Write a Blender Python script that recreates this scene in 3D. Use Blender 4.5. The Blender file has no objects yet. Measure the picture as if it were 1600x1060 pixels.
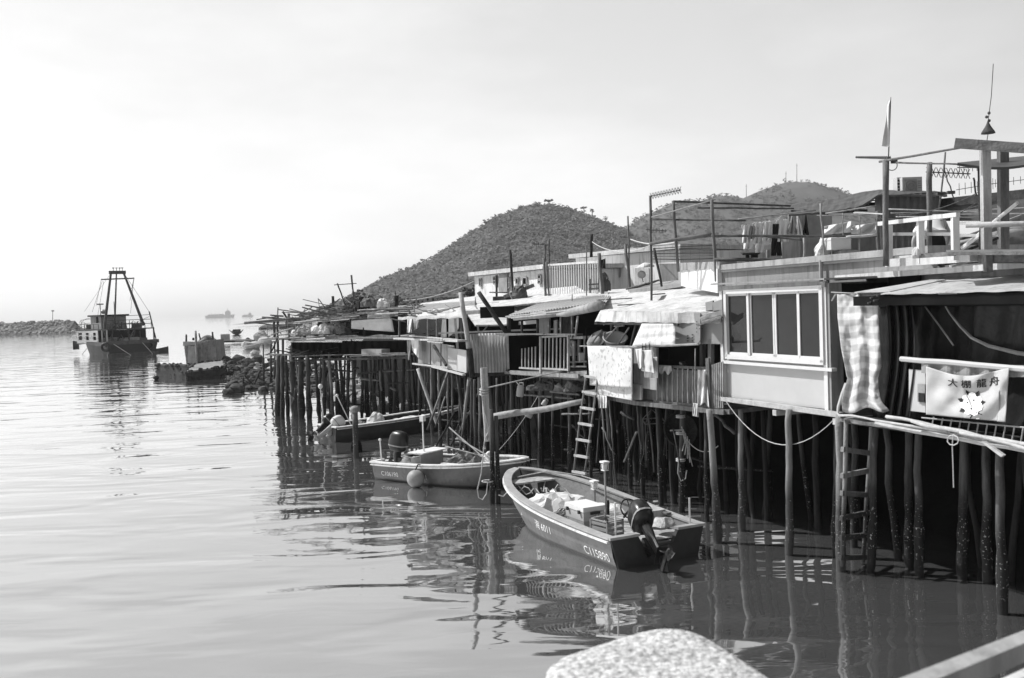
import bpy, math, random
from math import sin, cos, pi, radians, sqrt, atan2
from mathutils import Vector, Matrix, noise
random.seed(7)
S = bpy.context.scene
COL = S.collection
R = random.Random(11)

# ------------------------------------------------------------ camera
CAMZ = 5.0
PITCH, ROLL, FPX = radians(1.97), radians(-1.97), 1500.0
CM = Matrix.Rotation(pi/2-PITCH, 3, 'X') @ Matrix.Rotation(ROLL, 3, 'Z')
cd = bpy.data.cameras.new('camera'); cam = bpy.data.objects.new('camera', cd); COL.objects.link(cam)
cam.matrix_world = Matrix.Translation((0, 0, CAMZ)) @ CM.to_4x4()
cd.sensor_width = 36.0; cd.lens = FPX/1600*36; cd.clip_start = 0.05; cd.clip_end = 20000
cd.dof.use_dof = True; cd.dof.focus_distance = 24; cd.dof.aperture_fstop = 8
S.camera = cam

# ------------------------------------------------------------ sky and sun
SUN_EL, SUN_AZ = radians(50), atan2(-0.94, 0.34)      # azimuth measured from +Y towards +X
w = bpy.data.worlds.new('World'); S.world = w; w.use_nodes = True
nt = w.node_tree; nt.nodes.clear()
out = nt.nodes.new('ShaderNodeOutputWorld'); bg = nt.nodes.new('ShaderNodeBackground')
sky = nt.nodes.new('ShaderNodeTexSky'); sky.sky_type = 'NISHITA'; sky.sun_disc = False
sky.sun_elevation = SUN_EL; sky.sun_rotation = SUN_AZ; sky.air_density = 1.0; sky.dust_density = 1.2; sky.ozone_density = 1.0
bw = nt.nodes.new('ShaderNodeRGBToBW')
# thin high cloud
tc = nt.nodes.new('ShaderNodeTexCoord'); mp = nt.nodes.new('ShaderNodeMapping'); mp.inputs['Scale'].default_value = (1.0, 1.0, 3.2)
nz = nt.nodes.new('ShaderNodeTexNoise'); nz.inputs['Scale'].default_value = 3.0; nz.inputs['Detail'].default_value = 7; nz.inputs['Roughness'].default_value = .55
rp = nt.nodes.new('ShaderNodeMapRange'); rp.inputs['From Min'].default_value = .40; rp.inputs['From Max'].default_value = .66; rp.inputs['To Min'].default_value = .94; rp.inputs['To Max'].default_value = 1.07
ml = nt.nodes.new('ShaderNodeMath'); ml.operation = 'MULTIPLY'
L = nt.links.new
L(sky.outputs[0], bw.inputs[0]); L(tc.outputs['Generated'], mp.inputs[0]); L(mp.outputs[0], nz.inputs[0]); L(nz.outputs[0], rp.inputs[0])
# bright hazy veil added ahead, dropped behind the camera to darken facing surfaces
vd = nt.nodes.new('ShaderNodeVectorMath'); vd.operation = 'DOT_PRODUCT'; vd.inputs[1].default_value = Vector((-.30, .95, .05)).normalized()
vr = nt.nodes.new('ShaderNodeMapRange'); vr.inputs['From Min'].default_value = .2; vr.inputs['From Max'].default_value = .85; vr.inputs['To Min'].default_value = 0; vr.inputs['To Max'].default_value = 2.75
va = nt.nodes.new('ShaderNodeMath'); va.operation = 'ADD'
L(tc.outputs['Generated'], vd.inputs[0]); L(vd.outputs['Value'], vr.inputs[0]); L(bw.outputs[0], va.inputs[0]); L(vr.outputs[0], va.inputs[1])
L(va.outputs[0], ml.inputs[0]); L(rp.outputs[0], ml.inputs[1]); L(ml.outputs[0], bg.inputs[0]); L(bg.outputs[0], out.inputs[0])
bg.inputs[1].default_value = 0.10
sl = bpy.data.lights.new('sun', 'SUN'); sl.energy = 3.6; sl.angle = radians(.6); sl.color = (1, 1, 1)
so = bpy.data.objects.new('sun', sl); COL.objects.link(so)
SD = Vector((sin(SUN_AZ)*cos(SUN_EL), cos(SUN_AZ)*cos(SUN_EL), sin(SUN_EL)))
so.rotation_euler = SD.to_track_quat('Z', 'Y').to_euler(); so.location = (-20, 0, 40)
S.view_settings.view_transform = 'Standard'; S.view_settings.look = 'None'; S.view_settings.exposure = 0.46; S.view_settings.gamma = 1

# ------------------------------------------------------------ pixel -> place helpers (surveying the photograph)
CP = Vector((0, 0, CAMZ))
def ray(px, py): return CM @ Vector(((px-800)/FPX, -(py-530)/FPX, -1))
def P(px, py, Y): d = ray(px, py); return CP + d*(Y/d.y)
def G(px, py, z=0.0): d = ray(px, py); return CP + d*((z-CAMZ)/d.z)
class Plane:
    def __init__(s, A, B):
        s.A = Vector((A[0], A[1], 0)); s.u = (Vector((B[0], B[1], 0))-s.A); s.len = s.u.length; s.u.normalize()
        s.n = Vector((s.u.y, -s.u.x, 0))
        if s.n.dot(Vector((0, 0, 0))-s.A) < 0: s.n = -s.n      # towards the viewer's side
    def at(s, px, py, d=0.0):
        r = ray(px, py); o = s.A+s.n*d
        t = (o-CP).dot(s.n)/r.dot(s.n); return CP+r*t
    def p(s, a, z, d=0.0): return s.A+s.u*a+s.n*d+Vector((0, 0, z))
    def sz(s, px, py, d=0.0):
        q = s.at(px, py, d)-s.A; return q.dot(s.u), q.z
PR = Plane((4.58, 20.8), (5.90, 17.4))      # window room and tarp house
PB = Plane((3.10, 23.2), (4.70, 20.6))      # railed balcony
PC = Plane((2.10, 26.3), (3.10, 23.2))      # laundry porch
PD = Plane((-0.10, 30.6), (1.95, 27.0))     # bar-railed balcony
PE = Plane((-1.45, 30.9), (-0.10, 30.7))    # corrugated store
PF = Plane((-3.60, 36.6), (-1.50, 31.2))    # pale panels
PG = Plane((-11.3, 47.0), (-4.6, 41.0))     # bamboo pier
PW1 = Plane((-2.02, 50.5), (1.46, 43.8)); PW2 = Plane((3.2, 48), (7.6, 42.4))

# ------------------------------------------------------------ mesh builder
class MB:
    def __init__(s, xf=None): s.v = []; s.f = []; s.uv = {}; s.xf = xf
    def add(s, vs, fs, uvs=None):
        b = len(s.v)
        for q in vs: s.v.append(tuple((s.xf @ Vector(q)) if s.xf else q))
        for i, f in enumerate(fs):
            if uvs: s.uv[len(s.f)] = uvs[i]
            s.f.append(tuple(b+k for k in f))
        return s
    def box(s, c, sz, rz=0.0, M=None):
        M = M or Matrix.Rotation(rz, 3, 'Z'); c = Vector(c); vs = []
        for x in (-.5, .5):
            for y in (-.5, .5):
                for z in (-.5, .5): vs.append(c+M @ Vector((x*sz[0], y*sz[1], z*sz[2])))
        return s.add(vs, [(0, 1, 3, 2), (4, 6, 7, 5), (0, 4, 5, 1), (2, 3, 7, 6), (0, 2, 6, 4), (1, 5, 7, 3)])
    def beam(s, p, q, w, h, up=(0, 0, 1)):
        p = Vector(p); q = Vector(q); d = (q-p).normalized(); up = Vector(up)
        if abs(d.dot(up)) > .97: up = Vector((0, 1, 0))
        a = d.cross(up).normalized(); b = a.cross(d).normalized(); vs = []
        for o in (p, q):
            for x, y in ((-.5, -.5), (.5, -.5), (.5, .5), (-.5, .5)): vs.append(o+a*x*w+b*y*h)
        return s.add(vs, [(0, 1, 2, 3), (7, 6, 5, 4), (0, 4, 5, 1), (1, 5, 6, 2), (2, 6, 7, 3), (3, 7, 4, 0)])
    def path(s, pts, r, n=6, cap=True):
        pts = [Vector(p) for p in pts]; m = len(pts); rr = r if isinstance(r, (list, tuple)) else [r]*m
        vs = []; a0 = None
        for i, p in enumerate(pts):
            d = (pts[min(i+1, m-1)]-pts[max(i-1, 0)])
            d = d.normalized() if d.length > 1e-9 else Vector((0, 0, 1))
            if a0 is None: a0 = d.cross(Vector((0.13, 0.21, 1) if abs(d.z) < .9 else (1, .2, 0))).normalized()
            a = (a0-d*a0.dot(d)).normalized(); a0 = a; b = d.cross(a)
            for k in range(n):
                t = 2*pi*k/n; vs.append(p+a*cos(t)*rr[i]+b*sin(t)*rr[i])
        fs = [(i*n+k, i*n+(k+1) % n, (i+1)*n+(k+1) % n, (i+1)*n+k) for i in range(m-1) for k in range(n)]
        if cap: fs += [tuple(range(n-1, -1, -1)), tuple((m-1)*n+k for k in range(n))]
        return s.add(vs, fs)
    def pole(s, p, q, r0, r1=None, n=7, wob=.012, seg=5):
        p = Vector(p); q = Vector(q); r1 = r1 or r0*.8; pts = []; rr = []
        for i in range(seg+1):
            t = i/seg; o = Vector((R.uniform(-1, 1), R.uniform(-1, 1), R.uniform(-.3, .3)))*wob*(0 if i in (0, seg) else 1)
            pts.append(p.lerp(q, t)+o); rr.append((r0+(r1-r0)*t)*R.uniform(.93, 1.07))
        return s.path(pts, rr, n)
    def slab(s, pts, t, dirv=(0, 0, -1)):
        pts = [Vector(p) for p in pts]; dv = Vector(dirv).normalized()*t; n = len(pts)
        return s.add(pts+[p+dv for p in pts], [tuple(range(n)), tuple(range(2*n-1, n-1, -1))]+[(i, i+n, (i+1) % n+n, (i+1) % n) for i in range(n)])
    def grid(s, fn, nu, nv, t=.008):
        g = [[Vector(fn(i/nu, j/nv)) for j in range(nv+1)] for i in range(nu+1)]
        top = []; bot = []
        for i in range(nu+1):
            for j in range(nv+1):
                a = g[min(i+1, nu)][j]-g[max(i-1, 0)][j]; b = g[i][min(j+1, nv)]-g[i][max(j-1, 0)]
                n = a.cross(b); n = n.normalized() if n.length > 1e-12 else Vector((0, 0, 1))
                top.append(g[i][j]+n*t*.5); bot.append(g[i][j]-n*t*.5)
        K = nv+1; N = len(top); fs = []; uv = []
        for i in range(nu):
            for j in range(nv):
                q = (i*K+j, (i+1)*K+j, (i+1)*K+j+1, i*K+j+1); c = [(i/nu, j/nv), ((i+1)/nu, j/nv), ((i+1)/nu, (j+1)/nv), (i/nu, (j+1)/nv)]
                fs.append(q); uv.append(c); fs.append(tuple(x+N for x in reversed(q))); uv.append(list(reversed(c)))
        def edge(a, b): fs.append((a, a+N, b+N, b)); uv.append([(0, 0)]*4)
        for i in range(nu): edge(i*K, (i+1)*K); edge((i+1)*K+nv, i*K+nv)
        for j in range(nv): edge(j+1, j); edge(nu*K+j, nu*K+j+1)
        return s.add(top+bot, fs, uv)
    def ball(s, c, r, n=12, m=8, jit=0.0):
        c = Vector(c); r = Vector(r) if not isinstance(r, (int, float)) else Vector((r, r, r)); vs = []
        for j in range(m+1):
            ph = pi*j/m
            for i in range(n):
                th = 2*pi*i/n; k = 1+(R.uniform(-jit, jit) if jit and 0 < j < m else 0)
                vs.append(c+Vector((cos(th)*sin(ph)*r.x*k, sin(th)*sin(ph)*r.y*k, cos(ph)*r.z*k)))
        return s.add(vs, [(j*n+i, (j+1)*n+i, (j+1)*n+(i+1) % n, j*n+(i+1) % n) for j in range(m) for i in range(n)])
    def lathe(s, prof, c, n=16, M=None):
        c = Vector(c); M = M or Matrix.Identity(3); vs = []
        for r, z in prof:
            for i in range(n): t = 2*pi*i/n; vs.append(c+M @ Vector((cos(t)*r, sin(t)*r, z)))
        m = len(prof)
        return s.add(vs, [(j*n+i, j*n+(i+1) % n, (j+1)*n+(i+1) % n, (j+1)*n+i) for j in range(m-1) for i in range(n)]+[tuple(range(n-1, -1, -1)), tuple((m-1)*n+i for i in range(n))])
    def ring(s, c, Rr, r, M=None, n=20, m=6):
        M = M or Matrix.Identity(3); c = Vector(c); vs = []
        for i in range(n):
            a = 2*pi*i/n
            for j in range(m):
                b = 2*pi*j/m; vs.append(c+M @ Vector(((Rr+r*cos(b))*cos(a), (Rr+r*cos(b))*sin(a), r*sin(b))))
        return s.add(vs, [(i*m+j, ((i+1) % n)*m+j, ((i+1) % n)*m+(j+1) % m, i*m+(j+1) % m) for i in range(n) for j in range(m)])

def wloc(o):
    v = Vector((0, 0, 0))
    while o: v += o.location; o = o.parent
    return v
def build(mb, name, mat, parent=None, local=False, smooth=False, origin=None, label=None):
    me = bpy.data.meshes.new(name); o = bpy.data.objects.new(name, me); COL.objects.link(o)
    if parent: off = Vector((0, 0, 0)) if local else wloc(parent); o.parent = parent
    else:
        if origin is None:
            xs = [q[0] for q in mb.v]; ys = [q[1] for q in mb.v]; zs = [q[2] for q in mb.v]
            origin = ((min(xs)+max(xs))/2, (min(ys)+max(ys))/2, min(zs))
        off = Vector(origin); o.location = off
    me.from_pydata([(q[0]-off.x, q[1]-off.y, q[2]-off.z) for q in mb.v], [], mb.f)
    if mb.uv:
        ul = me.uv_layers.new(name='UVMap').data
        for i, p in enumerate(me.polygons):
            c = mb.uv.get(i)
            if c:
                for k, li in enumerate(p.loop_indices): ul[li].uv = c[k]
    me.materials.append(mat)
    if smooth:
        for p in me.polygons: p.use_smooth = True
    if label: o['label'] = label
    me.update(); return o
def tag(o, label, cat, group=None, kind=None):
    o['label'] = label; o['category'] = cat
    if group: o['group'] = group
    if kind: o['kind'] = kind
    return o
def thing(name, label, cat, loc, group=None, rot=None):
    o = bpy.data.objects.new(name, None); COL.objects.link(o); o.location = loc; o.empty_display_size = .2
    if rot is not None: o.rotation_euler = rot
    return tag(o, label, cat, group)
def solo(mb, name, mat, label, cat, group=None, smooth=False, origin=None):
    return tag(build(mb, name, mat, smooth=smooth, origin=origin), label, cat, group)

# ------------------------------------------------------------ materials (black-and-white place: neutral greys)
MC = {}
def mat(name, v, rough=.8, var=.25, scale=(3, 3, 3), bump=.15, bs=30, spec=.3, metal=0, kind=None, lo=None, hi=None, fine=True):
    if name in MC: return MC[name]
    m = bpy.data.materials.new(name); m.use_nodes = True; n = m.node_tree; n.nodes.clear(); N = n.nodes.new; K = n.links.new
    o = N('ShaderNodeOutputMaterial'); b = N('ShaderNodeBsdfPrincipled'); K(b.outputs[0], o.inputs[0])
    b.inputs['Roughness'].default_value = rough; b.inputs['Specular IOR Level'].default_value = spec; b.inputs['Metallic'].default_value = metal
    t = N('ShaderNodeTexCoord'); mp = N('ShaderNodeMapping'); mp.inputs['Scale'].default_value = scale; K(t.outputs['Object'], mp.inputs[0])
    a = N('ShaderNodeTexNoise'); a.inputs['Scale'].default_value = 1.0; a.inputs['Detail'].default_value = 8; a.inputs['Roughness'].default_value = .65; K(mp.outputs[0], a.inputs[0])
    r = N('ShaderNodeMapRange'); r.inputs['From Min'].default_value = .3; r.inputs['From Max'].default_value = .7
    r.inputs['To Min'].default_value = lo if lo is not None else v*(1-var); r.inputs['To Max'].default_value = hi if hi is not None else v*(1+var); K(a.outputs[0], r.inputs[0])
    val = r.outputs[0]
    def mth(op, x, y):
        q = N('ShaderNodeMath'); q.operation = op
        for i, z in enumerate((x, y)):
            if isinstance(z, (int, float)): q.inputs[i].default_value = z
            else: K(z, q.inputs[i])
        return q.outputs[0]
    def mr(x, a0, a1, b0, b1):
        q = N('ShaderNodeMapRange'); q.inputs[1].default_value = a0; q.inputs[2].default_value = a1; q.inputs[3].default_value = b0; q.inputs[4].default_value = b1; K(x, q.inputs[0]); return q.outputs[0]
    def mix(f, x, y):
        q = N('ShaderNodeMix'); q.data_type = 'FLOAT'
        for i, z in ((0, f), (2, x), (3, y)):
            if isinstance(z, (int, float)): q.inputs[i].default_value = z
            else: K(z, q.inputs[i])
        return q.outputs[0]
    g = N('ShaderNodeNewGeometry'); sp = N('ShaderNodeSeparateXYZ'); K(g.outputs['Position'], sp.inputs[0])
    if kind == 'stilt':                                   # dry above, tide-wet and barnacled below
        wet = mr(sp.outputs[2], 1.1, 1.7, 1, 0); val = mix(wet, val, mth('MULTIPLY', val, .22))
        vo = N('ShaderNodeTexNoise'); vo.inputs['Scale'].default_value = 26; vo.inputs['Detail'].default_value = 3; K(g.outputs['Position'], vo.inputs[0])
        sp1 = mr(vo.outputs[0], .62, .68, 0, 1); band = mth('MULTIPLY', mr(sp.outputs[2], .15, .45, 0, 1), mr(sp.outputs[2], 1.0, 1.45, 1, 0))
        val = mix(mth('MULTIPLY', sp1, band), val, .34)
    if kind == 'stain':                                    # run-down streaks
        s2 = N('ShaderNodeMapping'); s2.inputs['Scale'].default_value = (7, 7, .7); K(t.outputs['Object'], s2.inputs[0])
        q = N('ShaderNodeTexNoise'); q.inputs['Scale'].default_value = 1.3; q.inputs['Detail'].default_value = 6; K(s2.outputs[0], q.inputs[0])
        val = mix(mr(q.outputs[0], .5, .72, 0, .55), val, mth('MULTIPLY', val, .35))
    if kind == 'hull':                                     # scuffs, run-down stains and a weedy waterline
        s2 = N('ShaderNodeMapping'); s2.inputs['Scale'].default_value = (2.5, 6, 1.2); K(t.outputs['Object'], s2.inputs[0])
        q = N('ShaderNodeTexNoise'); q.inputs['Scale'].default_value = 2.2; q.inputs['Detail'].default_value = 9; q.inputs['Roughness'].default_value = .75; K(s2.outputs[0], q.inputs[0])
        val = mix(mr(q.outputs[0], .50, .70, 0, .6), val, mth('MULTIPLY', val, .4)); val = mix(mr(q.outputs[0], .40, .30, 0, .5), val, .34)
        edge = mth('ADD', sp.outputs[2], mth('MULTIPLY', q.outputs[0], .08)); val = mix(mr(edge, .07, .12, .8, 0), val, .02)
    if kind == 'print':                                    # scattered printed pattern on cloth
        q = N('ShaderNodeTexNoise'); q.inputs['Scale'].default_value = 9; q.inputs['Detail'].default_value = 4; K(t.outputs['Object'], q.inputs[0])
        val = mix(mr(q.outputs[0], .56, .64, 0, .7), val, v*.45)
    if kind == 'check':                                    # plaid woven from two band sets
        sx = N('ShaderNodeSeparateXYZ'); K(t.outputs['UV'], sx.inputs[0])
        bx = mr(mth('SINE', mth('MULTIPLY', sx.outputs[0], 22), 0), -.3, .3, 0, .16); by = mr(mth('SINE', mth('MULTIPLY', sx.outputs[1], 58), 0), -.3, .3, 0, .24)
        val = mth('MULTIPLY', val, mth('SUBTRACT', 1, mth('ADD', bx, by)))
    if kind == 'stripe':
        sx = N('ShaderNodeSeparateXYZ'); K(t.outputs['UV'], sx.inputs[0])
        by = mr(mth('SINE', mth('MULTIPLY', sx.outputs[0], 60), 0), -.3, .3, .6, 1); val = mth('MULTIPLY', val, by)
    if kind == 'camo':
        q = N('ShaderNodeTexVoronoi'); q.inputs['Scale'].default_value = 14; K(t.outputs['Object'], q.inputs[0])
        val = mr(q.outputs[0], .2, .6, v*.3, v*2)
    if kind == 'granite':
        q = N('ShaderNodeTexNoise'); q.inputs['Scale'].default_value = 105; q.inputs['Detail'].default_value = 2; K(t.outputs['Object'], q.inputs[0])
        val = mth('MULTIPLY', val, mr(q.outputs[0], .38, .62, .55, 1.12))
    cb = N('ShaderNodeCombineColor'); K(val, cb.inputs[0]); K(val, cb.inputs[1]); K(val, cb.inputs[2]); K(cb.outputs[0], b.inputs['Base Color'])
    if bump:
        q = N('ShaderNodeTexNoise'); q.inputs['Scale'].default_value = bs; q.inputs['Detail'].default_value = 5; K(mp.outputs[0] if kind == 'grain' else t.outputs['Object'], q.inputs[0])
        bm = N('ShaderNodeBump'); bm.inputs['Strength'].default_value = min(1, bump*2); bm.inputs['Distance'].default_value = .02; K(q.outputs[0], bm.inputs['Height']); K(bm.outputs[0], b.inputs['Normal'])
    MC[name] = m; return m
m_stilt = mat('stilt_timber', .075, .85, .6, (9, 9, 1.2), .4, 25, kind='stilt')
m_stiltd = mat('shaded_stilt', .035, .9, .5, (9, 9, 1.2), .4, 25, spec=.1)  # darker copy of the stilt timber; under-house shade put into its colour
m_stiltp = mat('pale_stilt', .24, .8, .35, (9, 9, 1.2), .4, 25, kind='stilt')
m_wood = mat('weathered_wood', .16, .85, .55, (6, 6, 6), .4, 20)
m_woodd = mat('dark_wood', .035, .85, .6, (6, 6, 6), .4, 20)
m_pole = mat('pole_wood', .14, .8, .5, (12, 12, 2), .3, 20)
m_bam = mat('bamboo', .27, .6, .45, (5, 5, 5), .2, 20)
m_bamd = mat('old_bamboo', .09, .7, .6, (5, 5, 5), .3, 20)
m_pale = mat('pale_timber', .42, .7, .25, (7, 7, 7), .3, 20)
m_lime = mat('bright_limewash', .82, .9, .08, (1.2, 1.2, 1.2), .15, 30, kind='stain')
m_white = mat('white_paint', .66, .5, .12, (2, 2, 2), .08, 30, kind='stain')
m_alu = mat('aluminium', .60, .35, .06, (4, 4, 4), .02, 30)
m_panel = mat('pale_panel', .47, .7, .05, (2, 2, 2), .05, 60)
m_conc = mat('concrete', .34, .9, .25, (1.5, 1.5, 1.5), .25, 30, kind='stain')
m_concl = mat('lime_concrete', .60, .9, .14, (1.2, 1.2, 1.2), .2, 30, kind='stain')
m_greyw = mat('grey_render', .27, .9, .2, (1.5, 1.5, 1.5), .2, 30, kind='stain')
m_roofw = mat('white_roof', .56, .7, .24, (2.2, 2.2, 2.2), .35, 12, kind='stain')
m_metal = mat('sheet_metal', .42, .5, .22, (2, 2, 2), .1, 14, kind='stain')
m_metalL = mat('pale_sheet', .44, .5, .2, (2, 2, 2), .1, 14, kind='stain')
m_metalD = mat('dark_sheet', .075, .6, .4, (2, 2, 2), .15, 14, kind='stain')
m_dark = mat('dark_interior', .012, .95, .5, (1, 1, 1), .1, 8, spec=.05)  # near-black: the shade of interiors behind openings put into the colour
m_tarpD = mat('black_tarp', .014, .5, .5, (2, 2, 2), .5, 8, spec=.22)
m_tarpL = mat('pale_tarp', .68, .6, .12, (3, 3, 3), .15, 10)
m_cloth = mat('white_cloth', .64, .9, .07, (3, 3, 3), .1, 60)
m_clothg = mat('grey_cloth', .30, .9, .3, (5, 5, 5), .1, 60)
m_clothd = mat('black_cloth', .015, .9, .4, (5, 5, 5), .1, 60)
m_print = mat('printed_towel', .60, .95, .08, (4, 4, 4), .15, 80, kind='print')
m_check = mat('plaid_cloth', .58, .9, .12, (4, 4, 4), .12, 50, kind='check')
m_stripe = mat('striped_cloth', .66, .9, .12, (4, 4, 4), .12, 50, kind='stripe')
m_card = mat('cardboard', .28, .9, .12, (2, 2, 2), .08, 40)
m_black = mat('black_plastic', .009, .3, .4, (3, 3, 3), .03, 30, spec=.5)
m_grey = mat('grey_plastic', .30, .5, .15, (3, 3, 3), .05, 30)
m_ink = mat('dark_ink', .02, .8, .3)
m_rust = mat('rusty_metal', .07, .8, .5, (8, 8, 8), .3, 30)
m_rope = mat('rope', .5, .9, .3, (20, 20, 20), .3, 50)
m_roped = mat('dark_rope', .03, .9, .3, (20, 20, 20), .3, 50)
m_net = mat('fishing_net', .16, .95, .6, (9, 9, 9), .8, 40)
m_rock = mat('wet_rock', .05, .85, .55, (1.5, 1.5, 1.5), .8, 6)
m_rockp = mat('dry_rock', .42, .9, .35, (2, 2, 2), .8, 6)
m_caisson = mat('old_concrete', .24, .9, .4, (1.1, 1.1, .8), .5, 8, kind='stain')
m_mud = mat('mud', .010, .95, .5, (.8, .8, .8), .5, 3, spec=.05)  # near-black; on the bank it stands for shade under the houses
m_skin = mat('skin', .38, .6, .1)
m_glass = mat('window_glass', .02, .05, .3, (.5, .5, .5), 0, spec=.35)
m_hull = mat('hull_grey', .145, .5, .22, (1.2, 1.2, 2.5), .2, 14, kind='hull', spec=.35)
m_hulld = mat('hull_dark', .035, .55, .4, (1.5, 1.5, 1.5), .15, 14)
m_gun = mat('gunwale_grey', .34, .5, .2, (4, 4, 4), .12, 20)
m_gunL = mat('gunwale_pale', .72, .5, .12, (4, 4, 4), .12, 20, kind='stain')
m_inner = mat('boat_inside', .40, .7, .35, (3, 3, 3), .2, 20, kind='stain')
m_letter = mat('white_lettering', .85, .6, .05)
m_seam = mat('mast_paint', .06, .6, .3)
m_leaf = mat('foliage', .085, .8, .45, (.05, .05, .05), 0)
m_leafl = mat('foliage_light', .125, .8, .4, (.05, .05, .05), 0)
m_trunk = mat('trunk_bark', .05, .9, .3)
m_granite = mat('speckled_granite', .56, .85, .12, (14, 14, 14), .35, 70, kind='granite')
m_ship = mat('ship_paint', .40, .7, .2, (.02, .02, .02), 0)

# text drawn as thin mesh
def text_mesh(s, size, ext=0.0):
    cu = bpy.data.curves.new('lettering', 'FONT'); cu.body = s; cu.size = size; cu.resolution_u = 3; cu.align_x = 'LEFT'
    o = bpy.data.objects.new('lettering', cu); COL.objects.link(o)
    dg = bpy.context.evaluated_depsgraph_get(); me = bpy.data.meshes.new_from_object(o.evaluated_get(dg))
    vs = [v.co.copy() for v in me.vertices]; fs = [tuple(p.vertices) for p in me.polygons]
    bpy.data.objects.remove(o); bpy.data.curves.remove(cu); bpy.data.meshes.remove(me)
    return vs, fs
# ============================================================ THE SETTING
# water
def water_mat():
    m = bpy.data.materials.new('sea_water'); m.use_nodes = True; n = m.node_tree; n.nodes.clear(); N = n.nodes.new; K = n.links.new
    o = N('ShaderNodeOutputMaterial'); mx = N('ShaderNodeMixShader'); df = N('ShaderNodeBsdfDiffuse'); gl = N('ShaderNodeBsdfGlossy')
    df.inputs[0].default_value = (.085, .085, .085, 1); gl.inputs['Roughness'].default_value = .035; gl.inputs[0].default_value = (.97, .97, .97, 1)
    g = N('ShaderNodeNewGeometry')
    def nzn(scale, rot, sc, det, dist=0, rough=.5):
        a = N('ShaderNodeMapping'); a.inputs['Scale'].default_value = scale; a.inputs['Rotation'].default_value = (0, 0, rot); K(g.outputs['Position'], a.inputs[0])
        b = N('ShaderNodeTexNoise'); b.inputs['Scale'].default_value = sc; b.inputs['Detail'].default_value = det; b.inputs['Distortion'].default_value = dist; b.inputs['Roughness'].default_value = rough; K(a.outputs[0], b.inputs[0]); return b.outputs[0]
    def bump(h, dist, st, nrm=None):
        q = N('ShaderNodeBump'); q.inputs['Distance'].default_value = dist; q.inputs['Strength'].default_value = st; K(h, q.inputs['Height'])
        if nrm: K(nrm, q.inputs['Normal'])
        return q.outputs[0]
    b1 = bump(nzn((.40, 1.0, 1), radians(-8), .50, 2, .5), .20, .5)       # long lazy swell
    b2 = bump(nzn((.5, 1.3, 1), radians(6), 1.3, 2, .7), .011, .5, b1)    # ripples
    b3 = bump(nzn((.6, 1.6, 1), radians(0), 7, 1, .2), .0007, .5, b2)
    lw = N('ShaderNodeFresnel'); lw.inputs[0].default_value = 1.42; K(b2, lw.inputs['Normal'])
    mr = N('ShaderNodeMapRange'); mr.inputs[1].default_value = 0.03; mr.inputs[2].default_value = .75; mr.inputs[3].default_value = .48; mr.inputs[4].default_value = .95; K(lw.outputs[0], mr.inputs[0])
    K(b3, gl.inputs['Normal']); K(mr.outputs[0], mx.inputs[0]); K(df.outputs[0], mx.inputs[1]); K(gl.outputs[0], mx.inputs[2]); K(mx.outputs[0], o.inputs[0])
    return m
mb = MB(); xs = [-9000, -600, -60, 60, 600, 9000]; ys = [-40, -5, 20, 60, 200, 900, 12000]
mb.add([(x, y, 0) for y in ys for x in xs], [(j*6+i, j*6+i+1, (j+1)*6+i+1, (j+1)*6+i) for j in range(6) for i in range(5)])
o = build(mb, 'water', water_mat(), origin=(0, 0, 0)); o['kind'] = 'structure'; o['label'] = 'calm silty harbour water mirroring the stilt houses'

# village shore; its near-black front bank is added to darken under the houses
def bank():
    mb = MB(); front = [(26, 3), (14, 8), (11.3, 13), (8.9, 19), (7.4, 23), (5.6, 26.5), (4.6, 30), (2.6, 34), (.6, 37.5), (-1.6, 42), (-5, 48.5), (-9, 58), (-16, 95), (-30, 200), (-60, 330)]
    rows = [(0, -.5), (.4, .5), (1.1, 1.7), (2.2, 2.6), (10, 2.9), (60, 2.9)]
    vs = []
    for i, (x, y) in enumerate(front):
        for k, (d, z) in enumerate(rows): vs.append((x+d*.93+(0 if k in (0, 5) else R.uniform(-.3, .3)), y+d*.36, z+(R.uniform(-.15, .1) if 0 < k < 5 else 0)))
    n = len(rows)
    mb.add(vs, [(i*n+k, i*n+k+1, (i+1)*n+k+1, (i+1)*n+k) for i in range(len(front)-1) for k in range(n-1)])
    return mb
o = build(bank(), 'shore', m_mud, origin=(0, 0, 0), smooth=True); o['kind'] = 'structure'; o['label'] = 'mud shore with a near-black bank added as dark backdrop beneath the stilt houses'

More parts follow.
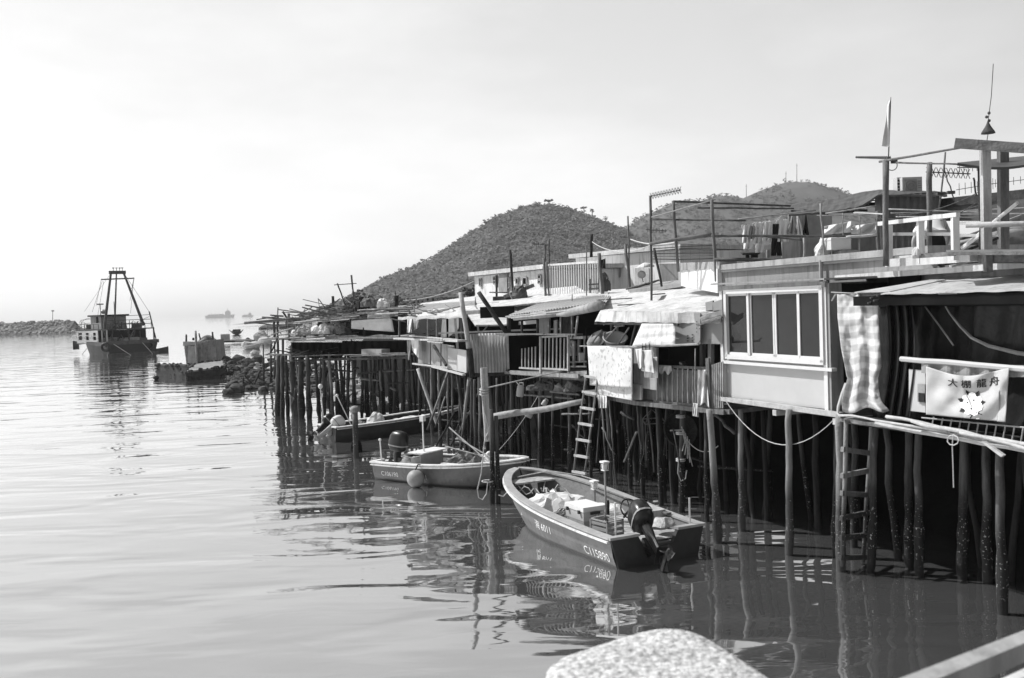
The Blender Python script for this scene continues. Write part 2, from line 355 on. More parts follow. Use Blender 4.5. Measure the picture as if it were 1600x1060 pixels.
# hills: silhouettes measured in the photograph, given a real distance and a rounded body
def interp(tab, x):
    if x <= tab[0][0]: return tab[0][1]
    for (a, b), (c, d) in zip(tab, tab[1:]):
        if x <= c: return b+(d-b)*(x-a)/(c-a)
    return tab[-1][1]
def hill(tab, Yr, Yf, Yb, name, mtl, label, rough, low, nx=90, ny=26):
    crest = [(P(px, py, Yr).x, P(px, py, Yr).z) for px, py in tab]
    def h(X, Y):
        base = max(0.0, interp(crest, X)-low)
        t = (Y-Yf)/(Yr-Yf) if Y <= Yr else (Yb-Y)/(Yb-Yr)
        t = max(0, min(1, t)); k = t**.95
        nn = noise.fractal(Vector((X*.012, Y*.012, 3)), 1.0, 2.0, 5)*rough*k*(1 if abs(Y-Yr) > 20 else .35)
        return 1+base*k+nn
    x0, x1 = crest[0][0], crest[-1][0]; vs = []
    for j in range(ny+1):
        Y = Yf+(Yb-Yf)*j/ny
        for i in range(nx+1): X = x0+(x1-x0)*i/nx; vs.append((X, Y, h(X, Y)))
    mb = MB(); K = nx+1; mb.add(vs, [(j*K+i, j*K+i+1, (j+1)*K+i+1, (j+1)*K+i) for j in range(ny) for i in range(nx)])
    o = build(mb, name, mtl, origin=(0, 0, 0), smooth=True); o['kind'] = 'structure'; o['label'] = label
    return h, (x0, x1, Yf, Yr)
m_hill = mat('wooded_slope', .07, .9, .25, (.03, .03, .03), .6, .4)
m_hill2 = mat('grassy_slope', .085, .9, .4, (.02, .02, .02), .6, .25)
T1 = [(495, 497), (530, 486), (550, 470), (575, 446), (600, 430), (640, 413), (668, 404), (690, 388), (720, 368), (745, 352), (770, 335), (800, 323), (825, 315), (850, 313), (875, 316), (905, 326), (940, 340), (975, 352), (1010, 375), (1060, 410), (1100, 440), (1140, 468)]
T2 = [(880, 470), (930, 400), (965, 360), (1000, 337), (1030, 322), (1060, 313), (1090, 312), (1115, 303), (1142, 302), (1160, 306), (1190, 292), (1225, 281), (1262, 281), (1290, 288), (1330, 301), (1380, 322), (1450, 350), (1560, 385), (1700, 415), (1900, 450)]
h1, b1 = hill(T1, 620, 430, 840, 'hill', m_hill, 'wooded conical hill behind the village', 2.4, 4.2)
h2, b2 = hill(T2, 880, 640, 1150, 'hill', m_hill2, 'grassy hill with shrub patches on the right', 3.5, 2.6)
def clump(mb, c, r, n=9):
    for k in range(n):
        d = Vector((R.gauss(0, 1), R.gauss(0, 1), abs(R.gauss(0, .8)))).normalized(); p = c+d*r*R.uniform(.55, 1.0)
        a = Vector((R.gauss(0, 1), R.gauss(0, 1), R.gauss(0, .6))).normalized()*r*R.uniform(.35, .75); b = a.cross(d).normalized()*r*R.uniform(.3, .65)
        mb.add([p-a, p+b, p+a*.9, p-b*.8], [(0, 1, 2, 3)])
def leafcards(mb, c, r):
    for k in range(8):
        p = c+Vector((R.gauss(0, .5)*r, R.gauss(0, .5)*r, R.uniform(-.3, .75)*r)); n_ = Vector((R.gauss(0, .45), R.gauss(-.55, .35), 1)).normalized()
        a = n_.cross(Vector((R.gauss(0, 1), R.gauss(0, 1), R.gauss(0, 1)))).normalized()*r*R.uniform(.3, .6); b = n_.cross(a).normalized()*r*R.uniform(.3, .55)
        mb.add([p-a, p+b*R.uniform(.7, 1), p+a, p-b], [(0, 1, 2, 3)])
def forest(h, box, n, r0, r1, name, label, mtl, dens=None, ymax=1.0):
    mb = MB(); x0, x1, Yf, Yr = box; c = 0; tries = 0
    while c < n and tries < n*8:
        tries += 1; X = R.uniform(x0, x1); Y = Yf+(Yr-Yf)*R.random()**.8*1.04*ymax; z = h(X, Y)
        if z < 3 or (dens and R.random() > dens(X, Y, z)): continue
        r = r0+(r1-r0)*R.random()**1.8; cc = Vector((X, Y, z+r*.15)); leafcards(mb, cc, r); c += 1
    o = build(mb, name, mtl, origin=(0, 0, 0)); tag(o, label, 'woodland', kind='stuff'); return o
forest(h1, b1, 9500, .9, 2.6, 'forest', 'dense dark subtropical woodland covering the left hill', m_leaf)
forest(h1, b1, 1600, .9, 2.0, 'forest', 'paler crowns scattered in the woodland of the left hill', m_leafl)
forest(h2, b2, 4200, 1.2, 3.2, 'shrubland', 'shrubs and trees in patches over the grassy right hill', m_leaf,
       lambda X, Y, z: (1.0 if X < P(1150, 300, 880).x else (.75 if noise.noise(Vector((X*.02, Y*.02, 0))) > -.02 else .16)))
# ridge trees one can tell apart
def ridge_tree(px, py, Y, hgt, wid, flat, label):
    wid *= .8; py += 6; hgt *= .62
    top = P(px, py, Y); base = Vector((top.x, Y, top.z-hgt)); t = thing('ridge_tree', label, 'tree', base, 'trees along the ridge')
    m = MB(); m.path([base-Vector((0, 0, 2)), base+Vector((.2, 0, hgt*.5)), base+Vector((.1, 0, hgt*.8))], [.35, .28, .2], 6)
    for k in range(3): m.path([base+Vector((.1, 0, hgt*.6)), base+Vector((wid*.35*(k-1), R.uniform(-1, 1), hgt*.82))], [.15, .08], 5)
    build(m, 'trunk', m_trunk, t)
    m = MB()
    for k in range(16): clump(m, base+Vector((R.uniform(-.5, .5)*wid, R.uniform(-.5, .5)*wid, hgt*(.86 if flat else .65)+R.uniform(-.5, .5)*hgt*(.3 if flat else .7))), wid*.15, 14)
    build(m, 'crown', m_leaf, t)
for a in ((857, 307, 640, 6, 6.5, 1, 'flat-topped tree on the summit of the wooded hill'), (912, 318, 640, 5, 5, 1, 'wide low tree just right of the wooded summit'),
          (946, 333, 635, 5, 3.5, 0, 'narrow tree on the right shoulder of the wooded hill'), (925, 321, 642, 4.5, 4, 0, 'bushy tree near the right shoulder of the wooded hill'),
          (812, 315, 638, 4, 3.5, 0, 'small round tree left of the wooded summit'), (770, 333, 630, 4.5, 3.5, 0, 'upright tree half way down the left ridge'),
          (735, 356, 630, 4, 3.5, 0, 'thin tree on the steep left ridge'), (693, 384, 625, 5, 4, 0, 'tree above the lower left ridge'),
          (662, 400, 622, 4.5, 5, 1, 'spreading tree low on the left ridge'), (626, 414, 620, 4, 4, 0, 'round tree near the foot of the left ridge')):
    ridge_tree(*a)
for px, py, b_, lab in ((1166, 288, 308, 'short radio mast on the saddle of the right hill'), (1228, 268, 284, 'thin radio mast left of the right hilltop'), (1245, 256, 283, 'tallest radio mast on the right hilltop')):
    m = MB(); p = P(px, b_, 880); q = P(px, py, 880); m.path([p-Vector((0, 0, 4)), q], [.35, .2], 5); m.beam(q-Vector((.9, 0, 2)), q+Vector((.9, 0, -2)), .2, .2)
    solo(m, 'radio_mast', m_rust, lab, 'mast', 'radio masts on the hill')
# low wooded coast left of the hill
def coast():
    mb = MB(); 
    for k in range(420):
        px = 448+110*R.random()**.8; Y = R.uniform(300, 380); t = (px-448)/110
        z = 1+R.random()*(1+t*4.0); q = P(px, 480, Y); clump(mb, Vector((q.x, Y, z)), R.uniform(.7, 1.7))
    return mb
tag(build(coast(), 'coastal_scrub', m_leaf, origin=(0, 0, 0)), 'low scrub along the shore left of the hill', 'scrub', kind='stuff')
m = MB()
for i in range(24):
    px = 430+i*6.5; q = P(px, 480, 345); m.ball((q.x, 345+R.uniform(-12, 12), -.4), (4, 9, 1.8), 10, 6, .2)
o = build(m, 'headland', m_hill, origin=(0, 0, 0)); o['kind'] = 'structure'; o['label'] = 'low headland at the foot of the wooded hill'

# rubble breakwater at the left horizon
t = thing('breakwater', 'long low rubble-stone breakwater on the left horizon', 'breakwater', P(40, 515, 420)*1.0)
t.location.z = 0
m = MB(); xa, xb = P(-260, 510, 420).x, P(132, 510, 420).x
for i in range(1500):
    X = R.uniform(xa, xb); e = min(1, (xb-X)/7); d = R.uniform(-1, 1); z = (1-abs(d))*5.6*e; r = R.uniform(.5, 1.1)
    m.ball((X, 420+d*8, z*.93+.1), (r, r, r*.7), 5, 4, .3)
build(m, 'rubble', mat('breakwater_stone', .26, .9, .5, (.6, .6, .6), .6, 3), t)
m = MB(); m.grid(lambda u, v: (xa+(xb-4-xa)*u, 420+(v-.5)*17, max(0, (1-abs(2*v-1)))*5.2-.1), 30, 6, .05); build(m, 'core', mat('breakwater_core', .10, .9, .4), t)
m = MB(); q = P(82, 498, 420); m.path([q-Vector((0, 0, 1)), P(82.5, 486, 420)], .12, 6); m.box(P(82.5, 486, 420), (1.0, .5, .5)); solo(m, 'beacon_pole', m_rust, 'thin lamp pole standing on the breakwater', 'lamp pole')

# far ships at the horizon
def ship(px0, px1, Y, hgt, label):
    a = P(px0, 493, Y); b = P(px1, 493, Y); Lx = b.x-a.x; t = thing('cargo_ship', label, 'ship', ((a.x+b.x)/2, Y, 0), 'ships on the horizon')
    z = hgt; m = MB()
    m.add([(a.x, Y, z), (b.x, Y, z*1.1), (b.x-Lx*.05, Y, -1), (a.x+Lx*.03, Y, -1), (a.x, Y+25, z), (b.x, Y+25, z*1.1), (b.x-Lx*.05, Y+25, -1), (a.x+Lx*.03, Y+25, -1)], [(0, 1, 2, 3), (4, 7, 6, 5), (0, 4, 5, 1), (1, 5, 6, 2), (0, 3, 7, 4)])
    build(m, 'hull', m_ship, t)
    m = MB(); m.box((a.x+Lx*.8, Y+10, z*1.7), (Lx*.14, 16, z*1.4)); m.box((a.x+Lx*.8, Y+10, z*2.5), (Lx*.08, 10, z*.5)); m.path([(a.x+Lx*.8, Y+10, z*2.6), (a.x+Lx*.8, Y+10, z*3.6)], .8, 5); build(m, 'deckhouse', m_ship, t)
    m = MB()
    for k in range(4): m.box((a.x+Lx*(.15+.14*k), Y+10, z*1.15), (Lx*.1, 18, z*.5)); m.path([(a.x+Lx*(.2+.14*k), Y+10, z), (a.x+Lx*(.2+.14*k), Y+10, z*2.0)], .6, 5)
    build(m, 'cargo_gear', m_ship, t)
ship(320, 363, 2600, 7, 'pale long cargo ship low on the horizon'); ship(378, 392, 2600, 4, 'small faint vessel right of the cargo ship on the horizon')
# ============================================================ BOATS
def lerp(a, b, t): return a+(b-a)*t
FL = .34
class Skiff:
    def __init__(s, stern, bow, L, W, zs, zb, blunt=.6, name='skiff', label='', hull=m_hull, gun=m_gun, ps=2.6):
        s.L, s.W, s.zs, s.zb, s.blunt, s.ps = L, W, zs, zb, blunt, ps
        a = atan2(bow[1]-stern[1], bow[0]-stern[0]); s.yaw = a
        s.t = thing(name, label, 'boat', (stern[0], stern[1], 0), None, (0, 0, a)); s.hm = hull
        s.M = Matrix.Translation((stern[0], stern[1], 0)) @ Matrix.Rotation(a, 4, 'Z')
        N = 26; ts = [i/N for i in range(N+1)]; ts = [1-(1-t)**1.5 if t > .6 else t for t in ts] if False else ts
        m = MB(); vs = []; K = 10
        for t in ts:
            w, z = s.wg(t), s.sheer(t); wc, zc = s.chine(t); zk = lerp(-.28, zc-.02, t**2.5); xl = s.xlow(t)
            xg = t*L; xi = min(xg, L-.16) if t > .5 else xg; fl = FL-.03+.3*max(0, t-.7)
            wi = max(.02, w-.10); wf = max(.015, min(wc-.03, wi-.06)); xm = (xg+xl)/2
            sec = [(xg, w, z), (xm, lerp(wc, w, .62)+.015, lerp(zc, z, .5)), (xl, wc, zc), (xl, 0, zk), (xl, -wc, zc), (xm, -lerp(wc, w, .62)-.015, lerp(zc, z, .5)), (xg, -w, z),
                   (xi, -wi, z), (min(xl, xi), -wf, fl), (min(xl, xi), wf, fl), (xi, wi, z)]
            K = len(sec); vs += sec
        fs = [(i*K+k, (i+1)*K+k, (i+1)*K+(k+1) % K, i*K+(k+1) % K) for i in range(N) for k in range(K)]
        e = N*K; fs += [(e, e+1, e+9, e+10), (e+1, e+2, e+8 if False else e+9), (e+2, e+3, e+4, e+8, e+9), (e+4, e+5, e+8), (e+5, e+6, e+7, e+8)]
        m.add(vs, fs); build(m, 'hull', hull, s.t, local=True)
        # transom with a notch for the motor
        w0 = s.wg(0); wc, zc = s.chine(0); n = .34; dz = .22
        m = MB(); pl = [(0, w0, zs), (0, wc, zc), (0, 0, -.28), (0, -wc, zc), (0, -w0, zs), (0, -n-.12, zs), (0, -n, zs-dz), (0, n, zs-dz), (0, n+.12, zs)]
        m.slab([(-.035, y, z) for x, y, z in pl], .09, (1, 0, 0)); build(m, 'transom', hull if hull is m_hulld else m_hulld, s.t, local=True)
        # gunwale cap
        def rim(side, o0, o1, za, zb_, name, mm, ex=0):
            m = MB(); vs = []; T = [i/60 for i in range(61)]
            for t in T:
                w, z = s.wg(t), s.sheer(t); x = t*L; k = min(1, max(0, (t-.8)/.2))
                for o, zz in ((o0, za), (o1, za), (o1, zb_), (o0, zb_)):
                    vs.append((x+(-o)*k*.9 if o > 0 else x-o*k*.9, side*max(0, (w-o)), z+zz))
            m.add(vs, [(i*4+k, i*4+4+k, i*4+4+(k+1) % 4, i*4+(k+1) % 4) for i in range(60) for k in range(4)]+[(0, 1, 2, 3), (243, 242, 241, 240)])
            return m
        for sd in (1, -1): build(rim(sd, -.05, .13, .005, .045, 'gunwale', gun), 'gunwale', gun, s.t, local=True)
        for sd in (1, -1): build(rim(sd, -.075, -.01, -.055, -.02, 'rub_rail', m_gunL), 'rub_rail', m_gunL, s.t, local=True)
        m = MB(); m.beam((-.0, -w0-.04, zs+.03), (0, -n-.1, zs+.03), .14, .05); m.beam((-.0, w0+.04, zs+.03), (0, n+.1, zs+.03), .14, .05); build(m, 'stern_cap', gun, s.t, local=True)
        # floor boards
        m = MB(); x = .35
        while x < L*.86:
            wf = s.chine(x/L)[0]-.06; m.box((x, 0, FL+.3*max(0, x/L-.7)), (.16, 2*wf, .02)); x += .175
        build(m, 'floor_boards', m_inner, s.t, local=True)
    def wg(s, t):
        k = .93+.07*min(1, t/.4) if t < .4 else 1.0
        u = max(0, (t-.42)/.58); return s.W/2*k*max(0, 1-u**s.ps)**s.blunt
    def sheer(s, t): return lerp(s.zs, s.zb, max(0, t)**1.9)
    def chine(s, t):
        u = max(0, (t-.45)/.55); return s.wg(t)*lerp(.84, .62, u), -.10+.55*u**2.2*s.zb
    def xlow(s, t): return t*s.L-max(0, t-.5)*1.0*t
    def rib(s, x, name='bench', mm=None, w=.24, z=None, th=.04):
        t = x/s.L; wi = s.wg(t)-.12; z = z or s.sheer(t)-.14; m = MB(); m.box((x, 0, z), (w, 2*wi, th)); build(m, name, mm or m_gun, s.t, local=True)
    def text(s, txt, side, x0, size, zf, label=None):
        vs, fs = text_mesh(txt, size); m = MB(); out = []
        for v in vs:
            x = x0-v.x if side > 0 else x0+v.x; t = x/s.L; w, z = s.wg(t), s.sheer(t); wc, zc = s.chine(t)
            f = zf+v.y/(z-zc); y = lerp(wc, lerp(wc, w, .62)+.015, f*2) if f < .5 else lerp(lerp(wc, w, .62)+.015, w, (f-.5)*2)
            out.append((x, side*(y+.012), lerp(zc, z, f)))
        m.add(out, fs); build(m, 'lettering', m_letter, s.t, local=True)
    def w(s, x, y, z): return s.M @ Vector((x, y, z))

def outboard(sk, y, tilt, scale=1.0, steer=0, cowl=m_black, leg=m_black, z=None, label=None):
    X = Matrix.Translation((-.06, y, (z if z is not None else sk.zs-.2))) @ Matrix.Rotation(steer, 4, 'Z') @ Matrix.Rotation(-tilt, 4, 'Y').inverted() @ Matrix.Scale(scale, 4)
    m = MB(X)   # leg: bracket, midsection, gearcase, skeg
    prof = [(.34, .09, .12), (.10, .085, .11), (-.10, .055, .10), (-.45, .04, .085), (-.52, .04, .10)]
    vs = []
    for z_, wy, wx in prof:
        for k in range(10): a = 2*pi*k/10; vs.append((-.16+cos(a)*wx, sin(a)*wy, z_))
    m.add(vs, [(i*10+k, i*10+(k+1) % 10, i*10+10+(k+1) % 10, i*10+10+k) for i in range(4) for k in range(10)])
    m.slab([(-.42, -.12, -.44), (-.02, -.10, -.44), (-.02, .10, -.44), (-.42, .12, -.44)], .015)
    m.path([(.0, 0, -.60), (-.06, 0, -.60), (-.3, 0, -.60), (-.40, 0, -.60)], [.02, .06, .06, .045], 8)
    m.slab([(-.05, -.012, -.52), (-.05, -.012, -.64), (-.20, -.012, -.80), (-.30, -.012, -.64), (-.28, -.012, -.5)], .024, (0, 1, 0))
    m.box((.02, 0, .0), (.14, .20, .28)); m.box((.06, .08, -.12), (.05, .05, .2)); m.box((.06, -.08, -.12), (.05, .05, .2))
    o = build(m, 'outboard_motor', leg, sk.t, local=True, smooth=False, label=label)
    m = MB(X); prof = [(.30, .13, .20, 0), (.36, .17, .26, 0), (.52, .185, .29, .0), (.70, .17, .27, .02), (.80, .13, .21, .03), (.84, .06, .10, .03)]; vs = []
    for z_, wy, wx, ox in prof:
        for k in range(16):
            a = 2*pi*k/16; c, s_ = cos(a), sin(a); vs.append((-.14+ox+math.copysign(abs(c)**.7, c)*wx, math.copysign(abs(s_)**.7, s_)*wy, z_))
    m.add(vs, [(i*16+k, i*16+(k+1) % 16, i*16+16+(k+1) % 16, i*16+16+k) for i in range(5) for k in range(16)]+[tuple(80+k for k in range(16)), tuple(15-k for k in range(16))])
    c = build(m, 'cowling', cowl, o, local=True, smooth=True)
    m = MB(X)
    vs = []
    for z_, wy, wx in ((.44, .186, .29), (.475, .19, .294)):
        for k in range(16): a = 2*pi*k/16; cc, s_ = cos(a), sin(a); vs.append((-.14+math.copysign(abs(cc)**.7, cc)*wx*1.01, math.copysign(abs(s_)**.7, s_)*wy*1.01, z_))
    m.add(vs, [(k, (k+1) % 16, 16+(k+1) % 16, 16+k) for k in range(16)]); build(m, 'cowling_band', m_grey, o, local=True)
    m = MB(X); m.path([(-.38, 0, -.60), (-.52, 0, -.60)], [.045, .02], 8)
    for k in range(3):
        a = 2*pi*k/3+.4; d = Vector((0, cos(a), sin(a))); e = Vector((0, -sin(a), cos(a))); c0 = Vector((-.45, 0, -.60)); tw = Vector((.06, 0, 0))
        m.slab([c0+d*.03-e*.03-tw, c0+d*.10-e*.07-tw, c0+d*.14-tw*.2, c0+d*.12+e*.05+tw, c0+d*.03+e*.03+tw], .012, (1, 0, 0))
    build(m, 'propeller', m_rust, o, local=True)
    return o, X

# ---- near skiff
B1 = Skiff((2.66, 18.28), (0.02, 23.55), 5.9, 2.30, .56, .98, blunt=.62, label='open grey motor skiff nearest the camera, carrying a white cooler and a pile of nets', ps=2.3)
B1.text('C115890', 1, 1.02, .24, .30); B1.text('\u6d77 6011', 1, 2.95, .22, .45)
outboard(B1, .22, radians(58), 1.12, radians(-12), label='large black outboard tilted out of the water')
def thwart_box():
    m = MB(); m.box((1.35, -.72, .50), (.55, .5, .4)); build(m, 'console', m_inner, B1.t, local=True)
    M = Matrix.Rotation(radians(-58), 3, 'Y'); m = MB(); m.ring((1.45, -.35, .72), .22, .018, M, 24, 6)
    for k in range(3): a = 2*pi*k/3; m.path([Vector((1.45, -.35, .72)), Vector((1.45, -.35, .72))+M @ Vector((cos(a)*.21, sin(a)*.21, 0))], .012, 5)
    m.path([(1.45, -.35, .72), (1.7, -.35, .5)], .025, 6); build(m, 'steering_wheel', m_black, B1.t, local=True)
    m = MB(); m.path([(1.2, -.55, .6), (1.18, -.55, .9)], .02, 6); m.box((1.17, -.55, .92), (.08, .05, .05)); build(m, 'throttle_lever', m_black, B1.t, local=True)
    m = MB(); m.box((.55, -.75, .33), (.5, .6, .05)); m.box((.3, .62, .34), (.34, .55, .05)); build(m, 'stern_bench', m_gun, B1.t, local=True)
thwart_box()
B1.rib(5.2, w=.5, z=.80, name='foredeck', mm=m_inner)
for x, h_, y in ((2.35, .85, -.05), (1.75, 1.35, .05)):
    m = MB(); m.path([(x, y, .2), (x, y, .2+h_)], .022, 6); o = build(m, 'lamp_post', m_grey, B1.t, local=True)
    m = MB(); m.lathe([(.055, 0), (.065, .10), (.065, .11)], (x, y, .2+h_), 10); m.box((x, y, .2+h_+.15), (.17, .14, .035)); m.box((x, y, .2+h_-.02), (.13, .11, .02))
    for k in range(4): m.path([(x+.06*(-1)**k, y+.05*(-1)**(k//2), .2+h_), (x+.06*(-1)**k, y+.05*(-1)**(k//2), .34+h_)], .008, 4)
    build(m, 'lantern', m_gunL, o, local=True)
for x, y, h_ in ((.25, .78, .95), (.1, -.85, .62)):
    m = MB(); m.path([(x, y, .25 if y > 0 else .5), (x-.03, y+.02, .25+h_ if y > 0 else .5+h_)], .018, 6); build(m, 'stern_stick', m_gunL, B1.t, local=True)
m = MB(); m.path([(1.95, -.1, .2), (1.93, -.12, .85)], .025, 6); m.path([(2.02, -.16, .2), (2.0, -.18, .78)], .02, 6); build(m, 'post_pair', m_woodd, B1.t, local=True)
# ladder hook and mooring line at the far gunwale
# cooler box
def cooler(c, yaw, sx, sy, h_, label):
    t = thing('cooler_box', label, 'cooler', c, None, (0, 0, yaw))
    m = MB()
    a = [(-sx/2+.03, -sy/2+.03), (sx/2-.03, -sy/2+.03), (sx/2-.03, sy/2-.03), (-sx/2+.03, sy/2-.03)]
    def frus(z0, z1, k0, k1): m.add([(x*k0, y*k0, z0) for x, y in a]+[(x*k1, y*k1, z1) for x, y in a], [(3, 2, 1, 0), (4, 5, 6, 7)]+[(i, (i+1) % 4, (i+1) % 4+4, i+4) for i in range(4)])
    frus(0, h_*.45, .90, .96); build(m, 'lower_shell', m_clothg, t, local=True)
    m = MB(); frus(h_*.455, h_*.82, .98, 1.02); build(m, 'upper_shell', m_panel, t, local=True)
    m = MB(); frus(h_*.825, h_, 1.07, 1.04); o = build(m, 'lid', m_cloth, t, local=True)
    m = MB()
    for s_ in (-1, 1): m.box((s_*(sx/2+.02), 0, h_*.76), (.03, .22, .05)); m.box((s_*sx*.3, -sy/2-.005, h_*.8), (.06, .03, .07)); m.box((s_*sx*.3, sy/2+.005, h_*.8), (.06, .03, .07))
    build(m, 'handle', m_black, t, local=True)
    m = MB(); m.box((-sx*.505, -.12, h_*.62), (.012, .16, .15)); build(m, 'sticker', m_cloth, t, local=True)
    m = MB(); m.box((-sx*.505-.008, -.12, h_*.62), (.012, .11, .10)); build(m, 'sticker_centre', m_clothg, t, local=True)
cooler(B1.w(1.85, .50, FL+.012), B1.yaw, .78, .56, .52, 'white-lidded cooler box standing in the nearest skiff')
def crate(c, yaw, sx, sy, h_, mm, label, cat='crate', slats=3):
    t = thing('plastic_crate', label, cat, c, None, (0, 0, yaw)); m = MB()
    m.box((0, 0, .015), (sx, sy, .03))
    for k in range(slats):
        z = .03+(h_-.03)*(k+.5)/slats; d = (h_-.03)/slats*.6
        for s_ in (-1, 1): m.box((0, s_*sy/2, z), (sx, .015, d)); m.box((s_*sx/2, 0, z), (.015, sy, d))
    for a in (-1, 1):
        for b in (-1, 1): m.box((a*sx/2, b*sy/2, h_/2), (.035, .035, h_))
    build(m, 'basket', mm, t, local=True)
    m = MB()
    for s_ in (-1, 1): m.box((0, s_*sy/2, h_+.012), (sx+.04, .04, .02)); m.box((s_*sx/2, 0, h_+.012), (.04, sy+.04, .02))
    build(m, 'rim', mm, t, local=True); return t
crate(B1.w(1.02, .50, FL+.012), B1.yaw+.15, .50, .40, .34, m_grey, 'grey slatted plastic crate between the cooler and the outboard motor')
def heap(c, rx, ry, h_, mm, name, label, cat, seed=1, jag=.35, yaw=0):
    r_ = random.Random(seed); off = Vector((seed*3.1, seed*1.7, 0)); m = MB(); C_ = Vector(c)
    n, k = 26, 8; vs = []
    for j in range(k+1):
        f = j/k
        for i in range(n):
            a = 2*pi*i/n; rr = cos(f*pi/2)**.8*(1+.35*noise.noise(Vector((cos(a)*1.5, sin(a)*1.5, f))+off)); z = h_*sin(f*pi/2)
            q = Vector((cos(a+yaw)*rr*rx*cos(0), sin(a+yaw)*rr*ry, z)); q += noise.noise_vector(q*6+off)*jag*h_*.4*(.3+f)
            q.z = max(0, q.z); vs.append(C_+q)
    m.add(vs, [(j*n+i, j*n+(i+1) % n, (j+1)*n+(i+1) % n, (j+1)*n+i) for j in range(k) for i in range(n)]); return m
def heap_solo(c, rx, ry, h_, mm, name, label, cat, seed=1, jag=.35): return solo(heap(c, rx, ry, h_, mm, name, label, cat, seed, jag), name, mm, label, cat, origin=c)
heap_solo(B1.w(3.75, .18, FL), .75, .62, .40, m_cloth, 'net_sack', 'big crumpled white sack of net lying forward of the cooler', 'sack', 3, .8)
heap_solo(B1.w(3.05, -.45, FL), .75, .42, .20, m_tarpL, 'crumpled_sheet', 'flat crumpled pale sheet spread beside the white net sack', 'sheet', 5, .7)
heap_solo(B1.w(2.78, .48, FL), .42, .34, .24, m_net, 'dark_net', 'dark folded fishing net just forward of the cooler', 'net', 6, .9)
m = MB(); r_ = random.Random(4)
for k in range(9):
    a = r_.uniform(0, 6); c = B1.w(4.75+r_.uniform(-.5, .3), r_.uniform(-.5, .5), .66); m.path([c+Vector((cos(a)*t*.5-.2, sin(a)*t*.35, .1*sin(t*5+k))) for t in (0, .25, .5, .75, 1)], .014, 5)
solo(m, 'rope_tangle', m_rope, 'tangle of pale rope lying in the bow of the nearest skiff', 'rope')
m = MB(); q = B1.w(2.72, .48, .56); 
for k in range(5): m.slab([q+Vector((-.16+k*.08, -.1, .02)), q+Vector((-.12+k*.08, -.1, .05)), q+Vector((-.05+k*.08, .12, .06)), q+Vector((-.10+k*.08, .12, .02))], .01)
solo(m, 'striped_rag', m_cloth, 'striped light rag folded on the dark net', 'rag')

t = thing('bucket', 'small dark bucket standing near the bow of the nearest skiff', 'bucket', B1.w(4.35, -.35, FL+.02)); m = MB(); m.lathe([(.11, 0), (.15, .24), (.16, .25), (.14, .24), (.10, .03)], B1.w(4.35, -.35, FL+.02), 14); build(m, 'pail', m_black, t, smooth=True)
m = MB(); c = B1.w(4.35, -.35, FL+.26); m.path([c+Vector((cos(a)*.15, sin(a)*.15, .10*sin(a))) for a in (0, .5, 1.0, 1.57, 2.1, 2.6, 3.14)], .008, 4); build(m, 'bail', m_grey, t)
m = MB(); m.pole(B1.w(1.2, -.92, .66), B1.w(3.9, -.85, .80), .022, .02, 7, .005); m.box(B1.w(1.05, -.93, .65), (.30, .12, .03), B1.yaw); solo(m, 'oar', m_pole, 'worn oar lying along the far gunwale of the nearest skiff', 'oar')
heap_solo(B1.w(.55, -.55, .52), .26, .2, .16, m_rope, 'rope_coil', 'coil of pale rope by the stern bench of the nearest skiff', 'rope', 18, 1.2)
heap_solo(B1.w(2.3, .05, FL), .22, .16, .14, m_clothg, 'grey_rag', 'grey rag on the floor beside the cooler of the nearest skiff', 'rag', 19, 1.2)
m = MB(); q = [B1.w(5.6, -.3, .92), B1.w(5.3, -.9, .95), B1.w(4.8, -1.3, .8)]; m.path([B1.w(5.5, .2, .86), B1.w(5.2, -.5, .98), B1.w(4.7, -1.12, .86), B1.w(4.2, -1.3, .78)], .016, 6); solo(m, 'bow_line', m_rope, 'loose mooring line trailing over the bow of the nearest skiff', 'rope')
# ---- middle skiff with round buoy
B2 = Skiff((-3.72, 29.05), (.35, 26.05), 4.95, 2.0, .50, .80, blunt=.70, label='grey skiff with a round buoy on its side, moored between the other two boats', gun=m_gunL, ps=2.6)
B2.text('C106190', -1, .34, .19, .42); B2.text('E 6011', -1, 1.66, .19, .42)
outboard(B2, .40, radians(6), 1.15, 0, label='black outboard with a pale curved stripe')
m = MB(); m.box((1.62, -.1, .52), (.04, 1.0, .6)); m.box((1.42, -.1, .44), (.36, .95, .5)); build(m, 'console', m_grey, B2.t, local=True)
m = MB(); m.box((1.5, -.1, .84), (.56, 1.16, .035)); build(m, 'console_top', m_gunL, B2.t, local=True)
for x in (1.0, 2.45, 3.15, 3.9): B2.rib(x, w=.22, mm=m_gunL)
m = MB(); m.path([(1.55, -.35, .3), (1.55, -.35, 1.75)], .022, 6); o = build(m, 'lamp_post', m_gunL, B2.t, local=True)
m = MB(); m.box((1.55, -.35, 1.82), (.14, .12, .16)); build(m, 'lantern', m_gunL, o, local=True)
m = MB(); m.path([(.18, -.7, .5), (.16, -.72, 1.15)], .02, 6); m.ball((.16, -.72, 1.17), .045, 8, 6); build(m, 'stern_stick', m_gunL, B2.t, local=True)
def fn(tt): 
    X = B2.w(2.0, -1.14, .05); return X
t = thing('round_buoy', 'round grey buoy hanging against the side of the middle skiff', 'buoy', B2.w(2.0, -1.24, .24))
m = MB(); m.ball(B2.w(2.0, -1.24, .24), .25, 20, 14); build(m, 'float', m_grey, t, smooth=True)
m = MB(); m.path([B2.w(2.0, -1.24, .48), B2.w(2.0, -1.12, .62), B2.w(1.98, -.95, .58)], .02, 6); build(m, 'lanyard', m_roped, t)
m = MB()
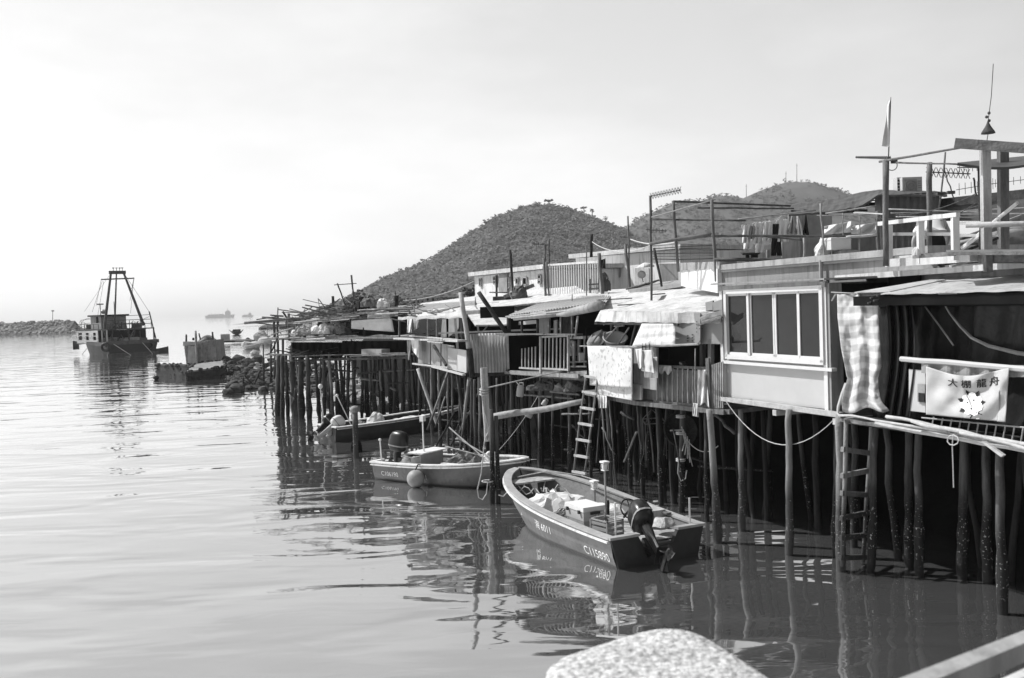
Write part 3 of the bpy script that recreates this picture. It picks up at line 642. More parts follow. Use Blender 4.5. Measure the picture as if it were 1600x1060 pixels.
for k, (a, b, zz) in enumerate((((2.0, .3), (3.9, -.2), 1.5), ((2.2, .4), (4.2, -.1), 1.2), ((1.9, .2), (4.4, .1), .95))):
    m = MB(); m.pole(B2.w(a[0], a[1], zz), B2.w(b[0], b[1], .62), .022, .018, 6, .01)
    solo(m, 'fishing_pole', m_bam, ['highest', 'middle', 'lowest'][k]+' of three pale poles slanting across the middle skiff', 'pole', 'poles lying in the middle skiff')
heap_solo(B2.w(3.55, .25, .5), .28, .24, .40, m_cloth, 'white_bundle', 'white wrapped bundle near the bow of the middle skiff', 'bundle', 12, .5)
heap_solo(B2.w(2.6, .3, FL), .62, .42, .42, m_net, 'net_heap', 'dark tangled net heap amidships in the middle skiff', 'net', 14, .9)
heap_solo(B2.w(3.5, -.3, FL), .6, .3, .24, m_rope, 'rope_coil', 'pale pile of rope by the near gunwale of the middle skiff', 'rope', 15, .8)

m = MB(); m.pole(B2.w(.9, .75, .56), B2.w(3.9, .62, .66), .025, .02, 7, .005); m.box(B2.w(.8, .75, .55), (.32, .13, .03), B2.yaw); solo(m, 'oar', m_pole, 'oar resting along the far side of the middle skiff', 'oar')
heap_solo(B2.w(.8, -.2, FL), .3, .25, .25, m_clothg, 'gear_heap', 'grey heap of gear between the outboard and console of the middle skiff', 'gear', 17, 1.2)
for k, (x, y, L_) in enumerate(((2.1, -.2, 1.6), (2.3, .05, 1.9), (2.0, .4, 1.4))):
    m = MB(); m.beam(B2.w(x, y, .52), B2.w(x+L_, y+.15*(k-1), .56), .13, .03); solo(m, 'loose_board', m_gunL, ['near', 'centre', 'far'][k]+' of three pale boards laid lengthwise in the middle skiff', 'board', 'boards in the middle skiff')
# ---- far long skiff with two motors
B3 = Skiff((-7.3, 37.3), (-2.0, 41.3), 6.6, 1.7, .55, .78, blunt=.9, label='long narrow dark sampan with two tilted outboards, farthest of the moored boats', hull=m_hulld, gun=m_gunL, ps=2.8)
for x in (.9, 2.2, 3.4, 4.6): B3.rib(x, w=.16, mm=m_gunL)
outboard(B3, .35, radians(52), .9, .1, label='dark tilted outboard')
outboard(B3, -.30, radians(56), .9, -.1, cowl=m_cloth, leg=m_panel, label='white tilted outboard')
for x, y, h_, a in ((.1, .5, 1.7, -.1), (1.2, .3, 1.3, -.6)):
    m = MB(); m.path([(x, y, .4), (x+a, y, .4+h_)], .02, 6); m.ball((x+a, y, .4+h_), .06 if x > 1 else .10, 8, 6); build(m, 'signal_stick', m_gunL, B3.t, local=True)
heap_solo(B3.w(2.1, -.1, .35), .36, .3, .55, m_cloth, 'net_bundle', 'white bundle standing in the stern half of the far sampan', 'bundle', 21, .5)
heap_solo(B3.w(3.5, -.45, .4), .62, .2, .24, m_cloth, 'white_sheet', 'white sheet draped along the near gunwale of the far sampan', 'sheet', 22, .6)
heap_solo(B3.w(1.3, -.25, .35), .3, .22, .3, m_clothg, 'clutter_heap', 'small heap of gear behind the outboards of the far sampan', 'gear', 23, .8)

# ============================================================ TRAWLER
YT = 136.0
def trawler():
    hd = Vector((-.72, .69, 0)).normalized(); pt = Vector((hd.y, -hd.x, 0))   # pt: towards the right side of the picture
    c0 = Vector((-56.3, 133.2, 0)); W_ = 7.4; Lh = 11.8
    def q(x, y, z): return c0+hd*x+pt*y+Vector((0, 0, z))
    t = thing('fishing_trawler', 'old wooden fishing trawler with an A-frame mast, anchored far out on the left', 'trawler', c0)
    N = 14; vs = []
    for i in range(N+1):
        u = i/N; w = W_/2*(1-max(0, (u-.45)/.55)**2.4)**.9 if u < 1 else .1; w = max(w, .12); z = 1.65+.25*(1-u)+1.6*u**2.5; x = u*Lh; xl = x-1.0*u*u
        if u > .8: pass
        vs += [q(x, W_/2-w, z), q(x, W_/2-w*1.0, z-.5), q(xl, W_/2-w*.86, -.3), q(xl, W_/2+w*.86, -.3), q(x, W_/2+w, z-.5), q(x, W_/2+w, z)]
    m = MB(); m.add(vs, [(i*6+k, i*6+6+k, i*6+6+k+1, i*6+k+1) for i in range(N) for k in range(5)]+[(0, 1, 2, 3, 4, 5), (i*6+5-i*6, ) if False else (N*6, N*6+5, N*6+4, N*6+3, N*6+2, N*6+1)])
    build(m, 'hull', mat('trawler_hull', .075, .8, .35, (1, 1, .6), .3, 6, kind='stain'), t)
    m = MB(); m.add([v for v in [q(.2, .3, 1.5), q(.2, W_-.3, 1.5), q(Lh*.6, W_-.3, 1.5), q(Lh*.95, W_/2, 2.0), q(Lh*.6, .3, 1.5)]], [(0, 1, 2, 3, 4)]); build(m, 'deck', m_woodd, t)
    m = MB(); m.slab([q(-.02, .3, .3), q(-.02, W_-.35, .3), q(-.02, W_-.15, 1.45), q(-.02, .15, 1.45)], .06, -hd); build(m, 'stern_shade_panel', m_black, t)  # black panel added; the stern's shade is put into its colour
    m = MB(); m.beam(q(-.15, -.1, 1.75), q(-.15, W_+.1, 1.75), .35, .5); m.beam(q(-.1, -.15, 1.6), q(3.0, -.12, 1.6), .25, .55); m.beam(q(-.2, 0, .12), q(-.2, W_, .12), .3, .35); build(m, 'rubbing_strake', mat('trawler_trim', .09, .8, .4), t)
    for y in (-.25, 6.3):
        m = MB(); m.ring(q(-.2, y, 1.2), .5, .2, Matrix.Rotation(pi/2, 3, 'X'), 14, 6); build(m, 'tyre_fender', m_black, t)
    # white midship house with window openings
    m = MB(); z0, z1 = 1.7, 3.55
    def wall(x0, x1, y, holes):
        xs = [x0]+[v for h in holes for v in h]+[x1]
        for i in range(0, len(xs), 2): m.slab([q(xs[i], y, z0), q(xs[i+1], y, z0), q(xs[i+1], y, z1), q(xs[i], y, z1)], .1, pt)
        for a, b in holes: m.slab([q(a, y, z0), q(b, y, z0), q(b, y, z0+.5), q(a, y, z0+.5)], .1, pt); m.slab([q(a, y, z1-.3), q(b, y, z1-.3), q(b, y, z1), q(a, y, z1)], .1, pt)
    wall(2.9, 10.2, .12, [(3.6, 4.5), (6.0, 7.0), (8.3, 9.6)]); m.slab([q(10.2, .15, z0), q(10.2, W_-1.4, z0), q(10.2, W_-1.4, z1), q(10.2, .15, z1)], .1, -hd)
    m.slab([q(3, W_-.2, z0), q(9.0, W_-.2, z0), q(9.0, W_-.2, z1), q(3, W_-.2, z1)], .1, -pt); m.slab([q(12.0, W_/2-.15, 1.7), q(10.2, .25, 1.5), q(10.2, .2, 3.5), q(12.6, W_/2-.3, 4.2)], .1, pt)
    build(m, 'house_wall', m_metal, t)
    m = MB(); m.slab([q(2.9, 1.2, 1.6), q(2.9, W_-.3, 1.6), q(2.9, W_-.3, 3.5), q(2.9, 1.2, 3.5)], .1, hd); m.slab([q(3.2, 2.2, 1.7), q(9.8, 2.2, 1.7), q(9.8, 2.2, 3.4), q(3.2, 2.2, 3.4)], .1, pt); build(m, 'inner_bulkhead', m_dark, t)
    m = MB(); m.slab([q(.3, .2, 3.68), q(.3, W_-.2, 3.68), q(10.3, W_-.8, 3.68), q(10.3, .0, 3.68)], .14); build(m, 'shelter_deck', m_woodd, t)
    for x, y in ((.35, .3), (.35, 3.4), (.35, W_-.3), (1.8, .25)):
        m = MB(); m.beam(q(x, y, 1.5), q(x, y, 3.6), .16, .16); build(m, 'stanchion', m_woodd if y > 1 else m_pale, t)
    # wheelhouse
    m = MB(); m.slab([q(3.6, 1.0, 3.7), q(3.6, 4.6, 3.7), q(3.6, 4.6, 5.5), q(3.6, 1.0, 5.5)], .12, hd); m.slab([q(3.6, 1.0, 3.7), q(7.2, 1.0, 3.7), q(7.2, 1.0, 5.5), q(5.4, 1.0, 5.5), q(5.4, 1.0, 4.6), q(4.5, 1.0, 4.6), q(4.5, 1.0, 5.5), q(3.6, 1.0, 5.5)], .12, pt)
    m.slab([q(7.2, 1.0, 3.7), q(7.2, 4.6, 3.7), q(7.2, 4.6, 5.5), q(7.2, 1.0, 5.5)], .12, -hd); build(m, 'wheelhouse', m_greyw, t)
    m = MB(); m.slab([q(3.2, .7, 5.75), q(3.2, 4.9, 5.75), q(7.5, 4.9, 5.75), q(7.5, .7, 5.75)], .25); build(m, 'wheelhouse_roof', m_woodd, t)
    m = MB(); m.ball(q(5, 2, 6.2), (.5, .5, .35), 8, 5); m.path([q(4.2, 3.2, 5.7), q(4.4, 3.3, 7.6)], .05, 5); m.path([q(6.5, 2.2, 5.7), q(6.5, 2.2, 7.2)], .06, 5); m.box(q(6.5, 2.2, 7.3), (.9, .2, .2)); build(m, 'roof_gear', m_grey, t)
    # bow rail, stern rail
    m = MB(); pts = [q(7.8, .4, 4.7), q(9.3, .3, 4.9), q(11, 1.2, 5.1), q(12.0, W_/2, 5.3)]; m.path(pts, .045, 5)
    for a in pts: m.path([a-Vector((0, 0, 1.3)), a], .04, 5)
    m.path([a-Vector((0, 0, .6)) for a in pts], .04, 5); m.ring(q(8.6, 1.2, 4.3), 1.0, .04, Matrix.Rotation(pi/2, 3, 'X'), 16, 5); build(m, 'bow_rail', m_pale, t)
    m = MB()
    for y in (1.6, 3.0, 4.4, 5.9): m.path([q(.5, y, 3.6), q(.5, y, 4.4)], .05, 5)
    m.path([q(.5, 1.6, 4.4), q(.5, 5.9, 4.4)], .05, 5); m.path([q(.3, W_, 1.8), P(233, 487, 139)], .09, 5); m.path([P(233, 492, 139), P(190, 494, 136)], .035, 4); m.path([P(233, 495, 139), P(215, 503, 136)], .03, 4); build(m, 'stern_rail', m_woodd, t)
    # mast
    m = MB(); a, b = P(173.5, 426, YT), P(193, 426, YT+1)
    m.path([P(163, 515, 135), a], [.22, .15], 7); m.path([P(225, 509, 138), b], [.22, .15], 7); m.path([P(179, 512, 137), P(182, 426, 137)], [.14, .10], 6)
    m.beam(a+Vector((-.3, 0, 0)), b+Vector((.3, 0, 0)), .9, .45); build(m, 'gantry_mast', m_seam, t)
    m = MB(); m.path([P(158, 437, YT), P(209.5, 435, YT)], .1, 6); m.path([P(209.5, 435, YT), P(206, 452, YT)], .05, 5); build(m, 'yardarm', m_seam, t)
    m = MB()
    for px in (177, 182, 187, 191): m.path([P(px, 424, YT), P(px, 419, YT)], .04, 4); m.box(P(px, 419, YT), (.3, .1, .12))
    build(m, 'masthead_gear', m_rust, t)
    m = MB()
    for k, (x0, y0, x1, y1) in enumerate(((158, 438, 150, 478), (160, 439, 144, 488), (162, 440, 153, 492), (174, 426, 132, 487), (209, 436, 204, 490), (193, 426, 234, 489), (207, 452, 203, 470))): m.path([P(x0, y0, YT), P(x1, y1, YT)], .022, 4)
    build(m, 'rigging', m_rust, t)
    m = MB(); m.path([q(-.2, .8, 1.7), q(-2, 2.6, -.1)], .05, 5); m.path([q(-.2, 5, 1.7), q(-1.6, 5.9, -.1)], .05, 5); m.path([q(11.6, W_/2, 2.6), q(12.3, 1.5, -.1)], .05, 5); build(m, 'mooring_line', m_rope, t)
    m = MB(); m.box(q(1.2, 4.3, 2.0), (1.5, 1.5, .8), .7); m.ball(q(1.0, 3.0, 1.9), (.9, .8, .5), 10, 6, .1); build(m, 'deck_gear', m_clothg, t)
    r_ = random.Random(5); m = MB()
    for k in range(16):
        x = r_.uniform(.5, 3.2); y = r_.uniform(.6, W_-.8); m.box(q(x, y, 1.6+r_.uniform(.1, .5)), (r_.uniform(.3, .9), r_.uniform(.3, .9), r_.uniform(.3, .9)), r_.uniform(0, 3))
    for k in range(10): a = q(r_.uniform(.3, 3), r_.uniform(.5, W_-.5), 1.7); m.path([a, a+Vector((r_.uniform(-1, 1), r_.uniform(-1, 1), r_.uniform(.8, 2)))], .06, 5)
    build(m, 'deck_clutter', m_net, t)
    m = MB()
    for k in range(12): a = q(r_.uniform(.6, 3.0), r_.uniform(.5, W_-.5), 3.7); m.path([a, a+Vector((r_.uniform(-.3, .3), 0, r_.uniform(.4, 1.1)))], .05, 5)
    for y in (.4, 2.0, 3.6, 5.2, 6.8): m.path([q(.4, y, 3.7), q(.4, y, 4.9)], .05, 5)
    for z in (4.3, 4.9): m.path([q(.4, .4, z), q(.4, 6.8, z)], .045, 5)
    for k in range(5): m.path([q(3.0+k*1.6, .3, 3.7), q(3.0+k*1.6, .3, 4.4)], .04, 5)
    m.path([q(3, .3, 4.4), q(10, .3, 4.5)], .04, 5); m.box(q(8.7, 1.6, 4.1), (1.0, .8, .7)); m.box(q(1.6, 5.2, 4.0), (1.2, .8, .6)); m.ball(q(2.2, 2.6, 3.9), (.6, .5, .35), 8, 5, .15)
    build(m, 'upper_clutter', m_rust, t)
    m = MB()
    for k in range(4): m.beam(q(2.9+k*2.0, .0, 2.0), q(4.9+k*2.0, .0, 2.0+.05*k), .06, .10); m.beam(q(2.9+k*2.0, .0, 2.75), q(4.9+k*2.0, .0, 2.8+.05*k), .06, .10)
    build(m, 'side_planks', m_pale, t)
    m = MB(); m.slab([q(11.2, .2, 2.1), q(11.7, 1.0, 2.1), q(11.7, 1.0, .8), q(11.2, .2, .8)], .3, -pt); build(m, 'bow_fender', m_black, t)
trawler()
t = thing('work_dinghy', 'low dark dinghy tied behind the anchored trawler', 'dinghy', (P(253, 545, 141).x, 141, 0))
a = P(240, 548, 140); b = P(263, 548, 142); m = MB(); vs = []
for i in range(9):
    u = i/8; w = .65*(1-u**3*.8); c = Vector((a.x, 140, 0)).lerp(Vector((b.x, 142, 0)), u); z = .55+.25*u*u
    vs += [c+Vector((0, w, z)), c+Vector((0, w*.8, -.1)), c+Vector((0, -w*.8, -.1)), c+Vector((0, -w, z)), c+Vector((0, -w+.1, z)), c+Vector((0, 0, .2)), c+Vector((0, w-.1, z))]
m.add(vs, [(i*7+k, i*7+7+k, i*7+7+(k+1) % 7, i*7+(k+1) % 7) for i in range(8) for k in range(7)]+[tuple(range(7)), tuple(56+6-k for k in range(7))]); build(m, 'hull', m_hulld, t)
m = MB(); m.ball(b+Vector((-.6, -.3, .0)), (.35, .3, .5), 8, 6, .1); m.box(b+Vector((-.6, -.3, -.3)), (.3, .3, .5)); build(m, 'outboard_motor', m_black, t)
# ============================================================ STILT HOUSES
def wallp(PL, pts, d, t=.05):
    """wall outline given by pixels, lying in plane PL at outward offset d; thickness goes back"""
    m = MB(); m.slab([PL.at(x, y, d) for x, y in pts], t, -PL.n); return m
def rectp(PL, x0, x1, yt0, yt1, yb0, yb1, d, t=.05): return wallp(PL, [(x0, yb0), (x1, yb1), (x1, yt1), (x0, yt0)], d, t)
def stilt(t, bx, by, tx, ty, r, mm=m_stilt, zt=None):
    b = G(bx, by, 0)
    if zt is not None:
        k = P(tx, ty, b.y); top = Vector((k.x, b.y, zt))
    else: top = P(tx, ty, b.y)
    m = MB(); a_ = b-Vector((0, 0, .7)); N_ = 16; pts = []; rr = []; o_ = Vector((0, 0, 0))
    for i in range(N_+1):
        p_ = a_.lerp(top, i/N_); o_ = o_*.7+Vector((R.uniform(-1, 1), R.uniform(-1, 1), 0))*.014; k_ = 1.25 if .1 < p_.z < 1.0 else 1.0
        pts.append(p_+(o_ if i < N_ else Vector((0, 0, 0)))); rr.append(r*(1-.18*i/N_)*(k_*R.uniform(.88, 1.12) if k_ > 1 else R.uniform(.95, 1.05)))
    m.path(pts, rr, 8); return build(m, 'stilt', mm, t, smooth=True)
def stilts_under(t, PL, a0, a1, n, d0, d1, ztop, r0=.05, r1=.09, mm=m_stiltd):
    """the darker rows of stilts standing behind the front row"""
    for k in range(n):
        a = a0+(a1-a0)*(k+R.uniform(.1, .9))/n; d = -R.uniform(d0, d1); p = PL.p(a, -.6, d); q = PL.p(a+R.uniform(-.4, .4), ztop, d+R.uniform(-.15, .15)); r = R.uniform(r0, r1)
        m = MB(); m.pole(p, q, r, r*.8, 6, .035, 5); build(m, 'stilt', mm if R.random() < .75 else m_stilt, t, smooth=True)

def braces(t, PL, a0, a1, n, z0, z1, seed, mm=None, r0=.018, r1=.045):
    r_ = random.Random(seed)
    for k in range(n):
        a = r_.uniform(a0, a1); flat = r_.random() < .35; L_ = r_.uniform(.5, 2.2); d = -r_.uniform(-.1, 1.2)
        za = r_.uniform(z0, z1); zb_ = za+r_.uniform(-.15, .15) if flat else r_.uniform(z0, z1)
        m = MB(); m.pole(PL.p(a, za, d), PL.p(min(a1, a+L_*(1 if flat else r_.uniform(-.5, .6))), zb_, d-r_.uniform(0, .4)), r_.uniform(r0, r1), None, 6, .03, 5); build(m, 'brace', mm or r_.choice([m_stilt, m_stiltd, m_pole]), t, smooth=True)
# ---------------- house with the white sliding window
H2 = thing('stilt_house', 'pale boxed-out stilt house room with a row of four white-framed sliding windows', 'stilt house', PR.p(1.8, 0, -1))
ZF = 2.86
AE = PR.sz(1297, 540)[0]
build(rectp(PR, 1131, 1296, 552, 566, 622, 640, 0, .06), 'front_panel', m_panel, H2)
m = MB(); m.slab([PR.p(AE+.06, ZF, .04), PR.p(AE+.06, ZF, -.24), PR.p(AE+.06, 5.22, -.24), PR.p(AE+.06, 5.22, .04)], .06, -PR.u); build(m, 'end_wall', m_greyw, H2)
m = MB(); m.slab([PR.p(AE, ZF, -.24), PR.p(AE, ZF, -1.36), PR.p(AE, 5.2, -1.36), PR.p(AE, 5.2, -.24)], .05, -PR.u); m.slab([PR.p(.02, ZF, -.1), PR.p(.02, ZF, -1.36), PR.p(.02, 5.2, -1.36), PR.p(.02, 5.2, -.1)], .05, PR.u); build(m, 'side_wall', m_dark, H2)
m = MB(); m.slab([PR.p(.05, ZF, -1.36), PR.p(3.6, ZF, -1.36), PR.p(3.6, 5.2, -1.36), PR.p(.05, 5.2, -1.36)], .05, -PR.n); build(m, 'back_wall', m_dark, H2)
m = MB(); m.slab([PR.p(.0, ZF, .06), PR.p(3.66, ZF, .06), PR.p(3.66, ZF, -1.4), PR.p(0, ZF, -1.4)], .09); build(m, 'floor', m_wood, H2)
m = MB(); m.beam(PR.p(-.05, ZF-.02, .10), PR.p(3.82, ZF-.02, .10), .10, .09); build(m, 'sill_beam', m_pale, H2)
for a in (1.95, 3.72): m = MB(); m.beam(PR.p(a, ZF-.15, .16), PR.p(a, ZF-.15, -1.3), .12, .11); build(m, 'joist', m_pale, H2)
# roof: thin projecting slab with a rolled edge
m = MB(); m.slab([PR.p(-.14, 5.34, .20), PR.p(AE+.12, 5.31, .20), PR.p(AE+.3, 5.33, -1.4), PR.p(-.14, 5.36, -1.4)], .035); build(m, 'roof', m_greyw, H2)
m = MB(); m.beam(PR.p(-.02, 5.215, .05), PR.p(AE, 5.20, .05), .07, .11); build(m, 'fascia', m_conc, H2)
# corner posts
for a, w_ in ((.03, .10), (AE-.06, .10)):
    m = MB(); m.beam(PR.p(a, ZF, .03), PR.p(a, 5.2, .03), w_, .07, PR.n); build(m, 'corner_post', m_alu, H2)
# windows: outer frame and four sashes
a0, z0 = PR.sz(1137, 554, .03); a1, _ = PR.sz(1291, 566, .03); zt = 5.14; zb = 3.76
m = MB()
for (p0, p1) in (((a0, zb), (a1, zb)), ((a0, zt), (a1, zt))): m.beam(PR.p(p0[0], p0[1], .05), PR.p(p1[0], p1[1], .05), .10, .09)
for a in (a0+.04, a1-.04): m.beam(PR.p(a, zb, .05), PR.p(a, zt, .05), .09, .10, PR.n)
wf = build(m, 'window', m_alu, H2)
m = MB(); m.beam(PR.p(a0-.12, zb-.12, .06), PR.p(a1+.25, zb-.12, .06), .12, .06); build(m, 'window_sill', m_alu, H2)
n4 = [PR.sz(x, 510, .03)[0] for x in (1137, 1171, 1209.5, 1248, 1290)]
for k in range(4):
    b0, b1 = n4[k]+.03, n4[k+1]-.01; dd = .045 if k in (0, 3) else .012
    m = MB()
    for z in (zb+.07, zt-.06): m.beam(PR.p(b0, z, dd), PR.p(b1, z, dd), .03, .06)
    for b in (b0, b1): m.beam(PR.p(b, zb+.05, dd), PR.p(b, zt-.03, dd), .075, .03, PR.n)
    build(m, 'sash', m_alu, wf)
    m = MB(); m.slab([PR.p(b0, zb+.05, dd-.008), PR.p(b1, zb+.05, dd-.008), PR.p(b1, zt-.03, dd-.008), PR.p(b0, zt-.03, dd-.008)], .006, -PR.n); build(m, 'pane', m_glass, wf)
m = MB(); m.grid(lambda u, v: PR.p(lerp(n4[3], n4[4], .35+.5*u)+.0, lerp(zt-.1, zb+.1, v), -.25+.03*sin(u*25)), 30, 2, .01); build(m, 'curtain', m_clothg, H2)
# front stilts
stilt(H2, 1124, 848, 1108, 640, .085, m_stiltp, None); stilt(H2, 1158, 830, 1157, 640, .07, m_stiltp); stilt(H2, 1231, 868, 1233, 640, .075, m_stiltp); stilt(H2, 1313, 893, 1312, 648, .085, m_stiltp)
stilts_under(H2, PR, -.3, 3.8, 6, .8, 2.6, 2.75, .06, .09)
stilt(H2, 1306, 870, 1308, 650, .08)
# ropes slung below
def sag(p, q, drop, r, n=16): 
    m = MB(); p = Vector(p); q = Vector(q); m.path([p.lerp(q, i/n)-Vector((0, 0, drop*4*(i/n)*(1-i/n))) for i in range(n+1)], r, 5, False); return m
solo(sag(PR.at(1131, 622, .14), PR.at(1304, 655, .14), .72, .009), 'hanging_rope', m_rope, 'thin rope sagging in a long loop under the white windowed room', 'rope')

# ---------------- tarp-walled house at the right
H1 = thing('stilt_house', 'stilt house with black tarpaulin walls at the right edge', 'stilt house', PR.p(6.5, 0, -1))
m = MB(); m.slab([PR.p(3.9, ZF-.08, -.1), PR.p(11, ZF-.08, -.1), PR.p(11, ZF-.08, -9), PR.p(3.9, ZF-.08, -9)], .12); build(m, 'floor', m_woodd, H1)
def tarpwall(u, v):
    a = 4.0+7*u; k = .05*sin(a*6+v*2)+.03*sin(a*17+v*5)+.05*noise.noise(Vector((a*1.2, v*3, 0)))+.05*noise.noise(Vector((a*3+v*5, a*2-v*4, 3))); return PR.p(a, lerp(4.85, 2.75, v), -.5+k)
m = MB(); m.grid(tarpwall, 90, 16, .01); build(m, 'tarp_wall', m_tarpD, H1, smooth=True)
m = MB(); m.grid(lambda u, v: PR.at(lerp(1384, 1424, u)+6*sin(v*4), lerp(470, 655, v), .02+.06*sin(u*19+v*2)), 26, 12, .01); build(m, 'hanging_tarp', m_tarpD, H1, smooth=True)
m = MB(); m.slab([PR.p(3.75, 2.8, -1.1), PR.p(4.5, 2.8, -1.1), PR.p(4.5, 5.3, -1.1), PR.p(3.75, 5.3, -1.1)], .05, -PR.n); build(m, 'inner_wall', m_dark, H1); m = MB(); m.slab([PR.p(3.9, 2.8, -2.6), PR.p(11, 2.8, -2.6), PR.p(11, 5.3, -2.6), PR.p(3.9, 5.3, -2.6)], .05, -PR.n); build(m, 'inner_wall', m_dark, H1)
def roofs(u, v): return PR.p(lerp(3.95+.6*v, 11, u), lerp(4.98, 5.28, v)+.02*sin(u*9), lerp(.55, -1.4, v))
m = MB(); m.grid(lambda u, v: PR.p(lerp(4.9+.3*(1-v), 11, u), lerp(4.985, 5.27, v)+.006*sin(u*60)-.03*u, lerp(.40, -1.6, v)), 60, 8, .018); build(m, 'sheet_roof', m_metalL, H1)
m = MB(); m.grid(lambda u, v: PR.p(lerp(PR.sz(1342, 450, .2)[0]+.5*v, 5.3, u), lerp(5.03, 5.2, v)-.01*u, lerp(.30, -.9, v)), 6, 3, .015); build(m, 'roof_sheet_lapped', m_metalL, H1)
m = MB(); m.beam(PR.p(4.5, 4.88, .3), PR.p(11, 4.85, .3), .12, .16); m.beam(PR.p(4.2, 4.82, -.4), PR.p(11, 4.80, -.4), .12, .12); build(m, 'eaves_beam', m_dark, H1)
m = MB(); pts = [PR.at(1457+(1600-1457)*t, 0, 0) for t in (0,)]
# tarp crease swooping down to the right, its highlight put into a pale tube
hem = [(1472, 470), (1484, 490), (1500, 510), (1518, 528), (1545, 541), (1590, 552), (1650, 560)]
m.path([PR.at(x, y, -.38) for x, y in hem], [.010, .014, .020, .026, .030, .034, .03], 6); m.path([PR.at(x, y, -.36) for x, y in ((1436, 466), (1452, 488), (1470, 512), (1490, 540))], .014, 5); build(m, 'tarp_crease', m_clothg, H1)
m = MB(); m.path([PR.at(x, y, .12) for x, y in ((1408, 561), (1440, 564), (1480, 566), (1520, 570), (1600, 577), (1660, 582))], .045, 7); build(m, 'rail_tube', m_panel, H1)
m = MB(); m.grid(lambda u, v: PR.at(lerp(1440, 1640, u), lerp(567, 572, u)+lerp(0, 16, v)+4*sin(pi*u)*v, .10+.03*sin(u*40)), 40, 4, .01); build(m, 'rolled_blind', m_greyw, H1)
m = MB()
for k in range(11):
    x = 1452+k*14; m.path([PR.at(x+7, 652+k*1.7, .05), PR.at(x+2, 678+k*2.2, .05)], .012, 5)
m.path([PR.at(1440, 653, .05), PR.at(1640, 672, .05)], .012, 5); build(m, 'rail_bars', m_pale, H1)
m = MB(); m.beam(PR.p(3.8, ZF-.1, .12), PR.p(11, ZF-.1, .12), .10, .06); build(m, 'edge_beam', m_wood, H1)
for bx, by, tx, r, mm in ((1357, 895, 1368, .07, m_stilt), (1422, 888, 1419, .075, m_stilt), (1437, 900, 1434, .075, m_stilt), (1503, 905, 1502, .085, m_stilt), (1543, 912, 1541, .08, m_stilt), (1566, 960, 1563, .075, m_stilt), (1625, 985, 1622, .08, m_stilt)): stilt(H1, bx, by, tx, 660, r, mm, 2.72)
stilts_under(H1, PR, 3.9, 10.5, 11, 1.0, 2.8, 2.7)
# deck above: concrete terrace slab over the tarp house
m = MB(); m.slab([PR.at(1304, 431, -.9), PR.p(12, 5.46, -.9), PR.p(12, 5.46, -4.2), PR.p(3.9, 5.46, -4.2)], .10); build(m, 'terrace_slab', m_concl, H1)
m = MB(); m.slab([PR.p(4.0, 5.36, -1.2), PR.p(12, 5.36, -1.2), PR.p(12, 5.36, -1.4), PR.p(4.0, 5.36, -1.4)], .3); build(m, 'terrace_edge', m_greyw, H1)

# things hung on the tarp house
EL = [(0, 1308, 1372), (.2, 1309, 1373), (.45, 1314, 1376), (.62, 1320, 1377), (.72, 1324, 1372), (.82, 1319, 1373), (.93, 1315, 1378), (1, 1317, 1390)]
def plaid(u, v):
    l = interp([(a, b) for a, b, c in EL], v); r_ = interp([(a, c) for a, b, c in EL], v)
    return PR.at(lerp(l, r_, u), lerp(460+u*1, 643+4*sin(u*9)-3*u, v), .22+.05*sin(u*14+v*3)*(.3+v)+.06*noise.noise(Vector((u*4, v*7, 1)))+.03*noise.noise(Vector((u*9, v*22, 4))))
m = MB(); m.grid(plaid, 34, 50, .008); solo(m, 'plaid_cloth', m_check, 'long pale plaid cloth hanging to the right of the white windows', 'cloth', smooth=True)
m = MB(); m.path([PR.at(1299, 457, .22), PR.at(1340, 459, .24), PR.at(1388, 460, .22)], .012, 5); m2 = m; m.path([PR.at(1300, 470, .2), PR.at(1306, 460, .24)], .02, 5)
solo(m, 'cloth_line', m_bam, 'thin rod carrying the long plaid cloth', 'rod')
m = MB(); m.path([PR.at(x, y, .2) for x, y in ((1322, 600), (1316, 615), (1310, 635), (1309, 645), (1313, 652))], [.035, .03, .03, .025, .015], 6); solo(m, 'cloth_tie', m_cloth, 'twisted white tie dangling beside the foot of the plaid cloth', 'cloth')
for k, (x0, y0, x1, y1) in enumerate(((1360, 466, 1398, 455), (1356, 474, 1392, 462), (1370, 462, 1404, 458), (1365, 470, 1400, 466))):
    m = MB(); m.path([PR.at(x0, y0, .40+.02*k), PR.at(x1, y1, -.1+.03*k)], .018, 5)
    solo(m, 'bamboo_stick', m_bamd, ['lowest', 'steepest', 'uppermost', 'innermost'][k]+' of the dark sticks poking out above the plaid cloth', 'stick', 'sticks above the plaid cloth')
# board with poster, banner
m = rectp(PR, 1420, 1446, 577, 579, 642, 645, .06, .02)
t = thing('notice_board', 'pale board with a dark picture panel left of the dragon boat banner', 'board', PR.at(1432, 645, .06)); build(m, 'board', m_panel, t)
build(rectp(PR, 1433.5, 1445, 600, 601, 628, 630, .085, .012), 'picture', m_clothg, t)
build(rectp(PR, 1435, 1444, 614, 615, 628, 629, .10, .01), 'picture_panel', m_ink, t)
BL = [(1448, 573), (1447, 649)]
def banner(u, v, d=0):
    top = 573+15*sin(pi*u)**1.2*(1-.2*u)+2*u; bot = 648+12*u; x = lerp(1447, 1577, u)+(0 if u < .9 else (-6*v))
    f = .05*sin(pi*u)*sin((v*.9+abs(u-.45)*1.3)*8)+.018*sin(u*20+v*6)*(1-v*.5)+.03*noise.noise(Vector((u*5, v*4, 2)))
    return PR.at(x, lerp(top, bot, v), .18+f+d)
t = thing('dragon_boat_banner', 'white cloth banner with four black characters and a round emblem', 'banner', banner(.5, 1))
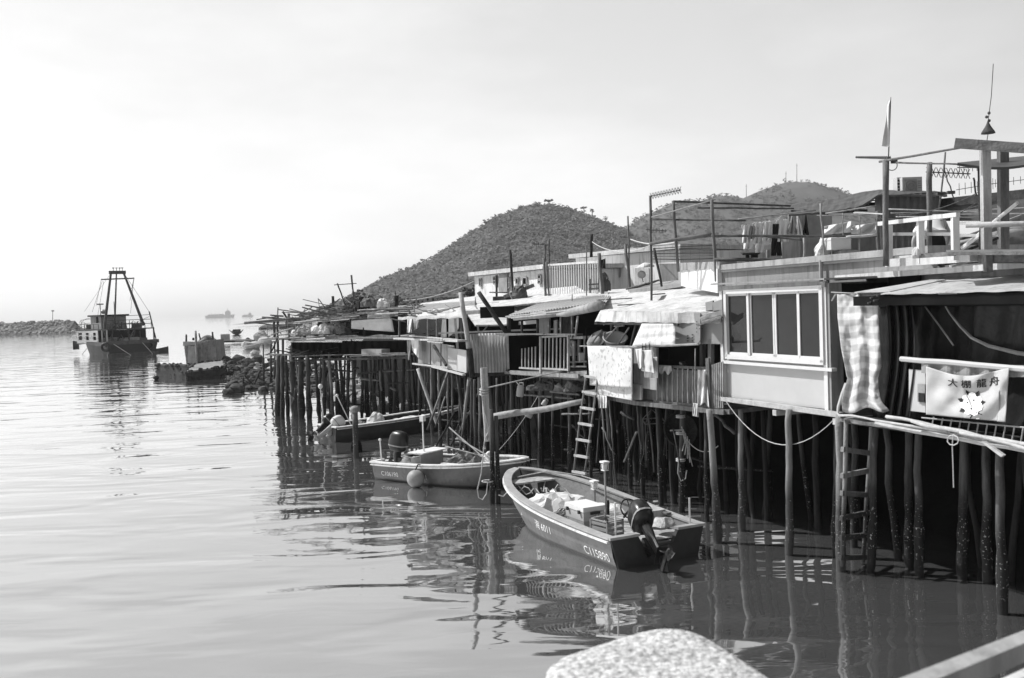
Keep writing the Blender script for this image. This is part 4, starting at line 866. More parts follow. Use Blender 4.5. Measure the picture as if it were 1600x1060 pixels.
m = MB(); m.grid(banner, 60, 30, .006); build(m, 'banner_cloth', mat('banner_cloth', .45, .9, .1, (3, 3, 3), .12, 60), t, smooth=True)
m = MB(); 
for ch, u0 in zip('\u5927\u68da\u9f8d\u821f', (.255, .415, .60, .755)):
    vs, fs = text_mesh(ch, 1.0); cx = .5
    m.add([banner(u0+v.x*.125, .20-(v.y-.35)*.20, .012) for v in vs], fs); m.add([banner(u0+.004+v.x*.125, .203-(v.y-.35)*.20, .014) for v in vs], fs)
build(m, 'lettering', m_ink, t)
m = MB(); E = (.545, .66)
def eb(x, y, d=.014): return banner(E[0]+x*.13, E[1]+y*.26, d)
for k in range(7):
    a = 2*pi*k/7+.3; c = (cos(a)*.68, sin(a)*.68)
    m.add([eb(c[0]+cos(b*pi/4)*.40, c[1]+sin(b*pi/4)*.40) for b in range(8)], [tuple(range(8))])
m.add([eb(cos(b*pi/5)*.42, sin(b*pi/5)*.42, .016) for b in range(10)], [tuple(range(10))]); m.add([eb(-.75, -1.35), eb(-.5, -1.0), eb(.75, 1.25), eb(.45, 1.3)], [(0, 1, 2, 3)])
build(m, 'emblem_petals', m_letter, t)
m = MB()
for k in range(7):
    a = 2*pi*k/7+.3+pi/7; m.add([eb(cos(a)*1.0+cos(b*2*pi/3+a)*.34, sin(a)*1.0+sin(b*2*pi/3+a)*.34, .010) for b in range(3)], [(0, 1, 2)])
    if k % 2: m.add([eb(cos(a)*.40+cos(b*2*pi/3+a)*.12, sin(a)*.40+sin(b*2*pi/3+a)*.12, .020) for b in range(3)], [(0, 1, 2)])
build(m, 'emblem_shapes', m_ink, t)
# bundle of pale bamboo along the deck edge
bp = [((1369, 664), (1660, 712), .040, 'thickest lower bamboo'), ((1385, 650), (1640, 702), .030, 'upper bamboo'), ((1312, 648), (1480, 676), .022, 'thin bamboo starting below the plaid cloth'), ((1425, 660), (1660, 705), .034, 'middle bamboo'), ((1500, 676), (1660, 715), .026, 'short bamboo ending under the rail bars')]
for k, ((x0, y0), (x1, y1), r, lb) in enumerate(bp):
    m = MB(); p, q = PR.at(x0, y0, .22+.05*k), PR.at(x1, y1, .26+.05*k); n_ = 8; m.path([p.lerp(q, i/n_)+Vector((0, 0, R.uniform(-.02, .02))) for i in range(n_+1)], [r*R.uniform(.85, 1.1) for _ in range(n_+1)], 7)
    solo(m, 'bamboo_pole', m_pale, lb+' of the pale bundle lashed along the deck edge', 'bamboo pole', 'bamboo bundle at the deck edge', smooth=True)
m = MB(); m.slab([PR.at(1536, 690, .5), PR.at(1542, 690, .5), PR.at(1572, 711, .5), PR.at(1568, 714, .5)], .05, PR.n); solo(m, 'broken_board', m_pale, 'splintered pale board pointing down from the bamboo bundle', 'board')
m = MB(); m.path([PR.at(x, y, .55) for x, y in ((1489, 680), (1488, 700), (1489, 725), (1490, 762))], .009, 5); m.path([PR.at(1489+9*cos(k*.7), 688+8*sin(k*.7), .56+.01*k) for k in range(14)], .010, 5, False)
solo(m, 'knotted_cord', m_rope, 'white cord knotted on the bamboo bundle and hanging straight down', 'cord')
# ladder to the water
def ladder(p0, p1, q0, q1, n, r, label, off0=.08, off1=.96, boards=False):
    t = thing('ladder', label, 'ladder', (Vector(p1)+Vector(q1))/2); p0, p1, q0, q1 = map(Vector, (p0, p1, q0, q1))
    for a, b in ((p0, p1), (q0, q1)): m = MB(); m.pole(a, b, r, r, 7, .008); build(m, 'rail', m_pole if not boards else m_stiltp, t, smooth=True)
    for k in range(n):
        f = lerp(off0, off1, k/(n-1)); a = p0.lerp(p1, f); b = q0.lerp(q1, f); d = (b-a)*.12; m = MB()
        tw = Vector((0, 0, R.uniform(-.05, .05) if boards else 0)); m.beam(a-d+tw, b+d-tw, .06, .09 if boards else .06); build(m, 'rung', m_stiltp if boards else m_pale, t)
    return t
ladder(P(1322, 655, 16.9), P(1316, 885, 17.1), P(1362, 655, 17.4), P(1348, 880, 17.6), 6, .04, 'rough plank-rung ladder going down to the water below the plaid cloth', .22, .95, True)

# ---------------- terrace building behind (upper storey)
def V3(x, y, z): return Vector((x, y, z))
H3 = thing('terrace_house', 'grey rendered house behind the windowed room with a flat roof terrace', 'house', PR.p(1, 0, -4))
PT = Plane(tuple(PR.p(-2.33, 0, -1.46).xy), tuple(PR.p(8, 0, -1.46).xy))
zT = 5.82
m = MB(); m.slab([PT.p(.0, 2.9, 0), PT.p(6.8, 2.9, 0), PT.p(6.8, zT-.14, 0), PT.p(0, zT-.14, 0)], .1, -PT.n); m.slab([PT.p(0, 2.9, -.1), PT.p(0, 2.9, -1.5), PT.p(0, zT-.14, -1.5), PT.p(0, zT-.14, -.1)], .1, PT.u); build(m, 'wall', m_greyw, H3)
m = MB(); m.slab([PT.p(-.12, zT, .12), PT.p(6.8, zT, .12), PT.p(6.8, zT, -7), PT.p(-.12, zT, -7)], .13); build(m, 'terrace_floor', m_conc, H3)
m = MB(); m.slab([PR.p(-3.2, 2.82, -1.5), PR.p(3.85, 2.82, -1.5), PR.p(3.85, 2.82, -9), PR.p(-3.2, 2.82, -9)], .1); build(m, 'ground_floor', m_woodd, H3)
m = MB(); m.beam(PT.p(-.12, zT-.16, .05), PT.p(6.7, zT-.16, .05), .05, .05); m.path([PT.p(3.9, zT-.1, .1), PT.p(3.9, 4.9, .1)], .04, 7); build(m, 'drain_pipe', m_grey, H3)
# bright block left of it (px 1062-1125)
H3b = thing('lime_washed_block', 'small bright lime-washed block with a flat cap left of the grey terrace house', 'outbuilding', P(1090, 470, 25)-Vector((0, 0, 2)))
Yb = 24.2
m = MB(); m.slab([P(1064, 447, 25.4), P(1121, 458, 23.3), P(1121, 414, 23.3), P(1064, 417, 25.4)], .25, (.93, .36, 0)); build(m, 'wall', m_lime, H3b)
m = MB(); m.slab([P(1061, 423, 25.4), P(1124, 420, 23.2), P(1124, 409, 23.2), P(1061, 411, 25.4)], .5, (.93, .36, 0)); build(m, 'cap', m_conc, H3b)
# ============================================================ ROOF TERRACES ON THE RIGHT
def polepx(x0, y0, x1, y1, Y0, Y1, r, mm, name, label, cat, group=None, r1=None, wob=.012):
    m = MB(); m.pole(P(x0, y0, Y0), P(x1, y1, Y1), r, r1 or r*.85, 7, wob); return solo(m, name, mm, label, cat, group, smooth=True)
# dark shed with a sagging roof
YS = 26.0
SH = thing('dark_shed', 'long dark sheet-metal shed with a sagging tarred roof on the terrace', 'shed', P(1400, 405, YS))
m = MB()
def corr(m, PL, a0, a1, z0, z1, d, amp=.012, per=.09, t=.012):
    n = max(4, int((a1-a0)/per*4)); m.grid(lambda u, v: PL.p(lerp(a0, a1, u), lerp(z1, z0, v), d+amp*sin(u*(a1-a0)/per*2*pi)), n, 1, t)
PS = Plane(tuple(P(1378, 400, YS-1.0).xy), tuple(P(1470, 400, YS-1.6).xy))
Ls = PS.len
m = MB(); corr(m, PS, -.0, Ls, 5.7, PS.at(1420, 303).z, 0, .015, .16); build(m, 'front_wall', m_metalD, SH)
m = MB(); m.slab([P(1368, 305, 26), P(1383, 305, 25.4), P(1386, 420, 25.4), P(1370, 420, 26)], .06, (0, 1, 0)); build(m, 'corner_wall', m_greyw, SH)
m = MB(); m.slab([P(1300, 360, 28.4), P(1370, 356, 28.4), P(1370, 415, 28.4), P(1300, 415, 28.4)], .05, (0, 1, 0)); m.slab([P(1232, 335, 31), P(1300, 335, 31), P(1300, 412, 31), P(1232, 412, 31)], .05, (0, 1, 0)); build(m, 'back_wall', m_conc, SH)
m = MB(); m.grid(lambda u, v: P(lerp(1232, 1480, u), interp([(1232, 323), (1300, 313), (1345, 302), (1372, 298), (1480, 301)], lerp(1232, 1480, u))+v*interp([(1232, 14), (1345, 22), (1372, 8), (1480, 5)], lerp(1232, 1480, u))+1.5*noise.noise(Vector((u*30, v*4, 2))), lerp(29-2.5*u, 26.0-1.9*u, v)), 60, 5, .05); build(m, 'roof', m_metalD, SH)
m = MB()
for k in range(14):
    x = 1236+k*10; y = interp([(1232, 334), (1300, 328), (1372, 314)], x); m.path([P(x, y+R.uniform(-4, 3), 26.8), P(x+R.uniform(25, 60), y-3+R.uniform(-3, 5), 26.5)], R.uniform(.015, .035), 5)
build(m, 'eaves_battens', m_woodd, SH)
m = MB(); m.slab([P(1470, 320, 25), P(1560, 306, 23), P(1680, 300, 21), P(1680, 345, 21), P(1560, 345, 23), P(1470, 345, 25)], .1, (0, 1, 0)); build(m, 'side_wall', m_metalD, SH)
m = MB(); m.beam(P(1468, 318, 24.9), P(1690, 294, 20.9), .12, .22); build(m, 'side_fascia', m_woodd, SH)
# ridge lines: main terrace bamboo frame
YF = 23.2
frame_posts = [(1016, 306, 1018, 470, 24.8, .035, m_bamd, 'tall thin post carrying the spiky television aerial'), (1052, 314, 1060, 425, 24.4, .045, m_pole, 'weathered post second from the left of the terrace frame'),
    (1112, 312, 1119, 440, 23.4, .045, m_pole, 'weathered post at the left corner of the grey house terrace'), (1282, 318, 1290, 425, 22.8, .022, m_bam, 'thin crooked pale stick in front of the dark shed'),
    (1371, 330, 1374, 412, 23.6, .05, m_pole, 'short grey post at the corner of the dark shed'), (1256, 372, 1257, 425, 22.8, .028, m_bam, 'slim upright under the middle of the terrace rail')]
for a in frame_posts: polepx(a[0], a[1], a[2], a[3], a[4], a[4], a[5], a[6], 'terrace_post', a[7], 'post', 'bamboo frame of the terrace')
rails = [(1016, 340, 1118, 312, 24.8, 23.4, .018, m_bam, 'pale rail rising from the aerial post to the corner post'), (1052, 315, 1235, 322, 24.4, 25.5, .030, m_bamd, 'top dark rail running to the dark shed'),
    (1090, 325, 1240, 326, 24.4, 25.5, .024, m_bamd, 'dark rail just under the top one'), (1017, 343, 1165, 345, 24.8, 23.5, .026, m_bamd, 'dark middle rail left of the laundry'),
    (1016, 381, 1114, 365, 24.8, 23.4, .042, m_bamd, 'thick sagging rail on the left terrace corner'), (1060, 376, 1114, 368, 24.4, 23.4, .030, m_bamd, 'rail below the thick sagging one'),
    (1112, 369, 1370, 369, 23.4, 23.0, .032, m_bamd, 'long dark rail in front of the laundry'), (1200, 370, 1256, 375, 23.3, 23.0, .030, m_bamd, 'curved dark branch below the long rail'),
    (1116, 406, 1370, 405, 23.3, 22.7, .045, m_bamd, 'lowest dark rail along the terrace edge'), (1153, 343, 1275, 329, 23.8, 23.6, .020, m_bam, 'pale laundry pole with the washing'),
    (1290, 334, 1368, 322, 23.6, 23.0, .020, m_bam, 'pale rod slanting up to the dark shed'), (1276, 337, 1360, 336, 23.4, 23.0, .014, m_bam, 'thin white rod before the plastic sheet'),
    (1334, 333, 1382, 335, 23.0, 17.2, .016, m_pale, 'white rod resting on the tall aerial post'), (1322, 371, 1370, 367, 22.6, 22.4, .035, m_pale, 'short white pipe above the foam boxes')]
for a in rails: polepx(a[0], a[1], a[2], a[3], a[4], a[5], a[6], a[7], 'terrace_rail', a[8], 'rail', 'bamboo frame of the terrace', wob=.02)
for k in range(6):
    m = MB(); y = 380+k*5; m.path([P(1020, y+5-k, 25.2), P(1065, y+1, 25.0), P(1120, y+R.uniform(-2, 2), 24.8)], .012, 5)
    solo(m, 'bamboo_cane', m_bamd if k % 2 else m_bam, ['highest', 'second', 'third', 'fourth', 'fifth', 'lowest'][k]+' of six thin canes stacked on the left terrace corner', 'cane', 'canes on the left terrace corner')
polepx(1022, 388, 1034, 448, 24.6, 24.4, .035, m_woodd, 'prop', 'black slanting prop under the left terrace corner', 'prop')
# solid parapet sheet behind the laundry
m = MB(); m.slab([P(1118, 392, 27), P(1250, 388, 27), P(1250, 408, 27), P(1118, 408, 27)], .06, (0, 1, 0)); solo(m, 'low_wall', m_concl, 'low pale wall behind the laundry on the terrace', 'wall')
m = MB(); m.slab([P(1222, 345, 26.4), P(1250, 345, 26.2), P(1250, 405, 26.2), P(1222, 405, 26.4)], .05, (0, 1, 0)); solo(m, 'grey_sheet', m_greyw, 'grey sheet panel behind the black trousers on the line', 'panel')
# laundry
def garment(px, py, w_, h_, Y, mm, name, label, kind='shirt', lean=0, group='laundry on the terrace pole'):
    m = MB(); s_ = w_/2
    def edge(v):
        if kind == 'shirt': return interp([(0, .35), (.08, .9), (.22, 1.0), (.26, .72), (1, .80)], v)
        if kind == 'towel': return .8
        if kind == 'cone': return interp([(0, .15), (1, 1.0)], v)
        return interp([(0, .62), (.15, .7), (1, .9)], v)
    if kind == 'trousers':
        for sd in (-1, 1):
            m.grid(lambda u, v: P(px+sd*s_*(.05+.55*v)+(u-.5)*s_*(1.2-.25*v)*(1 if v > .25 else 1)+lean*v, py+h_*v, Y+.02*sin(u*9+v*4)), 8, 14, .02)
    else: m.grid(lambda u, v: P(px+(u-.5)*2*s_*edge(v)+lean*v, py+h_*v+(1.5*sin(u*pi) if v == 0 and kind == 'shirt' else 0), Y+.05*sin(u*13+v*3)*(.3+v)), 14, 12, .012)
    return solo(m, name, mm, label, 'laundry', group, smooth=True)
LY = 23.75
for a in ((1166, 350, 15, 30, m_cloth, 'shirt', 'small white shirt at the left end of the laundry pole', 'shirt'), (1175, 352, 12, 22, m_clothg, 'vest', 'small pale-grey vest second on the laundry pole', 'shirt'),
          (1184, 347, 18, 34, m_print, 'shirt', 'mottled white blouse third on the laundry pole', 'shirt'), (1199, 345, 16, 32, m_cloth, 'vest', 'white vest with dark edging beside the black trousers', 'shirt'),
          (1213, 350, 16, 50, m_clothd, 'trousers', 'black trousers hanging in the middle of the laundry pole', 'trousers'), (1223, 342, 22, 36, m_cloth, 'shirt', 'white shirt on a hanger right of the black trousers', 'shirt'),
          (1238, 338, 16, 28, m_clothg, 'cloth', 'grey printed cloth hanging right of the hanger shirt', 'cone'), (1246, 338, 13, 30, m_cloth, 'cloth', 'white cloth hanging in a narrow triangle', 'cone'),
          (1259, 336, 10, 33, m_clothd, 'cloth', 'black cloth at the right end of the laundry pole', 'cone'), (1170, 372, 20, 18, m_cloth, 'sheet', 'white cloth showing below the long rail at the left', 'towel'), (1188, 373, 18, 22, m_tarpL, 'sheet', 'pale cloth showing below the long rail near the trousers', 'towel')):
    garment(a[0], a[1], a[2], a[3], LY+(.3 if a[6][:5] in ('white', 'pale ') and a[7] == 'towel' else 0), a[4], a[5], a[6], a[7], lean=6 if a[0] == 1246 else 0)
m = MB(); m.path([P(1212, 344, LY), P(1221, 338.5, LY), P(1230, 344, LY)], .010, 5); m.path([P(1221, 339, LY), P(1221, 334, LY)], .008, 5); solo(m, 'clothes_hanger', m_pale, 'pale wire hanger holding the white shirt', 'hanger')
# low bench and stool behind
m = MB(); m.slab([P(1158, 394, 25.4), P(1188, 393, 25.4), P(1186, 395, 25.0), P(1160, 396, 25.0)], .05)
for x in (1168, 1176, 1181): m.beam(P(x, 395, 25.2), P(x, 409, 25.2), .09, .09, (0, 1, 0))
solo(m, 'low_table', m_woodd, 'small dark table under the laundry', 'table')
m = MB(); m.beam(P(1200, 391, 25), P(1200, 408, 25), .07, .07, (0, 1, 0)); solo(m, 'short_post', m_greyw, 'short square grey post left of the black trousers', 'post')
# boxes, tank, tray on the terrace behind the rail
m = MB(); 
def bulge(c, sz, mm, name, label, cat, rz=0, bev=.04):
    t = MB(); M_ = Matrix.Rotation(rz, 3, 'Z'); c = Vector(c); x, y, z = sz
    prof = [(-.5, .92), (-.46, 1), (.40, 1.0), (.46, .97), (.5, .90)]; vs = []
    for h_, k in prof:
        for sx, sy in ((-1, -1), (1, -1), (1, 1), (-1, 1)): vs.append(c+M_ @ Vector((sx*x/2*k, sy*y/2*k, h_*z)))
    t.add(vs, [(i*4+k, i*4+(k+1) % 4, i*4+4+(k+1) % 4, i*4+4+k) for i in range(4) for k in range(4)]+[(3, 2, 1, 0), (16, 17, 18, 19)])
    t.box(c+Vector((0, 0, z*.30)), (x*1.03, y*1.03, z*.05), rz); return solo(t, name, mm, label, cat)
bulge(P(1305, 382, 22.9), (.55, .45, .30), m_cloth, 'foam_box', 'white foam box standing on the terrace behind the rail', 'box', .3)
bulge(P(1322, 399, 22.8), (.50, .4, .22), m_clothg, 'grey_box', 'grey box under the white foam box', 'box', .2)
heap_solo(P(1283, 402, 23.0), .16, .14, .42, m_tarpL, 'plastic_bags', 'pile of pale plastic bags left of the white foam box', 'bags', 31, .9)
m = MB(); m.grid(lambda u, v: P(lerp(1288, 1330, u), lerp(346, 367-4*u, v)-0+8*(1-u)*(1-v), 24+.12*sin(u*9+v*5)), 16, 8, .01); solo(m, 'plastic_sheet', m_tarpL, 'pale plastic sheet bundled behind thin bars near the shed', 'plastic sheet', smooth=True)
m = MB(); m.grid(lambda u, v: P(lerp(1330, 1370, u), lerp(348, 366, v)+6*(1-u)*(1-v), 24+.14*sin(u*8+v*5)), 16, 8, .01); solo(m, 'plastic_sheet', m_cloth, 'bright white plastic sheet against the corner of the dark shed', 'plastic sheet', smooth=True)
for x in (1317, 1343): polepx(x, 333, x+1, 404, 23.3, 23.3, .016, m_greyw, 'thin_bar', ('left' if x == 1317 else 'right')+' thin upright bar in front of the plastic sheets', 'bar', 'bars before the plastic sheets')
m = MB(); m.slab([P(1292, 404, 22.6), P(1350, 398, 22.6), P(1368, 408, 22.5), P(1368, 416, 22.5), P(1292, 416, 22.6)], .5, (0, 1, 0)); solo(m, 'planter_mound', m_mud, 'dark heap of refuse sacks at the terrace edge below the shed', 'heap')
# ---- near terrace: white railing
YN = 16.6
tr = thing('white_railing', 'white-painted timber railing on the near terrace, rising to the right', 'railing', P(1440, 416, YN))
ends = [(1389, 352, 1389, 417, 17.3), (1438, 342, 1439, 412, 16.6), (1492, 336, 1493, 407, 15.8)]
for x0, y0, x1, y1, Y in ends: m = MB(); m.beam(P(x0, y0, Y), P(x1, y1, Y), .105, .09, (0, 1, 0)); build(m, 'post', m_white, tr)
m = MB(); m.beam(P(1374, 350, 17.5), P(1497, 335.5, 15.7), .08, .07); build(m, 'top_rail', m_white, tr)
m = MB(); m.beam(P(1389, 366, 17.5), P(1494, 366, 16.0), .03, .055); build(m, 'middle_rail', m_concl, tr)
m = MB(); m.beam(P(1382, 404, 17.5), P(1432, 400, 16.9), .05, .04); build(m, 'low_rail', m_white, tr)
m = MB(); m.beam(P(1392, 411, 17.2), P(1500, 404, 15.8), .05, .14); build(m, 'kick_board', m_concl, tr)
m = MB(); m.beam(P(1428, 401, 16.3), P(1492, 396.5, 15.4), .06, .07); solo(m, 'grey_timber', m_wood, 'grey timber lying against the foot of the white railing', 'timber')
heap_solo(P(1432, 400, 16.1), .07, .06, .18, m_cloth, 'glove', 'crumpled white rag on the corner of the grey timber', 'rag', 41, .8)
m = MB(); m.beam(P(1495, 368, 16.5), P(1560, 368, 16), .03, .05); m.beam(P(1497, 349, 17.5), P(1560, 349, 17), .03, .06); solo(m, 'cross_rail', m_concl, 'pair of pale cross rails behind the big right-hand post', 'rail')
# posts
polepx(1384, 252, 1384, 416, 17.0, 17.0, .055, m_pole, 'tall_post', 'tall weathered post with an aerial and a torn flag at its top', 'post', r1=.05)
polepx(1452.5, 254, 1452.5, 400, 18.2, 18.2, .052, m_pole, 'tall_post', 'second tall weathered post, standing behind the bending person', 'post', r1=.05)
m = MB(); m.beam(P(1539, 222, 15.2), P(1542, 412, 15.2), .13, .11, (0, 1, 0)); solo(m, 'square_post', mat('grey_timber_big', .36, .85, .35, (9, 9, 1.5), .4, 25), 'thickest square post, carrying the heavy cross beam', 'post')
polepx(1530, 262, 1533, 412, 15.6, 15.6, .03, m_woodd, 'thin_post', 'thin dark pole lashed beside the thick square post', 'post')
m = MB(); m.beam(P(1567, 232, 16.6), P(1568, 412, 16.6), .15, .12, (0, 1, 0)); solo(m, 'square_post', m_pole, 'square post right of the thickest one under the same beam', 'post')
m = MB(); m.beam(P(1492, 224, 15.3), P(1660, 236, 14.6), .09, .15); solo(m, 'cross_beam', mat('beam_timber', .20, .85, .5, (3, 3, 9), .4, 25), 'heavy weathered cross beam on top of the square posts', 'beam')
polepx(1374, 253, 1512, 229, 17.1, 15.6, .022, m_pole, 'long_rod', 'rod slanting up from the tall post to the cross beam', 'rod')
polepx(1396, 254, 1500, 257, 17.0, 16.0, .017, m_pole, 'long_rod', 'level rod from the tall post towards the right canopy', 'rod')
m = MB(); m.grid(lambda u, v: P(lerp(1496, 1690, u), lerp(257, 247, u)+lerp(-1-9*u, 10*sin(pi*min(1, u*1.3)), v), lerp(17.5, 15.5, v)), 20, 4, .04); solo(m, 'ragged_canopy', m_metalD, 'ragged dark canopy sheet behind the thick square post', 'canopy')
m = MB(); m.beam(P(1560, 346, 15.8), P(1503, 388, 16.6), .05, .05); m.pole(P(1439+64, 388, 16.6), P(1590, 317, 15.4), .03, .03); solo(m, 'diagonal_brace', m_white, 'white diagonal brace behind the thick square post', 'brace')
m = MB(); m.path([P(1509, 352, 14.9), P(1600, 350, 14.6), P(1700, 349, 14.2)], .045, 8); m.path([P(1530, 351.5, 14.88), P(1536, 351.3, 14.86)], .055, 8); solo(m, 'bamboo_rail', m_pale, 'thick pale bamboo rail crossing the thick square post', 'bamboo pole', smooth=True)
for k, (x0, y0, x1, y1) in enumerate(((1388, 327, 1560, 333), (1392, 333, 1560, 328), (1400, 339, 1570, 340), (1500, 331, 1660, 321), (1450, 336, 1640, 334))):
    polepx(x0, y0, x1, y1, 19, 17.5, .014, m_bam, 'drying_rod', ['uppermost', 'second', 'third', 'steepest', 'lowest'][k]+' of the thin pale rods crossing above the white railing', 'rod', 'thin rods above the railing')
# deck objects at right
m = MB(); m.slab([P(1478, 391, 15.6), P(1700, 388, 14.2), P(1700, 392, 13.2), P(1478, 394, 14.8)], .05); m.slab([P(1548, 396, 14.6), P(1700, 394, 13.6), P(1700, 410, 13.6), P(1548, 410, 14.6)], .4, (0, 1, 0)); m.beam(P(1543, 395, 14.6), P(1544, 425, 14.6), .1, .1, (0, 1, 0)); solo(m, 'work_bench', m_wood, 'low plank bench at the foot of the thick square post', 'bench')
bulge(P(1519, 403, 15.2), (.28, .25, .13), m_concl, 'foam_block', 'pale foam block beneath the plank bench', 'block', .2)
m = MB(); m.beam(P(1484, 416, 15.3), P(1520, 408, 15.3), .05, .03); m.beam(P(1486, 417, 15.2), P(1526, 406, 15.4), .03, .03); solo(m, 'loose_stick', m_pale, 'loose pale sticks on the slab below the white railing', 'stick')
polepx(1500, 395, 1560, 372, 15.9, 15.5, .025, m_woodd, 'dark_stick', 'dark stick leaning behind the plank bench', 'stick')
# grey sloping tarp to the right
m = MB(); m.grid(lambda u, v: P(lerp(1500, 1690, u), lerp(372, 300, u)+v*lerp(16, 80, u), 18.5-u+.1*sin(v*9)), 14, 8, .02); solo(m, 'sloping_tarp', m_greyw, 'grey sloping tarpaulin behind the right-hand posts', 'tarpaulin', smooth=True)
# aircon units
def aircon(px, py, Y, w_, label, fin=False):
    c = P(px, py, Y); t = thing('aircon_unit', label, 'air conditioner', c-Vector((0, 0, .26))); m = MB(); m.box(c, (w_, .3, .52)); m.box(c+Vector((-w_*.3, 0, -.3)), (.06, .3, .08)); m.box(c+Vector((w_*.3, 0, -.3)), (.06, .3, .08)); build(m, 'casing', m_panel, t)
    m = MB()
    if fin:
        for k in range(5): m.box(c+Vector((0, -.16, -.19+k*.09)), (w_*.8, .02, .05))
        build(m, 'grille', m_ink, t)
    else:
        m.box(c+Vector((-w_*.08, -.155, 0)), (w_*.62, .02, .40)); g = build(m, 'grille', m_clothg, t); m = MB(); m.ring(c+Vector((-w_*.08, -.17, 0)), .16, .012, Matrix.Rotation(pi/2, 3, 'X'), 18, 5); m.ring(c+Vector((-w_*.08, -.17, 0)), .09, .012, Matrix.Rotation(pi/2, 3, 'X'), 16, 5); build(m, 'fan_guard', m_greyw, g)
        m = MB(); 
        for k in range(4): m.box(c+Vector((w_*.37, -.155, .14-k*.06)), (w_*.16, .015, .03))
        build(m, 'vent', m_clothg, t)
    return t
aircon(1422, 292.5, 27, .55, 'pale air-conditioner outdoor unit with a round fan on the shed roof'); aircon(1402, 293, 27.2, .12, 'narrow slotted unit on the shed roof left of the round-fan air conditioner', True)
# aerials
def yagi(p, q, n, el, mm, label, boom=.012, cross=False, taper=.6, name='television_aerial', up=(0, 0, 1), post=None, double=True):
    p = Vector(p); q = Vector(q); t = thing(name, label, 'aerial', p); m = MB(); m.path([p, q], boom, 6); build(m, 'boom', m_rust, t)
    d = (q-p).normalized(); s_ = Vector(up); m = MB()
    for k in range(n):
        f = (k+.5)/n; c = p.lerp(q, f); e = el*(1-(1-taper)*f)
        if cross:
            for sg in (-1, 1): a = (s_+d*.55*sg).normalized(); m.path([c-a*e, c+a*e], .008, 4)
        else: m.path([c-s_*e, c+s_*e], .007, 4)
    build(m, 'elements', m_rust, t)
    if post:
        m = MB(); m.path(post, .02, 6); build(m, 'mast', m_rust, t)
    return t
yagi(P(1016, 307, 24.8), P(1064, 297, 24.2), 11, .09, m_rust, 'spiky television aerial pointing right on the tall thin post', cross=True, taper=1.1)
yagi(P(1392, 247, 17), P(1337, 246, 17.5), 16, .035, m_rust, 'long bristly aerial pointing left from the tall flag post', cross=True)
yagi(P(1447, 269, 19), P(1516, 272, 19.5), 9, .11, m_rust, 'aerial with crossed elements in front of the right canopy', cross=True, taper=1.0)
yagi(P(1494, 297, 20), P(1560, 286, 20), 7, .13, m_rust, 'faint comb aerial below the crossed one', boom=.007)
yagi(P(1546, 288, 20.5), P(1600, 281, 20.5), 5, .12, m_rust, 'small comb aerial right of the thick square post', boom=.007)
yagi(P(1496, 262, 18.6), P(1530, 262, 18.2), 5, .10, m_grey, 'small looped aerial tucked under the canopy', cross=False)
m = MB(); m.ring(P(1393, 258, 17), .10, .008, Matrix.Rotation(radians(80), 3, 'X'), 18, 5); m.box(P(1397, 252, 17), (.1, .06, .08)); m.path([P(1390, 250, 17), P(1402, 254, 17)], .02, 6); solo(m, 'cable_loop', m_rust, 'small bracket and cable loop at the top of the tall flag post', 'bracket')
polepx(1477, 238, 1467, 328, 19, 19, .018, m_pole, 'aerial_mast', 'thin mast standing on the shed roof behind the aerials', 'mast'); polepx(1475, 265, 1490, 310, 19, 19, .014, m_pole, 'mast_stay', 'slanting stay of the thin roof mast', 'stay')
polepx(1521, 278, 1526, 306, 19, 19, .02, m_woodd, 'dark_rod', 'short dark rod below the canopy', 'rod')
m = MB(); m.box(P(1470, 303, 19), (.16, .08, .05)); m.box(P(1486, 301, 19), (.14, .06, .06)); m.box(P(1478, 303, 19.05), (.1, .02, .02)); solo(m, 'mast_clamp', m_rust, 'rusty clamp arm across the thin roof mast', 'clamp')
# torn flag
t = thing('torn_flag', 'tall narrow torn white flag on a thin staff above the tall post', 'flag', P(1387, 252, 17))
m = MB(); m.path([P(1388, 252, 17), P(1390, 205, 17), P(1392, 152, 17)], [.012, .010, .006], 5); build(m, 'staff', m_rust, t)
m = MB(); m.grid(lambda u, v: P(lerp(1392-2.5*v, interp([(0, 1390), (.1, 1387), (.5, 1383), (1, 1377)], v), u), lerp(157, 230, v)+u*2*sin(v*4), 17+.03*sin(u*7+v*5)), 8, 20, .006); build(m, 'flag_cloth', m_clothg if False else m_tarpL, t, smooth=True)
# bell-like cluster on cable, far right
t = thing('hanging_bell', 'small dark bell shape hung from a cable over the thick square post', 'bell', P(1544, 208, 15.2)); c = P(1544, 209, 15.2)
m = MB(); m.lathe([(.105, 0), (.095, .03), (.05, .10), (.02, .16), (.012, .19)], c, 14); build(m, 'bell_body', m_rust, t, smooth=True)
m = MB(); m.path([c+Vector((0, 0, .18)), P(1549, 150, 15.2), P(1552, 100, 15.2)], .006, 5); m.path([P(1541, 226, 15.2), c], .006, 5)
for k in range(3): m.ball(c+Vector((.02*(-1)**k, 0, .2+.06*k)), .025, 7, 5)
build(m, 'cable', m_rust, t)
# wires
for k, (a, b, s_) in enumerate((((1340, 335, 25), (1540, 318, 17), .2), ((1400, 336, 19), (1530, 300, 16), .1), ((1470, 345, 18), (1540, 306, 15.6), .05))):
    solo(sag(P(*a), P(*b), s_, .008), 'wire', m_rust, ['longest', 'middle', 'shortest'][k]+' of the thin wires crossing above the white railing', 'wire', 'wires above the railing')

